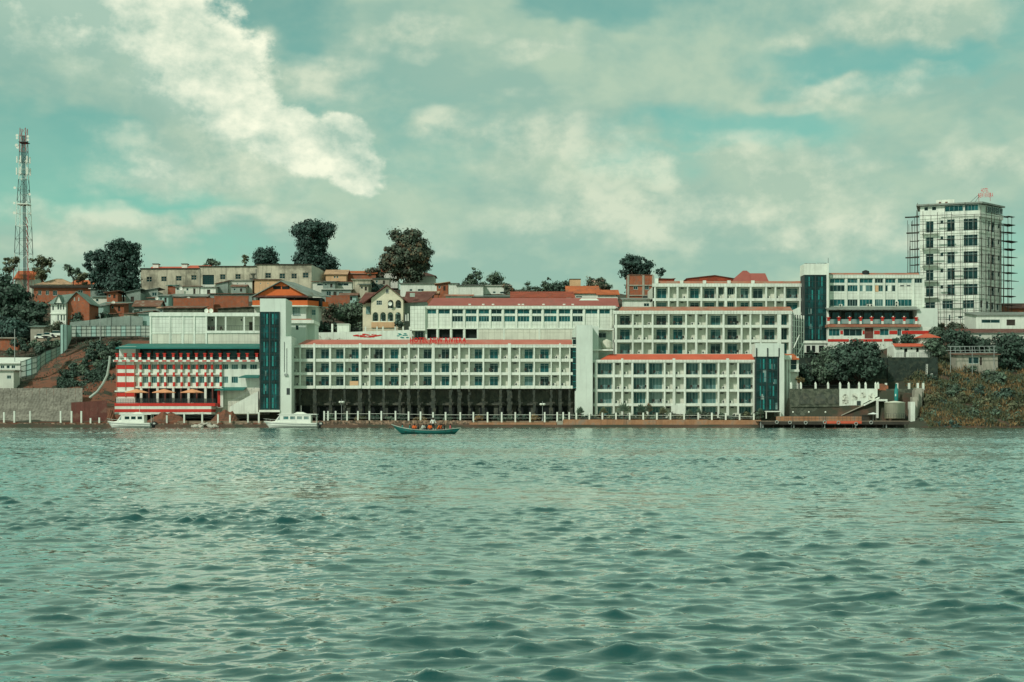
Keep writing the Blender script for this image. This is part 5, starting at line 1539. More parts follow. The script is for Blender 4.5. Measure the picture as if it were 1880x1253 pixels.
# ------------------------------------------------------------------ old weathered building on the crest
def old_building():
    Y = 425.0
    X_, Z_ = (lambda q: PX(q, Y)), (lambda q: PZ(q, Y))
    r = thing('old_building', 'long weathered cream building with stained walls and a flat roof line on the crest', 'building', (PX(415, Y), Y, PZ(530, Y)))
    zt = Z_(493)
    wins = [(269, 279, 508.5, 518), (296, 306, 508, 517), (323, 333.5, 507, 516), (351, 361, 505.5, 514.5), (404, 414, 504, 513.5), (432, 442, 503.5, 513), (487, 497.5, 501.5, 511), (513, 523.5, 502.5, 512),
            (535, 545, 502.5, 512), (556, 566.5, 501, 510.5)]
    big = (372, 393, 505, 523)
    # wall top rises gently to the right: three lengths
    segs = [(258, 366, 494), (366, 470, 490), (470, 572, 486.5)]
    for a, b, tp in segs:
        hs = [(X_(p), X_(q), Z_(v), Z_(u)) for p, q, u, v in wins if a <= p < b]
        if a <= big[0] < b:
            hs.append((X_(big[0]), X_(big[1]), Z_(big[3]), Z_(big[2])))
        MB().holes(X_(a), X_(b), Z_(548), Z_(tp), hs, Y, 0.3).build('wall', 'old_wall', r)
        MB().box(X_(a) - 0.2, X_(b) + 0.2, Y - 0.35, Y + 12, Z_(tp), Z_(tp - 1.3)).build('roof_edge', 'dark_wood', r)
        for h in hs:
            if h[1] - h[0] > 2:
                window(r, *h, Y, 5, 5, 0, 'glass_dark', 'dark_metal', rec=0.2)
            else:
                window(r, *h, Y, 2, 2, 0, 'glass_dark', 'concrete', bar=0.1, rec=0.15)
    xe = X_(572)
    y2 = Y + 14
    MB().face([(xe, Y, Z_(548)), (PX(600, y2), y2, Z_(548)), (PX(600, y2), y2, PZ(500, y2)), (xe, Y, Z_(486.5))]).build('end_wall', 'cream_wall', r)
    MB().slab([(xe - 0.3, Y - 0.3, Z_(486) + 0.1), (PX(601, y2), y2, PZ(499.5, y2) + 0.1), (PX(601, y2), y2 + 4, PZ(499.5, y2) + 0.1), (xe - 6, y2, Z_(486) + 0.1)], 0.3).build('end_roof', 'dark_wood', r)
    for q in (366, 470):
        MB().box(X_(q) - 0.25, X_(q) + 0.25, Y - 0.14, Y, Z_(540), Z_(494)).build('downpipe', 'concrete', r)
    MB().box(X_(372), X_(396), Y - 1.5, Y - 0.0, Z_(531), Z_(524)).build('porch', 'white_paint', r)
    MB().box(X_(459), X_(470), Y - 0.3, Y, Z_(516), Z_(511)).box(X_(463.5), X_(466), Y - 0.3, Y, Z_(511), Z_(504)).box(X_(460), X_(470), Y - 0.3, Y, Z_(504), Z_(502.5)).build('wall_ornament', 'dark_stone', r)
    # red roofs and chimneys behind it
    for (x0, x1, e, rg, lab) in ((276, 336, 495, 488.2, 'low red roof with a white chimney behind the weathered building'), (346, 380, 493, 486, 'small red roof behind the weathered building beside the leafy bush')):
        h = house('house', lab, x0, x1, e, 505, 436, 8, 'white_paint', ('gx', rg, 'bright_red_roof'))
        q = 287 if x0 == 276 else 340
        MB().box(PX(q - 5, 439), PX(q + 5, 439), 438, 440, PZ(500, 438), PZ(485.5, 438)).build('chimney', 'white_paint', h)
        MB().box(PX(q - 6, 439), PX(q + 6, 439), 437.8, 440.2, PZ(485.5, 438), PZ(484.3, 438)).build('chimney_cap', 'dark_wood', h)


old_building()

# ------------------------------------------------------------------ hillside houses, sheds and walls (each its own thing)
H = house
H('shed', 'low cream wall-like shed with small vents below the weathered building', 419, 463, 515.5, 535, 412, 6, 'cream_wall', ('shed', 511, 'grey_roof'), [(421.5, 423, 520.5, 523), (435, 437, 520, 522.5), (450, 452, 520, 522.5)])
H('shed', 'low cream shed with an orange corner below the weathered building', 467, 512, 514, 535, 412, 6, 'peach_wall', ('shed', 511.5, 'rust_roof'), [(477, 479, 519.5, 522), (491, 493, 519.5, 522)])
H('shed', 'dark grey timber shed at the end of the low cream shed', 397, 418.5, 522, 540, 411, 5, 'tin_wall', ('shedx', 516, 'rust_roof'))
H('shed', 'rusty brown shed with green roof below the weathered wall', 308, 322, 525, 540, 411, 5, 'brick', ('shed', 521, 'teal_awning'))
H('shed', 'pale green shed under the weathered wall beside a shrub', 322, 360, 527, 538, 410, 5, 'cream_wall', ('shed', 524, 'grey_roof'), [(324, 332, 529, 533)])
H('shed', 'white rendered hut below the big barred opening', 368, 396, 528, 545, 408, 5, 'white_paint', ('shed', 525, 'grey_roof'), [], [(380, 386, 532, 543)])
H('shed', 'long pale tin roof shed among the shanties below the weathered building', 312, 380, 545, 560, 402, 6, 'tin_wall', ('shed', 537, 'grey_roof'), [(334, 342, 547, 553)])
H('shed', 'long rusty tin roof shed above the red brick garden wall', 385, 470, 540, 552, 403, 6, 'tin_wall', ('shed', 537, 'rust_roof'), [(400, 406, 542, 547)])
H('shed', 'blue grey shack with open black doorway at the foot of the weathered wall', 256, 290, 536, 556, 405, 6, 'tin_wall', ('shedx', 529, 'grey_roof'), [(279, 288, 537, 544)])
H('shed', 'grey shack with sagging roof beside the leafy pair of trees', 231, 258, 538, 565, 400, 6, 'tin_wall', ('shedx', 531, 'green_grey_roof'), [], [(240, 246, 545, 558)])
H('shed', 'rusty red roofed shack above the grey panel fence', 246, 292, 562, 580, 385, 6, 'tin_wall', ('gx', 551, 'rust_roof'), [(255, 262, 566, 572)])
H('shed', 'pale blue tin shack with low roof beside the white upper block', 256, 276, 577, 600, 352, 6, 'teal_sheet', ('shed', 572, 'grey_roof'))
H('shed', 'grey tin shack with washing in front beside the brick gable house', 186, 232, 560, 583, 384, 6, 'tin_wall', ('shed', 552, 'green_grey_roof'), [(205, 211, 563, 570)])
H('shed', 'pale tin wall shack right behind the brick gable house', 165, 190, 562, 585, 372, 6, 'teal_sheet', ('shed', 556, 'grey_roof'))
H('shed', 'small white roofed hut beneath the pair of leafy trees', 166, 188, 531, 545, 408, 5, 'tin_wall', ('shed', 526, 'white_metal'))
H('shed', 'low grey shack under the leafy trees beside the brown flat roofed building', 170, 200, 546, 560, 398, 5, 'cream_wall', ('shed', 541, 'green_grey_roof'), [(176, 181, 549, 554)])
H('shed', 'dark green shack above the rusty red roof', 272, 312, 548, 566, 398, 6, 'tin_wall', ('shed', 543, 'rust_roof'), [(285, 291, 551, 557)])
H('brick_wall', 'red brick garden wall with dark stained foot above the white upper block', 318, 392, 549, 572, 380, 0.5, 'brick', ('flat', 548.4, 'brick'), cat='wall', over=0.05)
H('brick_wall', 'bright brick garden wall stretch beside the orange gabled house', 393, 456, 545, 572, 382, 0.5, 'brick', ('flat', 544.4, 'brick'), cat='wall', over=0.05)
H('shed', 'low dark roofed shed directly above the white upper block', 300, 372, 566, 580, 366, 5, 'ivy_stone', ('shed', 560, 'rust_roof'))
H('shed', 'low rusty roof just above the white block parapet beside the lift tower', 400, 476, 567, 582, 362, 5, 'ivy_stone', ('shedx', 563, 'rust_roof'))
H('house', 'peach house with tan roof behind the end of the weathered building', 598, 636, 503.5, 520, 432, 8, 'peach_wall', ('gx', 494, 'tan_roof'), [(613, 616, 507, 511), (618, 621, 507, 511)])
H('house', 'broad tan roofed house with brick gable wall on the crest', 634, 690, 503, 520, 436, 10, 'brick', ('shed', 492, 'orange_tile_roof'))
H('house', 'cream house with a long thin eave below the tan roofed houses', 574, 646, 518, 538, 405, 8, 'cream_wall', ('shed', 513, 'rust_roof'), [(582, 601, 521, 525), (620, 640, 520, 525)])
H('shed', 'open fronted shack with pale awning roof below the cream eave house', 590, 644, 532, 552, 392, 5, 'tin_wall', ('shed', 528.5, 'white_metal'), [(599, 608, 535, 545), (622, 630, 536, 543)], [(612, 618, 536, 551)])
H('shed', 'flat topped white rendered block with stains beside the shrub', 648, 680, 514, 548, 396, 6, 'old_wall', ('flat', 513, 'concrete'), [(645.5, 648, 531, 539)])
H('brick_wall', 'orange brick retaining wall beside the orange gabled house', 598, 642, 544, 556, 372, 0.6, 'brick', ('flat', 543.2, 'brick'), cat='wall', over=0.05)
H('house', 'small red roofed house half hidden behind the big rust-tinged tree', 700, 730, 498, 512, 446, 7, 'white_paint', ('gx', 487, 'bright_red_roof'))
H('house', 'white house with red roof beside the big rust-tinged tree', 757, 798, 507, 525, 440, 8, 'cream_wall', ('hip', 498, 'red_roof'), [(770, 775, 510, 515)])
H('house', 'long white bungalow with a thin overhanging roof below the big rust-tinged tree', 735, 840, 521, 545, 410, 8, 'white_paint', ('shed', 518, 'grey_roof'), [(752, 757, 531, 535), (767, 778, 531, 535)])
H('house', 'long white bungalow with pierced wall beside the palm', 840, 887, 524.5, 548, 408, 8, 'white_paint', ('shed', 520.5, 'grey_roof'))
H('house', 'white flat roofed bungalow with small dark windows left of the red tiled hall', 886, 937, 525, 548, 414, 7, 'white_paint', ('shed', 521, 'cream_wall'), [(905, 910, 535.5, 539), (918, 931, 536, 539.5)])
H('house', 'low house with orange gable wall and grey roof above the long dull red roof', 818, 866, 544, 560, 380, 6, 'white_paint', ('shed', 538, 'salmon_roof'))
H('house', 'grey tin roofed low house beside the red tiled hall', 866, 938, 545, 560, 384, 6, 'tin_wall', ('shed', 540, 'green_grey_roof'))
H('hall', 'broad plain red tiled hall roof above the long dull red roof', 940, 1053, 547.5, 560, 372, 14, 'cream_wall', ('shed', 527.5, 'tile_roof'), cat='house')
H('house', 'orange tiled house with a white framed gable behind the red tiled hall', 1042, 1098, 538, 556, 392, 9, 'white_paint', ('gx', 523.5, 'orange_tile_roof'), [(1057, 1069, 544, 547)])
H('house', 'orange tiled lower roof with white gable end beside the brick building', 1098, 1134, 541, 556, 390, 8, 'white_paint', ('gx', 531, 'orange_tile_roof'))
H('house', 'small orange tiled house with dark gable on the crest behind the hall', 1084, 1104, 533, 548, 398, 7, 'white_paint', ('gy', 525, 'orange_tile_roof'), [(1090, 1098, 534, 538)])
H('house', 'peach chimney-like house top with a dark roof vent behind the hall', 1046, 1066, 513.5, 530, 420, 4, 'peach_wall', ('flat', 512.6, 'dark_wood'), over=0.1)
bh = H('brick_building', 'two-storey raw orange brick building below the feathery tree', 1154, 1198, 506, 560, 372, 8, 'brick', ('flat', 504.6, 'rust_roof'), [(1163, 1171, 526, 532), (1184, 1191.5, 525, 532.5)], cat='building', over=0.15)
for q in (1153.2, 1181, 1199):
    MB().box(PX(q, 372) - 0.28, PX(q, 372) + 0.28, 371.82, 372.1, PZ(560, 372), PZ(506, 372)).build('concrete_column', 'concrete', bh)
for p in (524, 542.5):
    MB().box(PX(1152, 372), PX(1200, 372), 371.75, 372.1, PZ(p + 1.3, 372), PZ(p - 0.6, 372)).build('concrete_beam', 'concrete', bh)
MB().box(PX(1181, 370), PX(1197, 370), 370.5, 371.7, PZ(548.5, 370), PZ(543.5, 370)).build('window_bay', 'dark_metal', bh)
H('shed', 'white lean-to roof below the raw brick building', 1145, 1200, 551, 566, 362, 5, 'white_paint', ('shed', 545, 'grey_roof'), [(1182, 1192, 557, 563)])
H('house', 'brown flat roofed building with dark red walls among the left trees', 62, 168, 529, 552, 415, 10, 'brick', ('flat', 525, 'dark_wood'), [(70, 76, 534, 542), (84, 90, 534, 542), (97, 105, 534, 543), (143, 152, 533, 543)], over=0.9)
H('house', 'tan hip roofed house behind the brown flat roofed building', 66, 132, 523, 535, 432, 10, 'cream_wall', ('hip', 509, 'tan_roof'))
H('house', 'small pale orange roof behind the leafy pair of trees', 132, 170, 522, 535, 436, 8, 'cream_wall', ('gx', 513, 'orange_tile_roof'))
H('house', 'orange red roof behind the lattice mast at the edge of the hill', 28, 62, 512, 530, 442, 8, 'cream_wall', ('gx', 496, 'orange_tile_roof'))


def brick_gable_house():
    Y = 358.0
    X_, Z_ = (lambda q: PX(q, Y)), (lambda q: PZ(q, Y))
    r = thing('house', 'grey roofed house with a tall brick gable and a white windowed wing', 'house', (PX(130, Y), Y, PZ(598, Y)))
    b = MB().box(X_(124), X_(164), Y, Y + 8, Z_(606), Z_(556))
    b.prism([(X_(124), Z_(556)), (X_(164), Z_(556)), (X_(141), Z_(537))], Y, Y + 8)
    b.build('wall', 'brick', r)
    t = MB()
    t.slab([(X_(117), Y - 0.5, Z_(561)), (X_(141), Y - 0.5, Z_(535.2)), (X_(141), Y + 8.5, Z_(535.2)), (X_(117), Y + 8.5, Z_(561))], 0.2)
    t.slab([(X_(141), Y - 0.5, Z_(535.2)), (X_(168), Y - 0.5, Z_(558.5)), (X_(168), Y + 8.5, Z_(558.5)), (X_(141), Y + 8.5, Z_(535.2))], 0.2)
    t.build('roof', 'green_grey_roof', r)
    hs = [(X_(98.5), X_(102), Z_(571), Z_(562)), (X_(108), X_(111), Z_(570), Z_(560)), (X_(113), X_(116), Z_(570), Z_(560)), (X_(118), X_(121), Z_(570), Z_(560)),
          (X_(108), X_(111), Z_(590), Z_(579)), (X_(114), X_(117), Z_(590), Z_(579)), (X_(119), X_(122), Z_(590), Z_(579))]
    y2 = Y - 1.2
    MB().holes(X_(96), X_(124), Z_(606), Z_(557), hs, y2, 0.2).build('wing_wall', 'white_paint', r)
    MB().box(X_(96.1), X_(123.9), y2 + 0.25, y2 + 6, Z_(606), Z_(557.2)).build('wing_body', 'white_paint', r)
    MB().box(X_(95), X_(124.5), y2 - 0.25, y2 - 0.02, Z_(578), Z_(576)).build('string_course', 'white_paint', r)
    for h in hs:
        window(r, *h, y2, 1, 1, 0, 'glass_dark', 'white_metal', rec=0.08)
    MB().slab([(X_(92.5), y2 - 0.6, Z_(558.5)), (X_(125), y2 - 0.6, Z_(558.5)), (X_(133), y2 + 4, Z_(537)), (X_(100), y2 + 4, Z_(541))], 0.18).build('wing_roof', 'green_grey_roof', r)
    MB().prism([(X_(106), Z_(558)), (X_(118), Z_(558)), (X_(112), Z_(543.5))], y2 - 0.9, y2 + 2).build('dormer', 'white_paint', r)
    t = MB()
    t.slab([(X_(104.5), y2 - 1.2, Z_(559)), (X_(112), y2 - 1.2, Z_(542)), (X_(112), y2 + 2, Z_(542)), (X_(104.5), y2 + 2, Z_(559))], 0.15)
    t.slab([(X_(112), y2 - 1.2, Z_(542)), (X_(119.5), y2 - 1.2, Z_(559)), (X_(119.5), y2 + 2, Z_(559)), (X_(112), y2 + 2, Z_(542))], 0.15)
    t.build('dormer_roof', 'green_grey_roof', r)
    for a in (136, 144):
        window(r, X_(a), X_(a + 1.6), Z_(553), Z_(547), Y - 0.15, 1, 1, 0, 'glass_dark', 'white_metal', rec=0.1)


brick_gable_house()

# more shacks packed between the others
rq = random.Random(19)
SH = [(196, 590, 366), (214, 572, 378), (236, 588, 362), (268, 588, 356), (300, 578, 372), (322, 592, 352), (206, 548, 396), (300, 556, 394), (352, 540, 408), (438, 536, 408), (420, 556, 390), (366, 562, 386),
      (604, 528, 402), (668, 534, 392), (700, 522, 408), (640, 552, 382), (790, 548, 378), (812, 534, 398)]
for i, (q, bs, yy) in enumerate(sorted(SH)):
    wd, hh = rq.uniform(16, 30), rq.uniform(9, 14)
    wl = rq.choice(['tin_wall', 'cream_wall', 'brick', 'teal_sheet', 'concrete', 'old_wall'])
    rf = rq.choice(['rust_roof', 'grey_roof', 'green_grey_roof', 'rust_roof', 'tan_roof'])
    kd = rq.choice(['shed', 'shed', 'shedx', 'gx'])
    h = H('shack', 'small patched shack squeezed between hillside houses, %s from the left' % NUMW[i], q - wd / 2, q + wd / 2, bs - hh, bs, yy, 4.5, wl, (kd, bs - hh - rq.uniform(2.5, 5), rf),
      [(q - wd * 0.35, q - wd * 0.35 + 4, bs - hh + 3, bs - hh + 7.5)], [(q + wd * 0.1, q + wd * 0.1 + 4, bs - hh + 3.5, bs)], group='patched shacks on the hillside', over=rq.uniform(0.3, 0.8))

# satellite dishes on the roofs
for i, (q, p, yy, lab) in enumerate(((379, 571, 322, 'white satellite dish on the white upper block parapet, left of two'), (387.5, 571, 322, 'white satellite dish on the white upper block parapet, right of two'), (332, 530, 407, 'white satellite dish on a shed below the weathered wall'),
                                     (346, 548, 400, 'small white satellite dish among the shanties'), (208, 556, 380, 'white satellite dish above the grey tin shack'), (716, 558, 346, 'round white dish on the arcade of the yellow house'), (288, 548, 396, 'white satellite dish above the dark green shack'))):
    x, z = PX(q, yy), PZ(p, yy)
    d = thing('satellite_dish', lab, 'dish', (x, yy, z - 0.9), 'satellite dishes on the roofs')
    b = MB()
    for r0, y0, r1, y1 in ((0.0, 0.12, 0.3, 0.06), (0.3, 0.06, 0.5, -0.04)):
        for k in range(12):
            a, c = 2 * math.pi * k / 12, 2 * math.pi * (k + 1) / 12
            b.face([(x + r0 * math.cos(a), yy + y0, z + r0 * math.sin(a)), (x + r1 * math.cos(a), yy + y1, z + r1 * math.sin(a)), (x + r1 * math.cos(c), yy + y1, z + r1 * math.sin(c)), (x + r0 * math.cos(c), yy + y0, z + r0 * math.sin(c))])
    b.build('reflector', 'white_metal', d)
    MB().tube((x, yy + 0.12, z - 1.2), (x, yy + 0.12, z), 0.04).build('mount', 'grey_metal', d)


# ------------------------------------------------------------------ the scaffolded tower block
def tower_block():
    Y = 366.0
    th = R(18)
    cs, sn = math.cos(th), math.sin(th)
    X0 = PX(1797, Y)
    loc = (PX(1797, Y), Y, 0)
    r = thing('tower_block', 'tall unfinished white tower block wrapped in pole scaffolding', 'building', loc, rotz=-th, local=True)
    LX = lambda q: ((q - 940) / FPX * Y - X0) / (cs + (q - 940) / FPX * sn)      # along the front face, 0 at the near corner
    LZ = lambda q: PZ(q, Y)
    W = -LX(1689)
    D = 10.9
    ux, uy = 0.764 * cs - 0.645 * sn, 0.764 * sn + 0.645 * cs       # direction of the side face in the turned frame
    rows = [(401, 423), (430.5, 451.5), (461, 482.5), (491, 512), (521, 541.5)]
    hs = []
    for t, b in rows:
        hs += [(LX(1700), LX(1714), LZ(b + 1.5), LZ(t + 2)), (LX(1726.5), LX(1732), LZ(t + 8), LZ(t + 1)), (LX(1739), LX(1753), LZ(b), LZ(t)), (LX(1769), LX(1795), LZ(b), LZ(t))]
    hs += [(LX(1699), LX(1717), LZ(566), LZ(553)), (LX(1730), LX(1750), LZ(566), LZ(551)), (LX(1768), LX(1788), LZ(566), LZ(551)), (LX(1742), LX(1745), LZ(589), LZ(577)), (LX(1759), LX(1767), LZ(584), LZ(580)),
           (LX(1697), LX(1704), LZ(383), LZ(376)), (LX(1711), LX(1719), LZ(383), LZ(376))]
    MB().holes(-W, 0, LZ(612), LZ(375), hs, 0, 0.3).build('front_wall', 'white_paint', r)
    for i, h in enumerate(hs):
        wd = h[1] - h[0]
        window(r, *h, 0, 1 if wd < 1.2 else 2 if wd < 2.6 else 3, 1, 0.7 if wd > 1.5 else 0, 'glass_dark', 'frame', bar=0.07, rec=0.15)
    # side face to the right: built with a turned frame
    XF[0] = Matrix(((ux, -uy, 0, 0), (uy, ux, 0, 0), (0, 0, 1, 0), (0, 0, 0, 1)))
    ks = D / 44.0
    S = lambda q: (q - 1797) * ks
    side = []
    for t, b in rows:
        side += [(S(1815), S(1818.5), LZ(b + 0.5), LZ(t + 2)), (S(1821.5), S(1827), LZ(b), LZ(t + 3)), (S(1834), S(1838), LZ(t + 13), LZ(t + 4))]
    side += [(S(1800), S(1805), LZ(565), LZ(551)), (S(1811), S(1816), LZ(566), LZ(552)), (S(1821), S(1826), LZ(567), LZ(553)), (S(1831), S(1836), LZ(567), LZ(554))]
    MB().holes(0, D, LZ(612), LZ(375), side, 0, 0.3).build('side_wall', 'white_paint', r)
    for h in side:
        window(r, *h, 0, 1 if h[1] - h[0] < 1.4 else 2, 1, 0, 'glass_dark', 'frame', bar=0.07, rec=0.15)
    # top floor glazing on the side
    for a in (1811, 1819, 1827, 1834):
        window(r, S(a), S(a + 6.5), LZ(388), LZ(376.5), -0.35, 2, 1, 0, 'glass_dark', 'frame', rec=0.0)
    XF[0] = None
    b = MB()
    e0, e1 = ux * D, uy * D
    b.face([(-W, 0, LZ(612)), (-W, 0, LZ(375)), (-W, e1, LZ(375)), (-W, e1, LZ(612))]); b.face([(e0, e1, LZ(612)), (-W, e1, LZ(612)), (-W, e1, LZ(375)), (e0, e1, LZ(375))])
    b.build('rear_wall', 'white_paint', r)
    # floor bands, balconies
    for p in (397.5, 426, 456.5, 487, 516.5, 546.5, 572):
        MB().slab([(-W - 0.05, -0.12, LZ(p - 0.6)), (0.06, -0.12, LZ(p - 0.6)), (e0 + 0.1, e1, LZ(p - 0.6)), (-W - 0.05, e1, LZ(p - 0.6))], LZ(p - 0.6) - LZ(p + 1.2)).build('floor_band', 'white_paint', r)
    for t, bb in rows:
        MB().box(LX(1693), LX(1722), -1.3, -0.13, LZ(bb + 4), LZ(bb + 2.2)).build('balcony_slab', 'white_paint', r)
        f = MB()
        for q in range(12):
            xx = LX(1694) + (LX(1721) - LX(1694)) * q / 11
            f.box(xx - 0.015, xx + 0.015, -1.28, -1.25, LZ(bb + 2.2), LZ(bb - 4))
        f.box(LX(1694), LX(1721), -1.29, -1.24, LZ(bb - 4), LZ(bb - 4.4))
        f.build('balcony_rail', 'dark_metal', r)
    # top floor
    MB().box(LX(1728), 0.35, -0.35, -0.13, LZ(396.5), LZ(387)).build('parapet', 'white_paint', r)
    MB().slab([(0.1, -0.3, LZ(389)), (0.4, -0.3, LZ(389)), (e0 + 0.4, e1, LZ(389)), (e0 + 0.1, e1, LZ(389))], 1.25).build('parapet', 'white_paint', r)
    for a, c in ((1735, 1768), (1771, 1796)):
        window(r, LX(a), LX(c), LZ(386.8), LZ(376), -0.22, 4, 1, 0, 'glass_teal', 'frame', rec=0.0)
    MB().slab([(-W - 0.9, -0.9, LZ(371.5)), (0.9, -0.9, LZ(371.5)), (e0 + 0.9, e1 + 0.5, LZ(371.5)), (-W - 0.9, e1 + 0.5, LZ(371.5))], 0.42).build('roof_slab', 'grey_roof', r)
    MB().box(LX(1718), LX(1752), 3, 7, LZ(371.5), LZ(361)).build('plant_room', 'white_paint', r)
    for a in (1723, 1735):
        MB().box(LX(a), LX(a + 4.5), 2.96, 3.0, LZ(368), LZ(365)).build('plant_vent', 'maroon_roof', r)
    # scaffolding, a thing of its own
    s = thing('scaffolding', 'dark timber pole scaffolding around the tall tower block', 'scaffolding', loc, rotz=-th, local=True)
    rnd = random.Random(11)
    SP = lambda u, out: (ux * u + uy * out, uy * u - ux * out)       # along the side face, and out from it

    def pole(x, y, z0, z1, rad=0.075):
        zm = z0 + (z1 - z0) * rnd.uniform(0.35, 0.65)
        a, b2 = rnd.uniform(-.25, .25), rnd.uniform(-.15, .15)
        MB().tube((x, y, z0), (x + a, y + b2, zm + 0.4), rad, n=5).tube((x + a * .8, y + b2, zm - 0.4), (x + rnd.uniform(-.3, .3), y, z1), rad * 0.85, n=5).build('pole', 'dark_wood', s)

    for i in range(10):
        pole(-W - 0.6 + (W + 0.9) * i / 9 + rnd.uniform(-0.35, 0.35), -1.5, LZ(604), LZ(rnd.uniform(370, 400)))
    for i in range(7):
        for out in (1.2, 2.6):
            pole(*SP(-0.5 + (D + 1.5) * i / 6 + rnd.uniform(-.3, .3), out), LZ(604), LZ(rnd.uniform(384, 412)))
    for i in range(7):
        x = -W - 0.7 - 0.45 * i + rnd.uniform(-.2, .2)
        pole(x, -0.6 + 0.5 * i, LZ(604 if i < 4 else rnd.uniform(505, 540)), LZ(rnd.uniform(366, 384) + 5 * i))
    p = 394
    while p < 596:
        z = LZ(p)
        J = lambda a=0.18: rnd.uniform(-a, a)
        MB().tube((-W - 1.0 + J(.6), -1.5, z + J()), (-W * 0.45 + J(1), -1.55, z + J()), 0.06, n=5).build('ledger', 'dark_wood', s)
        MB().tube((-W * 0.5 + J(1), -1.45, z + J()), (0.9 + J(.5), -1.5, z + J()), 0.06, n=5).build('ledger', 'dark_wood', s)
        for out in (1.2, 2.6):
            a, b2 = SP(-1.0 + J(.6), out), SP(D + 1.2 + J(.8), out)
            MB().tube((a[0], a[1], z + J()), (b2[0], b2[1], z + J()), 0.06, n=5).build('ledger', 'dark_wood', s)
        if p < 560:
            MB().box(-W - 3.0 + J(.8), -W - 0.2, -0.6, 0.9, z + J(.1), z + 0.12).build('plank', 'dark_wood', s)
            a, b2, c2, d2 = SP(D - 1.5 + J(1), 0.9), SP(D + 2.4 + J(1.2), 0.9), SP(D + 2.4 + J(1.2), 2.9), SP(D - 1.5, 2.9)
            MB().slab([(a[0], a[1], z + .2), (b2[0], b2[1], z + .2 + J()), (c2[0], c2[1], z + .2), (d2[0], d2[1], z + .2)], 0.12).build('plank', 'dark_wood', s)
            if rnd.random() < 0.6:
                x = -W * rnd.uniform(0.3, 0.95)
                MB().box(x, x + rnd.uniform(2, 4.5), -1.75, -1.2, z + 0.07, z + 0.14).build('plank', 'dark_wood', s)
        p += 15.1 + rnd.uniform(-1.5, 1.5)
    # sign on the tower roof
    g = thing('roof_sign', 'small tilted red letters on the roof corner of the tower block', 'sign', loc, rotz=-th, local=True)
    text_letters(g, 'HOTEL', LX(1801), -0.6, LZ(355), 1.1, 1.9, 'red_letter', 0.08, bold=0.0)
    text_letters(g, 'NEW RIVIERA', LX(1796), -0.62, LZ(364), 1.15, 3.7, 'red_letter', 0.08, bold=0.0)
    MB().tube((LX(1797), -0.5, LZ(371)), (LX(1797), -0.5, LZ(356)), 0.05).tube((LX(1818), -0.5, LZ(371)), (LX(1818), -0.5, LZ(356)), 0.05).build('sign_post', 'red_metal', g)
    MB().tube((LX(1778), 2.5, LZ(371.4)), (LX(1797), -0.4, LZ(358)), 0.05).tube((LX(1788), 2.5, LZ(371.4)), (LX(1797), -0.4, LZ(362)), 0.05).build('sign_stay', 'dark_metal', g)


tower_block()

# ------------------------------------------------------------------ right hillside buildings
H('house', 'white bungalow with a grey roof at the foot of the tower block', 1792, 1905, 579, 602, 350, 9, 'white_paint', ('shed', 569, 'grey_roof'), [(1802, 1836, 587, 593.5)], [(1848, 1864, 587, 598)])
H('house', 'long low house with dull red roof above the dark trees', 1769, 1905, 611.5, 622, 341, 7, 'cream_wall', ('shed', 601.5, 'maroon_roof'), [(1797, 1802, 614, 618)])
H('house', 'brown roof showing beside the tower block on the skyline', 1852, 1905, 566, 585, 385, 8, 'brick', ('gx', 556, 'maroon_roof'))
H('shed', 'patched grey and cream shanty on the overgrown slope', 1756, 1832, 652, 676, 326, 4, 'concrete', ('shed', 648.5, 'rust_roof'), [(1778, 1797, 656, 668)], [(1799, 1803, 656, 671)])


def slope_frames():
    Y = 323.0
    r = thing('pipe_frame', 'rusty pipe pergola frame above the patched shanty on the slope', 'pergola', (PX(1785, Y), Y, PZ(655, Y)))
    for p, y in ((636, 0.0), (642.5, 1.5), (648, -1.0)):
        MB().tube((PX(1740, Y), Y + y, PZ(p + 1, Y)), (PX(1828, Y), Y + y, PZ(p, Y)), 0.07).build('rail', 'grey_metal', r)
    for q in range(1752, 1830, 9):
        MB().tube((PX(q, Y), Y - 1.0, PZ(649, Y)), (PX(q + 6, Y), Y + 2, PZ(635.5, Y)), 0.05).build('rafter', 'grey_metal', r)
    for q in (1745, 1785, 1825):
        MB().tube((PX(q, Y), Y, PZ(690, Y)), (PX(q, Y), Y, PZ(636, Y)), 0.07).build('post', 'grey_metal', r)


slope_frames()


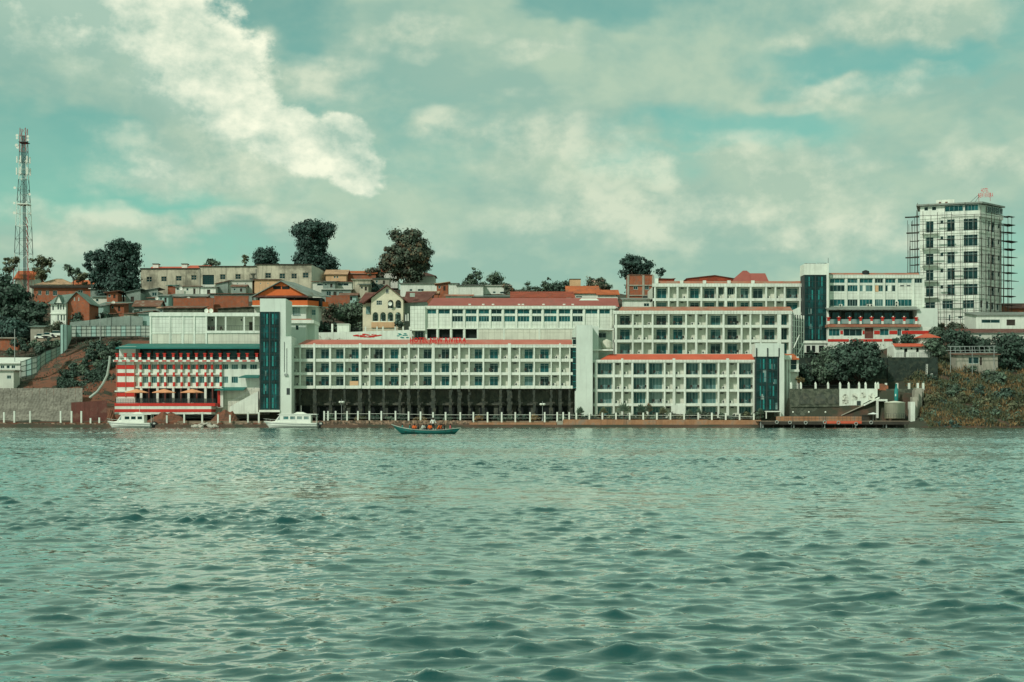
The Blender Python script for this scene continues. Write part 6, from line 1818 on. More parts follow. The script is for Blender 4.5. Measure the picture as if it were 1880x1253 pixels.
# ------------------------------------------------------------------ terraced waterfront on the right: ivy walls, white arch wall, stair
def right_terraces():
    Y = 309.0
    X_, Z_ = (lambda q: PX(q, Y)), (lambda q: PZ(q, Y))
    rnd = random.Random(8)
    r = thing('retaining_wall', 'overgrown grey rubble retaining wall with faint arches behind the jetty', 'wall', (X_(1496), Y, Z_(765)))
    MB().box(X_(1451), X_(1540.5), Y, Y + 1.2, Z_(770), Z_(714)).build('wall', 'ivy_stone', r)
    for cx_ in (1477, 1506, 1530):
        pts = [(X_(cx_ + 10 * math.cos(t)), Z_(734) + 1.35 * math.sin(t)) for t in np.linspace(0, math.pi, 10)] + [(X_(cx_ - 10), Z_(742)), (X_(cx_ + 10), Z_(742))]
        MB().prism(pts[::-1], Y - 0.14, Y + 0.01).build('arch', 'dark_stone', r)
    MB().box(X_(1451), X_(1540), Y - 0.25, Y + 0.0, Z_(747.5), Z_(746.2)).build('ledge', 'ivy_stone', r)
    w = thing('retaining_wall', 'white rendered wall with stone-filled arches and a stair beside the rubble wall', 'wall', (X_(1575), Y, Z_(765)))
    MB().prism([(X_(1541), Z_(770)), (X_(1584), Z_(770)), (X_(1584), Z_(742)), (X_(1611), Z_(728)), (X_(1611), Z_(714)), (X_(1541), Z_(714))], Y, Y + 1.0).build('wall', 'white_paint', w)
    for (cx_, p, h, hw) in ((1552, 742, 18, 5.5), (1569, 735, 13, 6), (1585, 731, 11, 5), (1600, 735, 12, 6)):
        pts = [(X_(cx_ + hw * math.cos(t)), Z_(p - h + 6) + 0.7 * math.sin(t)) for t in np.linspace(0, math.pi, 9)] + [(X_(cx_ - hw), Z_(p)), (X_(cx_ + hw), Z_(p))]
        MB().prism(pts[::-1], Y - 0.06, Y + 0.01).build('arch_infill', 'lace_stone', w)
    MB().prism([(X_(1543), Z_(764)), (X_(1584), Z_(745.5)), (X_(1584), Z_(744)), (X_(1543), Z_(762.5))], Y - 0.8, Y - 0.0).build('stair_flight', 'concrete', w)
    MB().prism([(X_(1584), Z_(746)), (X_(1613), Z_(732)), (X_(1613), Z_(729.5)), (X_(1584), Z_(743.5))], Y - 0.9, Y - 0.0).build('stair_flight', 'white_paint', w)
    MB().box(X_(1573), X_(1580), Y - 0.1, Y - 0.0, Z_(744.5), Z_(736.5)).build('wall_window', 'dark_metal', w)
    MB().box(X_(1606), X_(1626), Y - 1.5, Y + 1.2, Z_(737), Z_(733.5)).build('landing', 'white_paint', w)
    for q in (1608, 1624.5):
        MB().box(X_(q) - 0.22, X_(q) + 0.22, Y - 1.45, Y - 1.0, Z_(768), Z_(737)).build('landing_post', 'white_paint', w)
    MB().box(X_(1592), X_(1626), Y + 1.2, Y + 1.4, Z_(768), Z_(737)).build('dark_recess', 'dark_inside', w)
    MB().box(X_(1617), X_(1622), Y + 0.3, Y + 0.6, Z_(764), Z_(740)).build('door', 'teal_paint', w)
    f = thing('terrace_fence', 'white pointed fence posts on top of the rubble and arch walls', 'fence', (X_(1530), Y, Z_(714)))
    for q in (1453, 1471, 1498, 1521, 1543, 1559, 1578, 1590, 1608.5, 1613):
        b = MB().box(X_(q) - 0.2, X_(q) + 0.2, Y + 0.2, Y + 0.6, Z_(714), Z_(705))
        b.lathe((X_(q), Y + 0.4, Z_(705)), [(0.26, 0), (0.02, 0.45)], 4)
        b.build('post', 'white_paint', f)
    for p in (707.5, 711):
        MB().box(X_(1453), X_(1610), Y + 0.38, Y + 0.42, Z_(p + 0.4), Z_(p)).build('rail', 'dark_metal', f)
    # dark ivy wall, upper terrace
    Y2 = 321.5
    u = thing('ivy_wall', 'tall wall fully clad in dark ivy below the annex with red roofs', 'wall', (PX(1675, Y2), Y2, PZ(705, Y2)))
    MB().box(PX(1630, Y2), PX(1722, Y2), Y2, Y2 + 2, PZ(712, Y2), PZ(656.5, Y2)).build('wall', 'dark_ivy', u)
    for cx_ in (1653, 1674, 1694):
        pts = [(PX(cx_ + 8.5 * math.cos(t), Y2), PZ(672, Y2) + 1.0 * math.sin(t)) for t in np.linspace(0, math.pi, 9)] + [(PX(cx_ - 8.5, Y2), PZ(700, Y2)), (PX(cx_ + 8.5, Y2), PZ(700, Y2))]
        MB().prism(pts[::-1], Y2 - 0.12, Y2 + 0.01).build('arch', 'dark_ivy', u)
    u2 = thing('ivy_wall', 'dark ivy wall behind the broad tree beside the lift tower pillar', 'wall', (PX(1495, Y2), Y2, PZ(705, Y2)))
    MB().box(PX(1464, Y2), PX(1629, Y2), Y2 + 0.3, Y2 + 2, PZ(712, Y2), PZ(657, Y2)).build('wall', 'dark_ivy', u2)
    l = thing('ladder', 'pale aluminium ladder leaning on the dark ivy wall', 'ladder', (PX(1700, Y2), Y2 - 1, PZ(705, Y2)))
    for (a, b_, c, d) in ((1697, 1700, 705, 669), (1704, 1709, 705, 686)):
        m = MB()
        for o in (0, 2.6):
            m.tube((PX(a + o, Y2), Y2 - 1.2, PZ(c, Y2)), (PX(b_ + o, Y2), Y2 - 0.25, PZ(d, Y2)), 0.05)
        for k in range(9):
            t = (k + .5) / 9
            m.tube((PX(a + (b_ - a) * t, Y2), Y2 - 1.2 + .95 * t, PZ(c + (d - c) * t, Y2)), (PX(a + (b_ - a) * t + 2.6, Y2), Y2 - 1.2 + .95 * t, PZ(c + (d - c) * t, Y2)), 0.03)
        m.build('ladder_length', 'white_metal', l)
    # lower right ivy panel with posts, behind the tank
    Y3 = 311.0
    v = thing('retaining_wall', 'mossy wall behind the cream tank with white posts on top', 'wall', (PX(1655, Y3), Y3, PZ(740, Y3)))
    MB().box(PX(1627, Y3), PX(1676, Y3), Y3, Y3 + 1, PZ(770, Y3), PZ(714.5, Y3)).build('wall', 'ivy_stone', v)
    for q in (1627.5, 1648, 1670, 1686, 1696):
        MB().box(PX(q, Y3) - 0.22, PX(q, Y3) + 0.22, Y3 + 0.3, Y3 + 0.7, PZ(716, Y3), PZ(703.5, Y3)).build('post', 'white_paint', v)
    MB().box(PX(1626, Y3), PX(1698, Y3), Y3 + 0.4, Y3 + 0.6, PZ(717, Y3), PZ(714.4, Y3)).build('coping', 'concrete', v)
    # orange soil gully
    o = MB().prism([(PX(1613, 312), PZ(740, 312)), (PX(1628, 312), PZ(740, 312)), (PX(1629, 312), PZ(709, 312)), (PX(1625, 312), PZ(707, 312)), (PX(1619, 312), PZ(705, 312)), (PX(1613, 312), PZ(708, 312))], 311.2, 313.5).build('earth_bank', 'orange_earth')
    tag(o, 'strip of bare orange earth between the white arch wall and the mossy wall', 'earth bank')
    # stepped concrete wall
    Y4 = 303.0
    s = thing('stepped_wall', 'stepped pale concrete wall climbing the bank right of the jetty', 'wall', (PX(1690, Y4), Y4, PZ(780, Y4)))
    steps = [(1672, 1680, 738, 0), (1680, 1688, 729, 1.5), (1687, 1694, 716, 3.0), (1693, 1704, 712, 4.5), (1702, 1711, 713, 6.0)]
    for a, b_, t, dy in steps:
        MB().prism([(PX(a, Y4), PZ(784, Y4)), (PX(b_, Y4), PZ(782 - dy * 3, Y4)), (PX(b_, Y4), PZ(t, Y4)), (PX(a, Y4), PZ(t, Y4))], Y4 + dy, Y4 + dy + 2.2).build('wall_step', 'concrete' if dy else 'white_paint', s)
    # tank
    Yt = 303.5
    t = thing('water_tank', 'large cream corrugated tank standing on the jetty', 'tank', (PX(1644, Yt), Yt, PZ(769, Yt)))
    c = (PX(1644, Yt), Yt + 0.6, PZ(769, Yt))
    hh = PZ(740, Yt) - c[2]
    MB().lathe(c, [(2.15, 0), (2.15, hh), (2.25, hh + 0.02), (2.2, hh + 0.12), (0.2, hh + 0.42)], 28).build('tank_body', 'tank_cream', t, True)
    f = MB()
    for k in range(14):
        a = math.pi + math.pi * k / 13
        f.tube((c[0] + 2.4 * math.cos(a), c[1] + 2.4 * math.sin(a), c[2]), (c[0] + 2.4 * math.cos(a), c[1] + 2.4 * math.sin(a), c[2] + 1.05), 0.025)
    for k in range(13):
        a, b2 = math.pi + math.pi * k / 13, math.pi + math.pi * (k + 1) / 13
        for zz in (0.55, 1.05):
            f.tube((c[0] + 2.4 * math.cos(a), c[1] + 2.4 * math.sin(a), c[2] + zz), (c[0] + 2.4 * math.cos(b2), c[1] + 2.4 * math.sin(b2), c[2] + zz), 0.025)
    f.build('guard_rail', 'dark_metal', t)
    Yb = 307.5
    tb = thing('bottle_column', 'tall teal bottle-shaped column behind the cream tank', 'column', (PX(1645.5, Yb), Yb, PZ(740, Yb)))
    zz = PZ(768, Yb); ht = PZ(705, Yb) - zz
    MB().lathe((PX(1645.5, Yb), Yb, zz), [(0.42, 0), (0.42, ht * 0.62), (0.46, ht * 0.66), (0.42, ht * 0.70), (0.42, ht * 0.82), (0.2, ht * 0.9), (0.17, ht * 0.985), (0.22, ht * 0.99), (0.22, ht)], 16).build('bottle', 'teal_paint', tb, True)
    MB().lathe((PX(1643.4, Yb), Yb - 0.42, PZ(728, Yb)), [(0.12, 0), (0.12, 0.5)], 6).build('label_patch', 'white_paint', tb)


right_terraces()


# ------------------------------------------------------------------ jetty
def jetty():
    y0, y1 = 292.0, 305.0
    zt = PZ(773.2, y0)
    r = thing('jetty', 'dark timber jetty on short piles at the right shore', 'jetty', (PX(1532, y0), y0, 0))
    n = 46
    xa, xb = PX(1399, y0), PX(1669, y0)
    for k in range(n):
        a, b = xa + (xb - xa) * k / n, xa + (xb - xa) * (k + 1) / n
        MB().box(a + 0.012, b - 0.012, y0, y1, zt - 0.09, zt).build('plank', 'paving', r)
    MB().box(xa, xb, y0 + 0.02, y0 + 0.2, zt - 0.75, zt - 0.1).build('edge_beam', 'dark_wood', r)
    MB().box(xa, xb, y1 - 0.4, y1 - 0.2, zt - 2.4, zt - 0.1).build('rear_beam', 'dark_wood', r)
    MB().box(xa + 0.1, xb - 0.1, y0 + 4, y0 + 4.2, -0.6, zt - 0.1).build('back_board', 'dark_wood', r)
    rnd = random.Random(4)
    for k in range(15):
        x = xa + 0.3 + (xb - xa - 0.6) * k / 14
        for yy in (y0 + 0.5, y0 + 3):
            MB().tube((x, yy, -1.5), (x, yy, zt - 0.1), 0.09 if k % 3 else 0.12).build('pile', 'dark_wood' if k % 3 else 'grey_metal', r)
    MB().box(PX(1512, y0), PX(1582, y0), y0 - 0.04, y0 + 0.01, zt - 0.55, zt - 0.02).build('painted_board', 'bright_red_roof', r)
    f = MB()
    for k in range(22):
        q = 1440 + 150 * k / 21
        f.tube((PX(q, y0 + 6), y0 + 6, zt), (PX(q, y0 + 6), y0 + 6, zt + 1.0), 0.022)
    for zz in (0.5, 1.0):
        f.tube((PX(1440, y0 + 6), y0 + 6, zt + zz), (PX(1590, y0 + 6), y0 + 6, zt + zz), 0.022)
    f.build('rail', 'dark_metal', r)
    MB().box(PX(1425, 304), PX(1584, 304), 303.6, 304.2, zt - 0.1, zt + 0.95).build('back_wall', 'quay_stone', r)
    for k, (q, p) in enumerate(((1426, 775.5), (1450, 776.2), (1479, 776.5), (1514, 775.8), (1539, 776.5), (1571.5, 778.5), (1599, 776.2))):
        z = PZ(p, y0)
        o = MB().torus((PX(q, y0), y0 - 0.16, z), 0.30, 0.10, 'y', 16, 8).build('tyre', 'tyre', None, True)
        place = ['leftmost on the jetty edge', 'second from the left on the jetty edge', 'third from the left on the jetty edge', 'at the left end of the red board', 'in the middle of the red board', 'hanging low at the right end of the red board', 'right of the red board on the jetty'][k]
        tag(o, 'old pale fender tyre, ' + place, 'tyre', 'fender tyres along the jetty')
    for k, q in enumerate((1456, 1485, 1515.5)):
        yy = y0 + 7
        c = (PX(q, yy), yy, zt)
        s = thing('garden_lamp', ['small globe lamp on the jetty nearest the lift tower', 'small globe lamp in the middle of the jetty', 'small globe lamp on the jetty nearest the white stair'][k], 'lamp', c, 'globe lamps on the jetty')
        MB().lathe(c, [(0.14, 0), (0.12, 0.1), (0.04, 0.2), (0.035, 1.65), (0.08, 1.7)], 8).build('pole', 'dark_metal', s)
        MB().ball((c[0], c[1], c[2] + 1.85), 0.19, 10).build('globe', 'white_metal', s, True)
    c = (PX(1603, y0 + 8), y0 + 8, zt)
    u = thing('parasol', 'pale parasol over dark furniture on the jetty below the stair', 'parasol', c)
    MB().tube(c, (c[0], c[1], c[2] + 1.75), 0.04).build('pole', 'grey_metal', u)
    b = MB(); nn = 8
    rim = [(c[0] + 1.25 * math.cos(2 * math.pi * i / nn), c[1] + 1.25 * math.sin(2 * math.pi * i / nn), c[2] + 1.42) for i in range(nn)]
    for i in range(nn):
        b.face([rim[i], rim[(i + 1) % nn], (c[0], c[1], c[2] + 1.8)])
    b.build('canopy', 'parasol_white', u)
    d = thing('bar_counter', 'dark bar counter under the pale parasol on the jetty', 'counter', (PX(1596, y0 + 9), y0 + 9, zt))
    MB().box(PX(1584, y0 + 9), PX(1607, y0 + 9), y0 + 9, y0 + 10, zt, zt + 1.15).build('counter_body', 'dark_wood', d)
    MB().box(PX(1583, y0 + 9), PX(1608, y0 + 9), y0 + 8.8, y0 + 10.1, zt + 1.15, zt + 1.22).build('counter_top', 'dark_metal', d)


jetty()


# ------------------------------------------------------------------ waterfront: quay walls, posts, lamps
def waterfront():
    ya = 299.6
    r = thing('quay_wall', 'orange brown rendered quay wall along the hotel waterfront', 'wall', (PX(1200, ya), ya, 0))
    for k, (a, b, t) in enumerate(((862, 1022, 776), (1023, 1034, 773), (1034, 1150, 770.5), (1150, 1205, 771), (1205, 1300, 770.8), (1300, 1398, 771.5))):
        MB().box(PX(a, ya), PX(b - 0.4, ya), ya + (0.12 if k % 2 else 0), ya + 2.5, -1.2, PZ(t, ya)).build('wall_length', 'quay_stone' if k != 1 else 'concrete', r)
    MB().box(PX(862, ya), PX(1399, ya), ya - 0.35, ya, -1.0, 0.28).build('footing', 'quay_stone', r)
    q2 = thing('quay_wall', 'rough rubble quay wall with weeds in the middle of the shore', 'wall', (PX(730, ya), ya, 0))
    rnd = random.Random(5)
    x = 592.0
    while x < 864:
        wd = rnd.uniform(5, 9)
        for lv in range(3):
            z0 = -0.4 + lv * 0.65
            MB().box(PX(x, ya) + 0.02, PX(x + wd, ya) - 0.02, ya + rnd.uniform(-0.1, 0.25) + lv * 0.2, ya + 2.5, z0, z0 + 0.63 + rnd.uniform(-.05, .05)).build('stone', 'quay_rubble', q2)
        x += wd
    MB().box(PX(590, ya), PX(864, ya), ya - 0.3, ya + 0.1, -1.0, 0.2).build('footing', 'quay_stone', q2)
    q3 = thing('quay_wall', 'low dark stone quay wall along the left shore', 'wall', (PX(300, ya), ya, 0))
    x = -40.0
    while x < 590:
        wd = rnd.uniform(6, 12)
        for lv in range(2):
            z0 = -0.5 + lv * 0.75
            MB().box(PX(x, ya) + 0.02, PX(x + wd, ya) - 0.02, ya + rnd.uniform(0, 0.5) + lv * 0.3, ya + 3, z0, z0 + 0.73 + rnd.uniform(-.1, .1)).build('stone', 'quay_rubble' if rnd.random() < 0.7 else 'red_earth', q3)
        x += wd
    # promenade paving
    o = MB().box(PX(330, 304), PX(1450, 304), 302, 312.2, 0.6, 1.42).build('pavement', 'paving')
    tag(o, 'strip of waterfront paving between quay and hotel', 'pavement', kind='structure')
    o = MB().box(PX(-30, 303), PX(330, 303), 301.5, 307.0, 0.4, 1.15).build('pavement', 'red_earth')
    tag(o, 'reddish earth walk along the left shore', 'path', kind='structure')
    yf = 301.0
    f = thing('waterfront_fence', 'white posts with thin rails along the middle and right of the quay', 'fence', (PX(980, yf), yf, 1.4))
    ps = [(595, 755, 772), (602, 755, 766), (616, 755, 770), (637, 755, 770), (657, 755, 769.5), (678, 755, 771), (700, 755, 770), (726, 755, 770), (750, 756, 770), (772, 756, 771), (795, 757, 771), (818, 757, 770), (845, 757, 770),
          (869, 757, 775), (895, 757, 776), (921, 757, 775), (946, 757, 771), (973, 757, 771), (1000, 757, 770), (1023, 757, 769), (1034, 757, 769), (1045, 757, 770), (1058, 758, 770), (1082, 758, 771), (1106, 758, 771),
          (1131, 758, 771), (1156, 758, 771), (1181, 758, 771), (1206, 758, 771), (1231, 758, 771), (1256, 758, 771), (1282, 758, 772), (1307, 758, 772), (1332.5, 759, 772), (1358, 760, 772), (1384, 760, 773)]
    for q, t, b in ps:
        MB().box(PX(q, yf) - 0.16, PX(q, yf) + 0.16, yf, yf + 0.32, PZ(max(b, 773), yf) - 0.3, PZ(t, yf)).build('post', 'white_paint', f)
    for (q, t, b), (q2_, t2, b2) in zip(ps, ps[1:]):
        MB().tube((PX(q, yf) + 0.2, yf + 0.2, PZ(t + 5, yf)), (PX(q2_, yf) - 0.2, yf + 0.2, PZ(t2 + 5, yf)), 0.035).build('rail', 'white_metal', f)
        MB().tube((PX(q, yf) + 0.2, yf + 0.2, PZ(768, yf)), (PX(q2_, yf) - 0.2, yf + 0.2, PZ(768, yf)), 0.03).build('rail', 'grey_metal', f)
    g = thing('waterfront_fence', 'white posts along the left shore path below the grey slope', 'fence', (PX(230, yf), yf, 1.0))
    pl = [(7, 757, 767), (26, 755, 768), (55, 755, 765), (111, 755, 766), (131, 755, 768), (149, 755, 767), (166, 768, 777), (182, 767, 776), (306, 763, 774), (338, 759, 770), (371, 757, 769), (400, 761, 772), (422, 762, 773), (455, 757, 769), (475, 757, 769)]
    for q, t, b in pl:
        MB().box(PX(q, yf) - 0.16, PX(q, yf) + 0.16, yf, yf + 0.32, 0.3, PZ(t, yf)).build('post', 'white_paint', g)
    for (q, t, b), (q2_, t2, b2) in zip(pl[8:], pl[9:]):
        for dz in (3, 6, 9):
            MB().tube((PX(q, yf) + 0.2, yf + 0.2, PZ(t + dz, yf)), (PX(q2_, yf) - 0.2, yf + 0.2, PZ(t2 + dz, yf)), 0.03).build('rail', 'dark_metal', g)
    # street lamps with clustered globes
    for k, (q, top) in enumerate(((627, 737), (996, 741))):
        yl = 303.0
        c = (PX(q, yl), yl, 1.42)
        h = PZ(top, yl) - 1.42
        s = thing('street_lamp', ['waterfront lamp with clustered white globes near the white cruiser', 'waterfront lamp with a cluster of white globes near the plain stair tower'][k], 'lamp', c, 'globe cluster lamps')
        MB().lathe(c, [(0.16, 0), (0.12, 0.3), (0.05, 0.5), (0.045, h), (0.02, h + 0.5)], 8).build('pole', 'grey_metal', s)
        for i in range(5):
            a = 2 * math.pi * i / 5 + 0.3
            x, y = c[0] + 0.42 * math.cos(a), c[1] + 0.42 * math.sin(a)
            MB().tube((c[0], c[1], c[2] + h - 0.55), (x, y, c[2] + h - 0.4), 0.025).build('arm', 'grey_metal', s)
            MB().ball((x, y, c[2] + h - 0.2), 0.24, 8).build('globe', 'white_metal', s, True)
    # loose stones by the left shore
    for k in range(26):
        q = rnd.uniform(352, 398); yy = rnd.uniform(296.8, 299.4)
        z = max(0, (yy - 296.6) * 0.33) * (1 - abs(q - 376) / 34)
        s = rnd.uniform(0.25, 0.5)
        b = MB().ball((PX(q, yy), yy, z + s * 0.3), s, 6, 0, (1.3, 1, 0.75))
        b.v = [(x + rnd.uniform(-.08, .08), y + rnd.uniform(-.08, .08), zz + rnd.uniform(-.08, .08)) for x, y, zz in b.v]
        tag(b.build('boulder', 'rock'), 'pale broken stone in the heap at the water by the striped wing', 'stone', 'stones heaped at the left shore')
    # red earth mounds
    for (a, b_, t, lab) in ((388, 440, 750, 'reddish earth mound at the foot of the white stair'), (270, 345, 757, 'reddish earth heap in front of the striped platform'), (195, 214, 752, 'reddish earth heap at the corner of the striped wing')):
        yy = 305.5
        m = MB()
        n = 12
        x0, x1, zt = PX(a, yy), PX(b_, yy), PZ(t, yy)
        prof = [(x0 + (x1 - x0) * i / n, 1.1 + (zt - 1.1) * math.sin(math.pi * i / n) ** 0.8 * rnd.uniform(0.8, 1.1)) for i in range(n + 1)]
        for (xa_, za), (xb_, zb) in zip(prof, prof[1:]):
            m.face([(xa_, yy - 2.5, 1.1), (xb_, yy - 2.5, 1.1), (xb_, yy, zb), (xa_, yy, za)]); m.face([(xa_, yy, za), (xb_, yy, zb), (xb_, yy + 2, 1.1), (xa_, yy + 2, 1.1)])
        tag(m.build('earth_mound', 'red_earth'), lab, 'earth mound')


waterfront()


# ------------------------------------------------------------------ left bank: grey slope, fences, huts, mast
def left_bank():
    r = thing('concrete_slope', 'ribbed grey concrete revetment slope at the left shore', 'embankment', (PX(70, 308), 308, 1.2))
    nq = 13
    for k in range(nq):
        a, b = -20 + 172 * k / nq, -20 + 172 * (k + 1) / nq
        MB().slab([(PX(a, 306), 305.6, 1.1), (PX(b, 306), 305.6, 1.1), (PX(b + 1 - 0.6, 317), 316.6, PZ(713, 317)), (PX(a + 1, 317), 316.6, PZ(713, 317))], 0.4).build('slope_panel', 'concrete_slope', r)
    f = thing('tin_fence', 'dark red corrugated tin fence at the corner of the grey slope', 'fence', (PX(162, 306), 305, 1.2))
    for k in range(8):
        a, b = 131 + 8.2 * k, 131 + 8.2 * (k + 1)
        MB().prism([(PX(a, 305), 1.0), (PX(b - 0.3, 305), 1.0), (PX(b - 0.3, 305), PZ(739 - 0.5 * k, 305)), (PX(a, 305), PZ(739 - 0.5 * k + 0.5, 305))], 304.9 + 0.04 * (k % 2), 305.0 + 0.04 * (k % 2)).build('sheet', 'maroon_roof', f)
    def panel_fence(lab, pts, mats, grid=True, name='panel_fence'):
        """row of sheet panels in frames; pts = (px, top, bottom, depth)"""
        g = thing(name, lab, 'fence', (PX(pts[0][0], pts[0][3]), pts[0][3], PZ(pts[0][2], pts[0][3])))
        for k, (p, q) in enumerate(zip(pts, pts[1:])):
            A, B = (PX(p[0], p[3]), p[3]), (PX(q[0], q[3]), q[3])
            za, zb, zc, zd = PZ(p[2], p[3]), PZ(q[2], q[3]), PZ(q[1], q[3]), PZ(p[1], p[3])
            m = MB()
            m.face([(A[0], A[1], za), (B[0], B[1], zb), (B[0], B[1], zc), (A[0], A[1], zd)])
            m.face([(A[0], A[1] + .06, zd), (B[0], B[1] + .06, zc), (B[0], B[1] + .06, zb), (A[0], A[1] + .06, za)])
            m.build('panel', mats[k % len(mats)], g)
            MB().tube((A[0], A[1] - 0.05, za - 0.6), (A[0], A[1] - 0.05, zd + 0.1), 0.06).build('post', 'dark_metal', g)
            if grid:
                for t in (0.04, 0.36, 0.68, 0.97):
                    MB().tube((A[0], A[1] - 0.06, za + (zd - za) * t), (B[0], B[1] - 0.06, zb + (zc - zb) * t), 0.04).build('rail', 'dark_metal', g)
        return g
    panel_fence('long grey panel fence with a dark frame grid above the earth slope', [(131 + 9.1 * k, 599 - 0.06 * k, 619.5 - 0.1 * k, 347.0) for k in range(17)], ['tin_fence', 'teal_sheet', 'tin_fence'])
    panel_fence('smooth grey green sheet wall behind the long panel fence', [(128, 592, 603, 351), (165, 588, 602, 351), (205, 583, 600, 351), (240, 580, 600, 351), (262, 582, 600, 351)], ['tin_wall'], False, 'sheet_wall')
    panel_fence('pale teal sheet fence standing tall at the corner of the earth slope', [(111, 597, 651, 343), (116, 596, 648, 342), (123, 597, 641, 342.5), (131, 598, 622, 346)], ['teal_sheet'], False, 'sheet_wall')
    panel_fence('leaning grey panel fence beside the pale hut on the left slope', [(38, 664, 694, 326), (48, 661, 692, 326), (58, 657, 690, 326.3), (68, 655, 686, 327), (74, 652, 676, 328), (84, 645, 668, 330), (94, 642, 662, 332), (104, 638, 657, 335), (111, 636, 651, 338)], ['tin_fence', 'teal_sheet'])
    H('hut', 'pale hut with a white roof edge at the left frame edge', -12, 40, 668, 692, 329, 5, 'white_paint', ('shed', 656, 'white_metal'), [(1, 8, 671, 677), (12, 18, 671, 677), (21, 28, 671, 677)], cat='hut')
    H('hut', 'small cream hut with barred window below the pale hut at the frame edge', -12, 25, 681, 712, 320, 4, 'cream_wall', ('flat', 679.5, 'concrete'), [(12.5, 20.5, 689.5, 696)], cat='hut')
    H('hut', 'low brown hut with pale flat roof among the dark left trees', -10, 34, 622, 634, 352, 4, 'brick', ('flat', 620, 'concrete'), cat='hut')
    H('hut', 'grey hut half hidden below the dark trees beside the white windowed wing', 56, 80, 601, 618, 360, 4, 'concrete', ('shed', 597, 'green_grey_roof'), cat='hut')
    # drain chute and poles
    y = 316
    c = MB()
    pts = [(209, 655), (208, 668), (204, 690), (196, 706), (186, 720), (172, 731)]
    for (a, p), (b, q) in zip(pts, pts[1:]):
        c.tube((PX(a, y), y - 3, PZ(p, y)), (PX(b, y), y - 3, PZ(q, y)), 0.28, n=8)
    tag(c.build('drain_pipe', 'tin_fence'), 'pale drain pipe running down the slope beside the striped wing', 'pipe')
    for (q, t, b, lab) in ((107, 690, 712, 'short pale wooden pole on the earth slope'), (27, 605, 645, 'teal metal pole in the dark bushes at the left'), (184, 578, 616, 'thin dark pole in front of the smooth grey green sheet wall')):
        yy = 330 if q != 184 else 346
        zz = terrain_z(PX(q, yy), yy)
        tag(MB().tube((PX(q, yy), yy, min(zz, PZ(b, yy)) - 0.3), (PX(q, yy), yy, PZ(t, yy)), 0.1).build('pole', 'grey_metal'), lab, 'pole')
    # lattice mast
    Y = 440.0
    X_, Z_ = (lambda q: PX(q, Y)), (lambda q: PZ(q, Y))
    m = thing('lattice_mast', 'tall red and white lattice telecom mast with panel antennas', 'mast', (X_(45), Y, Z_(545)))
    def hw(p):                                  # half width of the mast in pixels at photo row p
        return np.interp(p, [235, 330, 400, 545], [5.0, 7.0, 10.5, 15.0])
    cx_ = 43.5
    lv = [236, 250, 264, 279, 295, 312, 330, 350, 371, 393, 416, 440, 466, 494, 545]
    for k, (p, q) in enumerate(zip(lv, lv[1:])):
        mt = 'white_metal' if k in (4, 5, 8, 9, 12) else 'red_metal' if k in (0, 1, 2, 13) else 'dark_metal'
        b = MB()
        ya, yb = hw(p) * Y / FPX, hw(q) * Y / FPX
        c0 = [(X_(cx_) + sx * ya, Y + sy * ya, Z_(p)) for sx, sy in ((-1, -1), (1, -1), (1, 1), (-1, 1))]
        c1 = [(X_(cx_) + sx * yb, Y + sy * yb, Z_(q)) for sx, sy in ((-1, -1), (1, -1), (1, 1), (-1, 1))]
        for i in range(4):
            j = (i + 1) % 4
            b.tube(c0[i], c1[i], 0.10, n=5)
            b.tube(c1[i], c1[j], 0.05, n=4)
            b.tube(c0[i], c1[j], 0.045, n=4) if k % 2 else b.tube(c0[j], c1[i], 0.045, n=4)
        b.build('mast_section', mt, m)
    b = MB()
    for o in (-0.35, 0.0, 0.35):
        b.tube((X_(44 + 3) + o, Y - 0.4, Z_(545)), (X_(44) + o, Y - 0.4, Z_(250)), 0.12, n=5)
    b.build('cable_run', 'dark_metal', m)
    rnd = random.Random(7)
    for (p, n, wd, hh) in ((300, 6, 1.9, 2.0), (322, 6, 2.0, 2.2)):
        for i in range(n):
            a = 2 * math.pi * i / n + 0.4
            x, yv = X_(43) + wd * math.cos(a), Y + wd * math.sin(a)
            MB().box(x - 0.2, x + 0.2, yv - 0.12, yv + 0.12, Z_(p), Z_(p) + hh).build('panel_antenna', 'white_metal', m)
            MB().tube((X_(43), Y, Z_(p) + 0.3), (x, yv, Z_(p) + 0.3), 0.05).build('antenna_arm', 'dark_metal', m)
    for (q, p, rr) in ((33, 250, 0.45), (53, 252, 0.4), (53, 258, 0.4), (32, 268, 0.5), (34, 272, 0.45), (29, 346, 0.42), (56, 358, 0.42), (28, 374, 0.4), (28, 392, 0.5), (57, 393, 0.35), (33, 255, 0.35)):
        o = MB()
        o.tube((X_(q), Y - 0.9, Z_(p)), (X_(q), Y - 0.65, Z_(p)), rr, rr * 0.7, n=12)
        o.tube((X_(q), Y - 0.65, Z_(p)), (X_(cx_), Y - 0.2, Z_(p)), 0.05)
        o.build('dish', 'white_metal', m)
    MB().box(X_(37), X_(52), Y - 1.6, Y + 1.6, Z_(263), Z_(262)).build('platform', 'dark_metal', m)
    MB().box(X_(34), X_(54), Y - 1.8, Y + 1.8, Z_(377), Z_(375.5)).build('platform', 'white_metal', m)
    t = MB()
    for k in range(12):
        t.tube((X_(57.5), Y - 3, Z_(545 - 12 * k)), (X_(57 - 0.3 * k), Y - 3, Z_(545 - 12 * (k + 1))), 0.12)
    t.build('side_pole', 'red_metal', m)
    MB().tube((X_(57), Y - 3, Z_(500)), (X_(cx_ + 10), Y - 1, Z_(500)), 0.06).build('side_arm', 'red_metal', m)
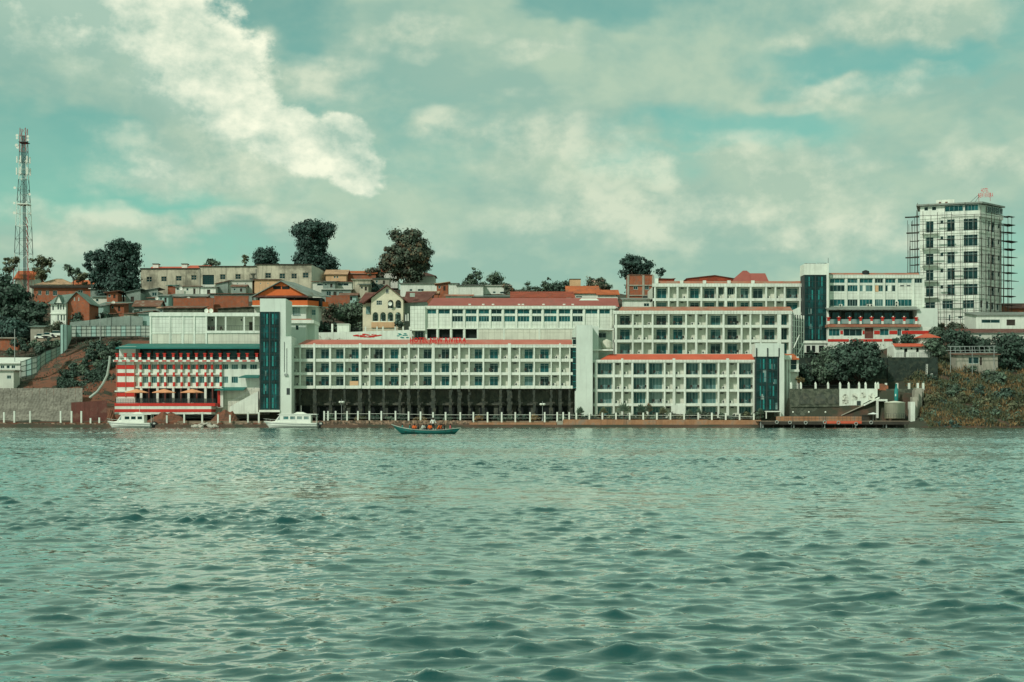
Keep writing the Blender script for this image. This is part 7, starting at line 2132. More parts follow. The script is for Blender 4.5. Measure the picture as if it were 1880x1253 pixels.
    # poles and parked cars on the road to the left
    for k, (q, p, lab, colr) in enumerate(((79, 622, 'white car parked first in the row below the dark trees', 'boat_white'), (92, 620, 'white car parked in the middle below the dark trees', 'ac_white'), (107, 617, 'white car parked nearest the pale teal sheet fence', 'boat_white'))):
        yy = 352.0
        zz = PZ(p + 1.5, yy)
        c = thing('parked_car', lab, 'car', (PX(q, yy), yy, zz), 'white cars parked on the left slope')
        x = PX(q, yy)
        MB().prism([(x - 1.9, zz + 0.3), (x + 1.9, zz + 0.3), (x + 1.95, zz + 0.75), (x + 1.3, zz + 0.85), (x - 1.85, zz + 0.85)], yy - 0.8, yy + 0.8).build('body', colr, c)
        MB().prism([(x - 1.5, zz + 0.85), (x + 1.0, zz + 0.85), (x + 0.5, zz + 1.4), (x - 1.2, zz + 1.4)], yy - 0.72, yy + 0.72).build('cabin', 'glass_dark', c)
        MB().box(x - 1.2, x + 0.5, yy - 0.74, yy + 0.74, zz + 1.4, zz + 1.46).build('roof', colr, c)
        for sx in (-1.2, 1.2):
            MB().tube((x + sx, yy - 0.84, zz + 0.32), (x + sx, yy + 0.84, zz + 0.32), 0.32, n=12).build('wheel', 'tyre_black', c)


left_bank()
o = MB().slab([(PX(60, 350), 349.5, PZ(623.6, 349.5)), (PX(122, 350), 349.5, PZ(620, 349.5)), (PX(122, 350), 355, PZ(619, 355)), (PX(60, 350), 355, PZ(621, 355))], 0.6).build('road', 'paving')
tag(o, 'short strip of earth road where the white cars park', 'road', kind='structure')


# ------------------------------------------------------------------ people
def person(name, label, pose, loc, rotz, shirt, trousers, group=None, lean=0.0, arms='lap', sc=1.0):
    """one continuous skinned body; clothes and hair are zones of the same surface"""
    V, E, Rr, Lb = [], [], [], []

    def add(p, r, lab, frm=None):
        V.append(p); Rr.append(r); Lb.append(lab)
        if frm is not None:
            E.append((frm, len(V) - 1))
        return len(V) - 1

    st = pose == 'stand'
    hz = 0.93 if st else 0.45
    L = lambda z: -lean * (z - hz)
    pel = add((0, 0, hz), 0.145, trousers)
    wa = add((0, L(hz + .15), hz + 0.15), 0.135, shirt, pel)
    ch = add((0, L(hz + .36), hz + 0.36), 0.165, shirt, wa)
    nk = add((0, L(hz + .52), hz + 0.52), 0.06, 'skin', ch)
    hd = add((0, L(hz + .62) - 0.01, hz + 0.62), 0.092, 'skin', nk)
    add((0, L(hz + .62) - 0.115, hz + 0.61), 0.016, 'skin', hd)
    for s in (-1, 1):
        add((s * 0.095, L(hz + .62), hz + 0.62), 0.018, 'skin', hd)
    tp = add((0, L(hz + .72) + 0.01, hz + 0.72), 0.082, 'hair', hd)
    for s in (-1, 1):
        sh = add((s * 0.18, L(hz + .43), hz + 0.44), 0.062, shirt, ch)
        if arms == 'up':
            e = (s * 0.34, L(hz + .5) - 0.02, hz + 0.60); h = (s * 0.30, L(hz + .6) - 0.05, hz + 0.86)
        elif arms == 'side':
            e = (s * 0.30, L(hz + .2), hz + 0.20); h = (s * 0.34, L(hz) - 0.12, hz + 0.0)
        elif arms == 'out':
            e = (s * 0.36, L(hz + .35) - 0.03, hz + 0.34); h = (s * 0.52, L(hz + .35) - 0.12, hz + 0.48)
        else:
            e = (s * 0.25, L(hz + .2) - 0.05, hz + 0.18); h = (s * 0.14, -0.27, hz + 0.12)
        el = add(e, 0.046, shirt, sh)
        wr = add(h, 0.033, 'skin', el)
        d = Vector(h) - Vector(e); d.normalize()
        pm = add(tuple(Vector(h) + d * 0.07), 0.032, 'skin', wr)
        u = d.orthogonal().normalized()
        for k in range(4):
            o = u * ((k - 1.5) * 0.022)
            q = add(tuple(Vector(h) + d * (0.115 + 0.008 * (1.5 - abs(k - 1.5))) + o), 0.009, 'skin', pm)
            add(tuple(Vector(h) + d * (0.16 + 0.012 * (1.5 - abs(k - 1.5))) + o + Vector((0, 0, -0.012))), 0.008, 'skin', q)
        q = add(tuple(Vector(h) + d * 0.06 + u * 0.045), 0.010, 'skin', pm)
        add(tuple(Vector(h) + d * 0.10 + u * 0.055), 0.009, 'skin', q)
        hp = add((s * 0.10, 0, hz - 0.06), 0.095, trousers, pel)
        if st:
            kn = add((s * 0.11, -0.02, 0.50), 0.062, trousers, hp); an = add((s * 0.12, 0.02, 0.09), 0.042, trousers, kn)
        else:
            kn = add((s * 0.13, -0.42, hz + 0.02), 0.066, trousers, hp); an = add((s * 0.13, -0.40, 0.08), 0.042, trousers, kn)
        add((s * 0.13, V[an][1] - 0.17, 0.035), 0.036, 'shirt_dark', an)
    me = bpy.data.meshes.new('person'); me.from_pydata(V, E, [])
    ob = bpy.data.objects.new('person_tmp', me); C.objects.link(ob)
    ob.modifiers.new('skin', 'SKIN')
    sv = me.skin_vertices[0].data
    for i, r in enumerate(Rr):
        sv[i].radius = (r, r * (0.72 if i in (1, 2) else 1.0))
    sv[0].use_root = True
    ob.modifiers['skin'].use_smooth_shade = True
    ss = ob.modifiers.new('sub', 'SUBSURF'); ss.levels = 1
    dg = bpy.context.evaluated_depsgraph_get()
    out = bpy.data.meshes.new_from_object(ob.evaluated_get(dg))
    bpy.data.objects.remove(ob)
    names = sorted(set(Lb))
    out.materials.clear()
    for n in names:
        out.materials.append(M[n])
    VV = np.array(V)
    for p in out.polygons:
        d = ((VV - np.array(p.center)) ** 2).sum(1)
        p.material_index = names.index(Lb[int(d.argmin())])
    o = bpy.data.objects.new(name, out); C.objects.link(o)
    o.location = loc; o.rotation_euler = (0, 0, rotz); o.scale = (sc, sc, sc)
    return tag(o, label, 'person', group)


# ------------------------------------------------------------------ hull helper
def hull(mb, stations, m=0, m_in=1, floor=0.1):
    """stations: (x_sheer, x_keel, y_half, z_sheer, z_keel); outside skin, gunwale lip and an inner floor"""
    rows = []
    for xs, xk, wv, zs, zk in stations:
        row = []
        for s, f, t in ((-1, 1, 0), (-1, 0.93, 0.45), (-1, 0.6, 0.85), (0, 0, 1), (1, 0.6, 0.85), (1, 0.93, 0.45), (1, 1, 0)):
            row.append(mb.vert((xs + (xk - xs) * t, HY[0] + s * wv * f, zs + (zk - zs) * t)))
        rows.append(row)
    for A, B in zip(rows, rows[1:]):
        for i in range(6):
            mb.f.append([A[i], B[i], B[i + 1], A[i + 1]]); mb.mi.append(m)
    mb.f.append(rows[-1][::-1]); mb.mi.append(m)
    mb.f.append(rows[0]); mb.mi.append(m)
    return rows


HY = [0.0]


def rowing_boat():
    Y = 173.0
    HY[0] = Y
    X_ = lambda q: PX(q, Y)
    Z_ = lambda q: PZ(q, Y)
    r = thing('passenger_boat', 'long teal green wooden passenger boat full of people on the lake', 'boat', (X_(785), Y, 0))
    st = []
    top = [(718.5, 779.5), (724, 781.5), (732, 784.0), (742, 786.2), (755, 788.3), (770, 789.6), (785, 790.2), (800, 790.2), (815, 789.5), (828, 788.0), (838, 786.8), (846, 786.2)]
    kx = [736, 737, 741, 748, 758, 771, 785, 799, 812, 822, 828, 832]
    wd = [0.03, 0.16, 0.36, 0.56, 0.74, 0.85, 0.88, 0.87, 0.80, 0.68, 0.55, 0.42]
    for (a, p), k, wv in zip(top, kx, wd):
        t = min(1, max(0, (k - 736) / 30))
        st.append((X_(a), X_(k), wv, Z_(p), 0.0 - 0.22 * t))
    b = MB()
    hull(b, st)
    b.build('hull', 'boat_green', r)
    g = MB()
    for A, B in zip(st, st[1:]):
        for s in (-1, 1):
            g.tube((A[0], Y + s * A[2], A[3]), (B[0], Y + s * B[2], B[3]), 0.045, n=5)
    g.build('gunwale', 'tin_fence', r)
    fl = MB()
    for A, B in zip(st[1:], st[2:]):
        fl.face([(A[0], Y - A[2] * .9, 0.12), (B[0], Y - B[2] * .9, 0.12), (B[0], Y + B[2] * .9, 0.12), (A[0], Y + A[2] * .9, 0.12)])
    fl.build('floor_board', 'dark_wood', r)
    for q in (745, 757, 772, 788, 803, 818, 829):
        t = np.interp(q, [a for a, _ in top], wd)
        MB().box(X_(q) - 0.12, X_(q) + 0.12, Y - t * 0.95, Y + t * 0.95, 0.30, 0.35).build('thwart', 'dark_wood', r)
    g2 = 'passengers in the teal green boat'
    ppl = [(738, -0.05, 1.9, 'shirt_teal', 'shirt_dark', 'person in teal seated alone in the bow of the passenger boat', 'lap', 0.1),
           (752, 0.1, 1.5, 'shirt_teal', 'shirt_blue', 'person in a teal shirt seated second from the bow', 'lap', 0.05),
           (761, -0.3, 0.3, 'vest_orange', 'shirt_dark', 'person in a bright orange life vest nearest the bow', 'lap', 0.0),
           (768.5, 0.25, -1.4, 'shirt_dark', 'shirt_dark', 'person in dark clothes seated right behind the bow orange vest', 'lap', 0.1),
           (777, -0.3, 0.6, 'shirt_white', 'shirt_blue', 'person in a white shirt seated amidships', 'lap', 0.2),
           (783, 0.3, -0.8, 'shirt_dark', 'shirt_dark', 'person in dark clothes on the far side amidships', 'lap', 0.1),
           (789.5, -0.25, 0.1, 'vest_orange', 'shirt_dark', 'person in an orange life vest seated beside the standing person', 'lap', 0.15),
           (803, -0.35, 1.2, 'vest_orange', 'shirt_dark', 'person in an orange life vest bending low aft of the standing person', 'lap', 0.75),
           (808.5, 0.1, 1.4, 'vest_orange', 'shirt_pink', 'person in an orange life vest sitting upright aft of the bending one', 'lap', 0.3),
           (816.5, 0.2, -1.5, 'shirt_dark', 'shirt_dark', 'person in dark clothes with arms raised near the stern', 'out', 0.1),
           (826.5, -0.1, 1.5, 'shirt_pink', 'shirt_dark', 'person in a pink shirt seated last at the stern', 'lap', 0.05)]
    for q, dy, rot, sh, tr, lab, arms, lean in ppl:
        person('person', lab, 'sit', (X_(q), Y + dy, 0.115 if abs(q - 738) > 1 else 0.14), rot, sh, tr, g2, lean, arms, 0.98)
    person('person', 'person standing in a white shirt and black trousers amid the seated passengers', 'stand', (X_(795), Y + 0.05, 0.12), 0.4, 'shirt_white', 'shirt_dark', g2, 0.0, 'side', 1.15)


rowing_boat()


def cruiser(label, x0, x1, Y, wl, cabin, rows, name='cruiser_boat', long_roof=True):
    """white cabin boat: hull, deck, cabin with windows, roof, rail and outboard motors"""
    HY[0] = Y
    X_ = lambda q: PX(q, Y)
    s = Y / FPX
    L = x1 - x0
    q = lambda t: X_(x0 + L * t)
    r = thing(name, label, 'boat', (X_((x0 + x1) / 2), Y, 0))
    hs = 1.15
    st = []
    for t, k, wv, zs in ((0.0, 0.12, 0.05, 1.45), (0.05, 0.13, 0.5, 1.40), (0.12, 0.16, 0.95, 1.33), (0.25, 0.26, 1.35, 1.22), (0.45, 0.45, 1.5, 1.12), (0.7, 0.7, 1.5, 1.05), (0.9, 0.9, 1.45, 1.05)):
        st.append((q(t), q(k), wv, zs, -0.3))
    b = MB(); hull(b, st); b.build('hull', 'boat_white', r)
    d = MB()
    for A, B in zip(st, st[1:]):
        d.face([(A[0], Y - A[2], A[3] - 0.02), (B[0], Y - B[2], B[3] - 0.02), (B[0], Y + B[2], B[3] - 0.02), (A[0], Y + A[2], A[3] - 0.02)])
    d.build('deck', 'boat_white', r)
    w = MB()
    for A, B in zip(st, st[1:]):
        w.tube((A[0], Y - A[2] - 0.02, A[3] - 0.28), (B[0], Y - B[2] - 0.02, B[3] - 0.28), 0.05, n=5)
    w.build('rubbing_strake', 'grey_metal', r)
    MB().box(q(0.13), q(0.90), Y - 1.52, Y + 1.52, -0.02, 0.09).build('boot_stripe', 'dark_metal', r)
    c0, c1, c2, c3 = cabin                      # windscreen foot, windscreen top, cabin end, roof end
    zc = 1.05; zr = 2.75
    wd = 1.25
    nwin = rows
    za, zb = 1.72, 2.42
    # cabin sides with real openings
    wins = []
    xs0, xs1 = q(c1) + 0.5, q(c2) - 0.2
    for i in range(nwin):
        a = xs0 + (xs1 - xs0) * i / nwin; bq = xs0 + (xs1 - xs0) * (i + 1) / nwin
        wins.append((a + 0.14, bq - 0.14, za, zb))
    m = MB()
    m.holes(q(c1), q(c2), zc, zr, wins, Y - wd, 0.08)
    m.face([(q(c1), Y + wd, zc), (q(c1), Y + wd, zr), (q(c2), Y + wd, zr), (q(c2), Y + wd, zc)])
    m.face([(q(c2), Y - wd, zc), (q(c2), Y + wd, zc), (q(c2), Y + wd, zr), (q(c2), Y - wd, zr)])
    m.face([(q(c0), Y - wd * .8, zc + 0.35), (q(c1), Y - wd, zc), (q(c1), Y - wd, zr)])
    m.face([(q(c0), Y + wd * .8, zc + 0.35), (q(c1), Y + wd, zr), (q(c1), Y + wd, zc)])
    m.face([(q(c0), Y - wd * .8, zc + 0.35), (q(c1), Y - wd, zr), (q(c1), Y + wd, zr), (q(c0), Y + wd * .8, zc + 0.35)])
    m.face([(q(c0) - 1.2, Y - 0.8, zc + 0.2), (q(c1), Y - wd, zc), (q(c0), Y - wd * .8, zc + 0.36)])
    m.face([(q(c0) - 1.2, Y - 0.8, zc + 0.2), (q(c0), Y - wd * .8, zc + 0.36), (q(c0), Y + wd * .8, zc + 0.36), (q(c0) - 1.2, Y + 0.8, zc + 0.2)])
    m.build('cabin', 'boat_white', r)
    for h in wins:
        window(r, *h, Y - wd, 1, 1, 0, 'glass_pale' if long_roof else 'glass_dark', 'white_metal', bar=0.05, rec=0.05)
    dx, dz = q(c1) - q(c0), zr - zc - 0.35
    MB().face([(q(c0) + dx * 0.45, Y - wd * 0.93, zc + 0.35 + dz * 0.18), (q(c1) - 0.05, Y - wd - 0.015, zc + 0.62), (q(c1) - 0.05, Y - wd - 0.015, zr - 0.25)]).build('side_screen', 'glass_pale', r)
    MB().slab([(q(c0) + dx * 0.12, Y - wd * 0.8, zc + 0.45 + dz * 0.12), (q(c0) + dx * .9, Y - wd * .9, zc + 0.4 + dz * .9), (q(c0) + dx * .9, Y + wd * .9, zc + 0.4 + dz * .9), (q(c0) + dx * .12, Y + wd * .8, zc + 0.45 + dz * .12)], 0.02).build('windscreen', 'glass_dark', r)
    ro = MB()
    ro.prism([(q(c1) - 0.6, zr - 0.02), (q(c3), zr - 0.02), (q(c3), zr + 0.14), (q(c1) + 0.2, zr + 0.2)], Y - wd - 0.12, Y + wd + 0.12)
    ro.prism([(q(c1) + (q(c3) - q(c1)) * .35, zr + 0.14), (q(c1) + (q(c3) - q(c1)) * .72, zr + 0.14), (q(c1) + (q(c3) - q(c1)) * .6, zr + 0.52), (q(c1) + (q(c3) - q(c1)) * .45, zr + 0.52)], Y - 0.7, Y + 0.7)
    ro.build('cabin_roof', 'boat_white', r)
    for k in (-0.8, 0.8):
        MB().tube((q(c3) - 0.15, Y + k, 1.0), (q(c3) - 0.15, Y + k, zr), 0.05).build('roof_post', 'white_metal', r)
    MB().tube((q(c1 + (c3 - c1) * .55), Y, zr + 0.5), (q(c1 + (c3 - c1) * .55), Y, zr + 1.9), 0.03).build('antenna', 'white_metal', r)
    f = MB()
    for A, B in zip(st[:4], st[1:4]):
        f.tube((A[0], Y - A[2] * .9, A[3] + 0.45), (B[0], Y - B[2] * .9, B[3] + 0.45), 0.022); f.tube((B[0], Y - B[2] * .9, B[3]), (B[0], Y - B[2] * .9, B[3] + 0.45), 0.022)
    f.build('bow_rail', 'white_metal', r)
    for k in (-0.5, 0.5):
        o = MB()
        xm = q(0.905)
        o.prism([(xm + 0.05, 0.55), (xm + 0.35, 1.35), (xm + 0.95, 1.15), (xm + 1.1, 0.75), (xm + 0.5, 0.45)], Y + k - 0.24, Y + k + 0.24)
        o.box(xm + 0.2, xm + 0.55, Y + k - 0.1, Y + k + 0.1, -0.6, 0.5)
        o.build('outboard_motor', 'tyre_black', r)
        MB().box(xm + 0.45, xm + 0.95, Y + k - 0.26, Y + k - 0.245, 0.78, 0.9).box(xm + 0.42, xm + 0.9, Y + k - 0.26, Y + k - 0.245, 0.98, 1.06).build('motor_stripe', 'white_metal', r)


cruiser('white cabin cruiser moored below the striped wing', 197, 287, 294.0, 783, (0.22, 0.32, 0.78, 0.93), 3, long_roof=False)
cruiser('long white passenger cruiser with wide windows moored below the lift tower', 484, 594, 293.0, 783, (0.20, 0.29, 0.80, 0.90), 4)


# ------------------------------------------------------------------ vegetation
def leaf_mesh(name, parent, cen, nor, size, matn, rng, aspect=0.6, kind=None, up=False):
    """many small bent leaf sprays: a folded quad each"""
    n = len(cen)
    cen = np.asarray(cen, float); nor = np.asarray(nor, float)
    nor /= np.linalg.norm(nor, axis=1)[:, None] + 1e-9
    a = rng.normal(size=(n, 3))
    u = np.cross(nor, a); u /= np.linalg.norm(u, axis=1)[:, None] + 1e-9
    if up:                                        # standing blades
        u = rng.normal(size=(n, 3)) * 0.35 + np.array((0, 0, 1.0)); u /= np.linalg.norm(u, axis=1)[:, None]
        nor = np.cross(u, rng.normal(size=(n, 3))); nor /= np.linalg.norm(nor, axis=1)[:, None] + 1e-9
    v = np.cross(nor, u)
    s = (size * rng.uniform(0.55, 1.35, n))[:, None]
    tip = cen + u * s + nor * s * 0.1
    tail = cen - u * s * 0.8
    l = cen + v * s * aspect - nor * s * 0.18
    r = cen - v * s * aspect - nor * s * 0.18
    V = np.stack([tail, l, tip, r], 1).reshape(-1, 3)
    o = ORG.get(parent, Vector((0, 0, 0))) if parent is not None else Vector((0, 0, 0))
    V = V - np.array((o.x, o.y, o.z))
    me = bpy.data.meshes.new(name)
    me.vertices.add(len(V)); me.vertices.foreach_set('co', V.astype(np.float32).ravel())
    me.loops.add(n * 4); me.loops.foreach_set('vertex_index', np.arange(n * 4, dtype=np.int32))
    me.polygons.add(n); me.polygons.foreach_set('loop_start', np.arange(0, n * 4, 4, dtype=np.int32))
    me.update(calc_edges=True)
    me.materials.append(M[matn])
    ob = bpy.data.objects.new(name, me); C.objects.link(ob)
    if parent is not None:
        ob.parent = parent; ORG[ob] = o
    if kind:
        ob['kind'] = kind
    return ob


def tree(label, px, top, base, wpx, Y, matn='leaf_dark', shape='round', seed=1, leaf=0.42, dens=1.0, trunk=0.3, name='tree', cat='tree', group=None, flat=0.8, npuff=None, ground=None):
    rng = np.random.default_rng(seed * 7 + 13)
    leaf *= 1.05
    k = Y / FPX
    x = PX(px, Y)
    zb = PZ(base, Y); zt = PZ(top, Y)
    zg = min(zb, terrain_z(x, Y + 2)) if ground is None else ground
    r = thing(name, label, cat, (x, Y + 2, zg), group)
    W, Hh = wpx * k / 2, zt - zb
    z0 = zb + Hh * trunk                          # crown from here up
    hc = (zt - z0) / 2; zc = z0 + hc
    n = int((npuff or max(7, min(42, 0.9 * W * hc))) * 1.7)
    puffs = []
    tries = 0
    while len(puffs) < n and tries < 4000:
        tries += 1
        p = rng.uniform(-1, 1, 3)
        h = (p[2] + 1) / 2
        if shape == 'round':
            ok = (p ** 2).sum() < 1
        elif shape == 'column':
            ok = math.hypot(p[0], p[1]) < np.interp(h, [0, 0.15, 0.55, 0.7, 0.9, 1], [0.85, 1.0, 0.72, 0.85, 1.0, 0.6])
        elif shape == 'cone':
            ok = math.hypot(p[0], p[1]) < 1.05 - h * 0.9
        elif shape == 'dome':
            ok = math.hypot(p[0], p[1]) < math.sqrt(max(0, 1 - h ** 2.2))
        else:                                     # fan: wider towards the top
            ok = math.hypot(p[0], p[1]) < np.interp(h, [0, 0.4, 0.8, 1], [0.25, 0.75, 1.0, 0.5])
        if ok:
            puffs.append(p)
    pr = (W * hc * hc if W > hc else W * W * hc) ** (1 / 3) * (0.50 if shape not in ('fan', 'cone') else 0.34) * (12 / max(n, 12)) ** 0.32
    pr = max(pr, 0.42)
    cen, nor = [], []
    limbs = MB()
    zl = zg - 0.3
    tr = max(0.10, W * 0.06)
    limbs.tube((x, Y + 2, zl), (x + rng.normal() * 0.1 * W, Y + 2, z0 + hc * 0.35), tr, tr * 0.6, 8)
    top_in = (x, Y + 2, z0 + hc * 0.3)
    for p in puffs:
        kx = max(W - pr * 0.55, W * 0.3); kz = max(hc - pr * 0.55, hc * 0.3)
        c = np.array((x + p[0] * kx, Y + 2 + p[1] * kx * flat, zc + p[2] * kz))
        rr = pr * rng.uniform(0.5, 1.35)
        ns = int(rng.integers(6, 11))             # each bough carries several separate leaf clumps
        d = rng.normal(size=(ns, 3)); d /= np.linalg.norm(d, axis=1)[:, None]
        sc_ = c + d * (rr * rng.uniform(0.45, 1.0, ns))[:, None] * np.array((1, 1, 0.72))
        m = max(4, int(dens * 9.5 * (rr / leaf) ** 2 * 0.16 * 8 / ns))
        for q_, dd in zip(sc_, d):
            g = rng.normal(size=(m, 3)) * rr * np.array((0.36, 0.36, 0.24))
            cen.append(q_ + g)
            nor.append(dd * 0.8 + g / (rr * 0.4) + rng.normal(size=(m, 3)) * 0.35 + np.array((0, 0, 0.5)))
        mid = Vector(c) * 0.5 + Vector(top_in) * 0.5 + Vector((0, 0, -0.1 * hc))
        limbs.tube(top_in, mid, tr * 0.4, tr * 0.22, 5); limbs.tube(mid, c, tr * 0.22, tr * 0.06, 5)
    limbs.build('trunk', 'bark', r)
    leaf_mesh('crown', r, np.concatenate(cen), np.concatenate(nor), leaf, matn, rng)
    return r


T = tree
T('big dark spreading tree at the left frame edge', 4, 500, 640, 92, 374, 'leaf_dark', 'round', 1, 0.5, 1.2, 0.12)
T('dark bushy tree between the left edge tree and the white windowed wing', 56, 545, 625, 62, 368, 'leaf_dark', 'round', 2, 0.45, 1.2, 0.1)
T('dark rounded tree low at the left frame edge above the huts', 12, 575, 640, 70, 360, 'leaf_blue', 'round', 3, 0.45, 1.2, 0.1)
T('thin sparse tree on the skyline left of the lattice mast', 14, 466, 520, 46, 436, 'leaf_olive', 'fan', 4, 0.36, 0.5, 0.25)
T('thin sparse tree on the skyline right of the lattice mast', 72, 468, 535, 50, 432, 'leaf_olive', 'fan', 5, 0.38, 0.7, 0.2)
T('small airy tree behind the brown flat roofed building', 130, 478, 525, 40, 428, 'leaf_mid', 'fan', 6, 0.36, 0.7, 0.2)
T('small olive bush beside the airy tree', 148, 500, 525, 26, 424, 'leaf_olive', 'round', 7, 0.35, 0.8, 0.1)
T('dark leafy tree, the lower of the pair above the shanties', 181, 453, 556, 62, 404, 'leaf_blue', 'fan', 8, 0.42, 1.5, 0.10, npuff=34)
T('dark leafy tree, the taller of the pair above the shanties', 224, 437, 560, 66, 402, 'leaf_blue', 'column', 9, 0.42, 1.2, 0.14, npuff=40)
T('scattered leafy bush showing over the weathered building roof', 387, 473, 500, 56, 445, 'leaf_mid', 'fan', 10, 0.34, 0.7, 0.2)
T('thin pale sapling showing over the weathered building', 447, 466, 500, 18, 443, 'leaf_olive', 'fan', 11, 0.32, 0.5, 0.2)
T('dark dome shaped tree behind the weathered building', 486, 452, 505, 54, 446, 'leaf_blue', 'dome', 12, 0.40, 1.3, 0.05)
T('tall dark column shaped tree on the crest', 575, 402, 508, 76, 450, 'leaf_blue', 'column', 13, 0.44, 1.3, 0.03, npuff=60)
T('small reddish tree between the tan roofs and the big rust-tinged tree', 690, 484, 515, 36, 436, 'leaf_blossom', 'round', 14, 0.34, 0.8, 0.1)
T('big rust-tinged broad tree on the crest', 746, 417, 528, 94, 432, 'leaf_rust', 'round', 15, 0.42, 1.1, 0.04, npuff=70)
T('dark blue green shrub beside the stained white block', 690, 513, 545, 34, 398, 'leaf_blue', 'round', 16, 0.34, 1.2, 0.05, name='shrub', cat='shrub')
T('feathery dark conifer-like tree behind the long white bungalow', 868, 484, 535, 48, 428, 'leaf_mid', 'cone', 17, 0.36, 1.0, 0.05)
T('low feathery tree beside the conifer-like tree', 912, 501, 532, 48, 430, 'leaf_mid', 'dome', 18, 0.34, 1.0, 0.05)
T('low bushy tree at the edge of the red tiled hall', 934, 514, 548, 26, 412, 'leaf_rust', 'round', 19, 0.34, 1.0, 0.05)
T('small pointed tree behind the red tiled hall', 966, 510, 545, 24, 425, 'leaf_mid', 'cone', 20, 0.32, 0.9, 0.05)
T('small twin-tipped tree behind the red tiled hall', 984, 509, 545, 30, 425, 'leaf_mid', 'cone', 21, 0.32, 0.9, 0.05)
T('spiky dark tree behind the hall ridge', 1006, 504, 545, 34, 424, 'leaf_mid', 'cone', 22, 0.36, 0.9, 0.1)
T('low hedge-like tree behind the hall ridge', 1034, 512, 545, 52, 422, 'leaf_dark', 'dome', 23, 0.34, 1.1, 0.02)
T('blossoming loose tree above the orange tiled house', 1092, 504, 540, 52, 404, 'leaf_blossom', 'round', 24, 0.34, 0.9, 0.08)
T('small loose tree beside the blossoming tree', 1112, 514, 540, 24, 404, 'leaf_mid', 'round', 25, 0.32, 0.8, 0.08)
T('tall feathery tree behind the raw brick building', 1167, 467, 550, 68, 384, 'leaf_blue', 'fan', 26, 0.34, 1.0, 0.12, npuff=40)
T('small sprig-like tree right of the raw brick building', 1213, 489, 520, 24, 380, 'leaf_blue', 'fan', 27, 0.32, 0.8, 0.15)
T('dense bush behind the mural wall', 648, 545, 612, 62, 358, 'leaf_mid', 'round', 28, 0.36, 1.2, 0.05, name='shrub', cat='shrub')
T('low bush behind the white service box', 676, 580, 612, 44, 352, 'leaf_mid', 'round', 29, 0.34, 1.1, 0.05, name='shrub', cat='shrub')
T('flowering bush with pale blossoms beside the orange gabled house', 612, 552, 590, 40, 364, 'leaf_blossom', 'round', 30, 0.32, 1.1, 0.05, name='shrub', cat='shrub')
T('dark bush below the flowering bush', 600, 585, 615, 52, 350, 'leaf_dark', 'round', 31, 0.34, 1.1, 0.05, name='shrub', cat='shrub')
T('small dark cypress-like shrub in front of the yellow house', 731, 585, 604, 18, 344, 'leaf_dark', 'round', 32, 0.26, 1.2, 0.05, name='shrub', cat='shrub')
T('broad dark tree on the terrace beside the second lift tower', 1576, 622, 716, 112, 315, 'leaf_dark', 'round', 33, 0.36, 1.15, 0.06, npuff=58)
T('smaller dark tree left of the broad terrace tree', 1520, 642, 712, 56, 316, 'leaf_mid', 'round', 34, 0.34, 1.1, 0.05, npuff=30)
T('low dark bush under the ivy wall by the lift tower pillar', 1487, 665, 712, 46, 318, 'leaf_dark', 'round', 35, 0.34, 1.1, 0.05, name='shrub', cat='shrub')
T('low bush before the white base of the second lift tower', 1490, 642, 664, 34, 340, 'leaf_dark', 'dome', 240, 0.3, 1.2, 0.0, name='shrub', cat='shrub')
T('low bush at the striped wall below the second lift tower', 1530, 636, 664, 36, 338, 'leaf_mid', 'dome', 241, 0.3, 1.2, 0.0, name='shrub', cat='shrub')
T('small yellow dry shrub behind the terrace posts', 1472, 690, 712, 24, 313, 'dry_scrub', 'fan', 36, 0.28, 0.9, 0.1, name='shrub', cat='shrub')
T('clipped dark hedge on the roof of the red roofed annex', 1667, 614, 634, 54, 336, 'leaf_dark', 'dome', 37, 0.28, 1.6, 0.0, name='hedge', cat='hedge', ground=PZ(634, 336))
T('dark tree at the right frame edge above the slope', 1856, 610, 700, 84, 330, 'leaf_dark', 'round', 38, 0.38, 1.15, 0.04, npuff=46)
T('dark tree above the pipe pergola', 1762, 605, 652, 56, 334, 'leaf_dark', 'round', 39, 0.36, 1.1, 0.05)
T('dark tree beside the annex on the overgrown slope', 1724, 615, 664, 40, 330, 'leaf_mid', 'round', 40, 0.34, 1.1, 0.05)
T('dark bush below the dull red roof', 1806, 612, 650, 50, 336, 'leaf_dark', 'round', 41, 0.36, 1.1, 0.05, name='shrub', cat='shrub')
T('reddish bush at the foot of the scaffolding', 1748, 588, 610, 60, 352, 'leaf_rust', 'dome', 42, 0.32, 1.0, 0.02, name='shrub', cat='shrub')
T('green bush between the scaffolding and the red roof', 1722, 597, 622, 44, 344, 'leaf_mid', 'dome', 43, 0.32, 1.0, 0.02, name='shrub', cat='shrub')
T('dark shrub beside the brick gable house', 136, 572, 604, 24, 356, 'leaf_dark', 'round', 44, 0.3, 1.1, 0.05, name='shrub', cat='shrub')
T('dark shrub in front of the pale tin shack', 186, 570, 600, 26, 362, 'leaf_dark', 'round', 45, 0.3, 1.1, 0.05, name='shrub', cat='shrub')
T('pale leafy creeper shrub at the white windowed wing', 100, 590, 620, 34, 354, 'leaf_blossom', 'round', 46, 0.28, 1.0, 0.05, name='shrub', cat='shrub')

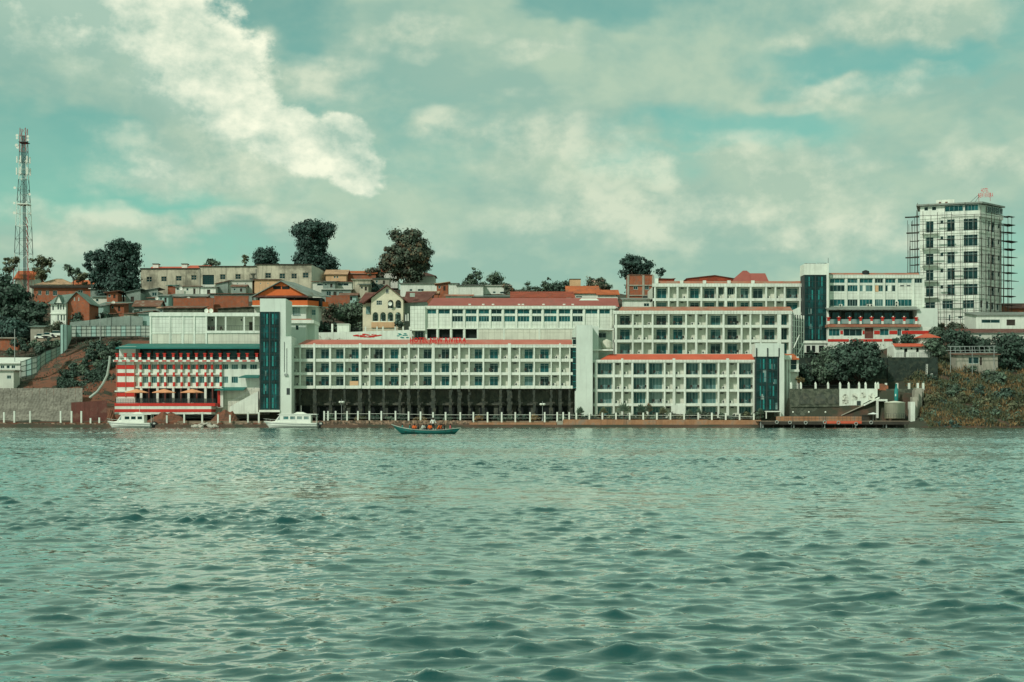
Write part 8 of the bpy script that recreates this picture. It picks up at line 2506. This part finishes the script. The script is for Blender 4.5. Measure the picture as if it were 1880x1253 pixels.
# shrubs on the bare left slope
rs = random.Random(31)
spots = [(150, 668), (165, 655), (178, 648), (190, 655), (160, 645), (200, 640), (145, 680), (175, 668), (186, 640), (205, 650), (132, 672), (210, 632), (172, 636), (120, 690), (190, 672), (158, 690), (215, 662), (28, 628), (60, 632), (85, 630), (40, 640), (100, 632), (70, 642), (12, 645)]
for i, (q, p) in enumerate(sorted(spots)):
    yy = 338 - (p - 640) * 0.26 if q > 110 else 345 - (p - 630) * 0.3
    T('dark scrub bush on the earth slope, %s from the left' % NUMW[i], q, p - rs.uniform(9, 15), p + 7, rs.uniform(16, 30), yy, 'leaf_dark' if i % 3 else 'leaf_mid', 'dome', 60 + i, 0.30, 1.1, 0.0, name='shrub', cat='shrub', group='scrub on the left slope')

# bushes along the quay
x = 1064
i = 0
j = 0
while x < 1398:
    T('low bush between quay posts before the four-storey wing, %s from the left' % NUMW[i], x, rs.uniform(755, 761), 771, rs.uniform(15, 24), 303.5, ['leaf_mid', 'leaf_dark', 'leaf_rust', 'leaf_olive'][i % 4], 'dome', 100 + i, 0.22, 1.3, 0.0, name='shrub', cat='shrub', group='bushes before the four-storey wing', npuff=8, ground=1.4)
    x += rs.uniform(13, 19); i += 1
x = 606
j = 0
while x < 1050:
    T('low bush on the quay below the stone undercroft, %s from the left' % NUMW[j], x, rs.uniform(759, 765), 772, rs.uniform(14, 26), 302.8, ['leaf_dark', 'leaf_mid', 'leaf_dark', 'dry_scrub'][i % 4], 'dome', 150 + i, 0.22, 1.1, 0.0, name='shrub', cat='shrub', group='bushes below the undercroft', npuff=7, ground=1.4)
    x += rs.uniform(20, 36); i += 1; j += 1


def fan_plant(label, px, top, base, wpx, Y, matn, seed, n=11):
    """banana-like plant: stem and long arching blades, each blade a part"""
    rng = random.Random(seed)
    x, zb, zt = PX(px, Y), PZ(base, Y), PZ(top, Y)
    r = thing('fan_plant', label, 'plant', (x, Y, zb), 'fan-leaved plants before the four-storey wing')
    h = zt - zb; w = wpx * Y / FPX / 2
    MB().tube((x, Y, zb - 0.2), (x, Y, zb + h * 0.45), 0.09, 0.07, 6).build('stem', 'bark', r)
    for i in range(n):
        a = -1.25 + 2.5 * i / (n - 1) + rng.uniform(-.1, .1)
        dx, dy = math.sin(a) * w, rng.uniform(-0.5, 0.5)
        L = MB(); prev = None
        for k in range(5):
            t = k / 4
            c = Vector((x + dx * t, Y + dy * t, zb + h * 0.4 + h * 0.6 * math.cos(a) * t * rng.uniform(0.9, 1.0) - 0.35 * abs(math.sin(a)) * t * t))
            wd = 0.17 * math.sin(math.pi * min(0.97, 0.12 + 0.85 * t)) + 0.02
            side = Vector((math.cos(a), 0.4, -math.sin(a))) * wd
            cur = (c - side, c + side)
            if prev:
                L.face([prev[0], prev[1], cur[1], cur[0]])
            prev = cur
        L.build('leaf', matn, r)


for k, (q, t, w_, mt, lab) in enumerate(((1145, 737, 28, 'leaf_mid', 'tall fan-leaved plant nearest the plain stair tower'), (1176, 740, 20, 'leaf_dark', 'dark fan-leaved plant second from the stair tower'), (1191, 738, 18, 'leaf_rust', 'bronze fan-leaved plant beside the dark one'),
                                         (1217, 745, 18, 'leaf_olive', 'fan-leaved plant left of the blank white panel'), (1266, 750, 18, 'leaf_mid', 'fan-leaved plant right of the blank white panel'), (1108, 746, 18, 'leaf_olive', 'olive fan-leaved plant at the first bay'),
                                         (1065, 745, 18, 'leaf_mid', 'small palm at the foot of the plain stair tower'), (1283, 748, 12, 'leaf_mid', 'thin fan-leaved plant in the middle of the four-storey wing'), (1396, 748, 16, 'leaf_mid', 'fan-leaved plant at the foot of the lift tower'))):
    fan_plant(lab, q, t, 768, w_, 304.5, mt, 40 + k)


# undergrowth on the right-hand bank: too dense to count
def undergrowth():
    rng = np.random.default_rng(77)
    n = 60000
    xs = rng.uniform(86, 140, n); ys = rng.uniform(297.5, 338, n)
    # leave some bare soil
    q = (xs * FPX / ys + 940)
    patch = np.sin(xs * 0.55 + 1.0) * np.cos(ys * 0.45) + 0.35 * np.sin(xs * 1.7 + ys)
    keep = (patch > -0.75) & (xs > PX(1700, 300) + (ys - 300) * 0.05)
    xs, ys = xs[keep], ys[keep]
    zs = np.array([terrain_z(a, b) for a, b in zip(xs, ys)]) + rng.uniform(0.0, 1.0, len(xs)) ** 1.4 * (0.9 + 0.9 * np.sin(xs * 0.8) * np.sin(ys * 0.6 + 1))
    cen = np.stack([xs, ys, zs], -1)
    nor = rng.normal(size=(len(xs), 3)) * 0.8 + np.array((0, -0.5, 0.6))
    sel = rng.random(len(xs))
    o = leaf_mesh('undergrowth', None, cen[sel < 0.66], nor[sel < 0.66], 0.55, 'dry_scrub', rng, 0.16, up=True)
    tag(o, 'dry brown and olive undergrowth covering the right bank', 'undergrowth', kind='stuff')
    o = leaf_mesh('undergrowth', None, cen[sel >= 0.66], nor[sel >= 0.66], 0.36, 'leaf_mid', rng, 0.4)
    tag(o, 'green weeds and creepers mixed through the right bank', 'undergrowth', kind='stuff')
    n = 9000
    q = rng.uniform(105, 222, n); p = 690 - (q - 105) * 0.35 + rng.normal(size=n) * 11
    ys = 338 - (p - 640) * 0.26; xs = (q - 940) * ys / FPX
    zs = np.array([terrain_z(a, b) for a, b in zip(xs, ys)]) + rng.uniform(0, 0.6, n)
    keep = (np.sin(xs * 0.9) + np.cos(ys * 1.1 + xs * 0.3)) > -0.5
    o = leaf_mesh('undergrowth', None, np.stack([xs, ys, zs], -1)[keep], (rng.normal(size=(n, 3)) * .8 + np.array((0, -.4, .6)))[keep], 0.36, 'leaf_dark', rng, 0.5)
    tag(o, 'dark scrub band across the red earth slope', 'undergrowth', kind='stuff')
    # weeds on the left slope and hill
    n = 22000
    xs = rng.uniform(-150, -84, n); ys = rng.uniform(318, 400, n)
    keep = rng.random(n) < 0.35 + 0.4 * np.sin(xs * 0.4) * np.cos(ys * 0.3)
    xs, ys = xs[keep], ys[keep]
    zs = np.array([terrain_z(a, b) for a, b in zip(xs, ys)]) + rng.uniform(0, 0.35, len(xs))
    o = leaf_mesh('undergrowth', None, np.stack([xs, ys, zs], -1), rng.normal(size=(len(xs), 3)) * .8 + np.array((0, -.4, .6)), 0.28, 'leaf_mid', rng, 0.35)
    tag(o, 'thin weeds on the left hillside', 'undergrowth', kind='stuff')


undergrowth()
bank = [(1745, 690), (1768, 700), (1728, 712), (1757, 720), (1790, 690), (1716, 740), (1740, 745), (1770, 740), (1800, 720), (1830, 700), (1815, 745), (1850, 730), (1725, 765), (1752, 768), (1785, 765), (1868, 752), (1835, 768), (1706, 772), (1870, 775), (1710, 700)]
for i, (q, p) in enumerate(sorted(bank)):
    yy = float(np.interp(p, [640, 674, 720, 785], [345, 328, 312, 298.5]))
    T('leafy bush in the undergrowth of the right bank, %s from the left' % NUMW[i], q, p - rs.uniform(12, 26), p + 10, rs.uniform(26, 54), yy, ['leaf_mid', 'leaf_dark', 'leaf_olive', 'leaf_mid'][i % 4], 'dome', 200 + i, 0.30, 1.3, 0.0, name='shrub', cat='shrub', group='bushes on the right bank', npuff=9)
T('grey blue low bush at the waterline of the right bank', 1748, 768, 788, 64, 297.5, 'leaf_blue', 'dome', 230, 0.24, 1.5, 0.0, name='shrub', cat='shrub', npuff=16)
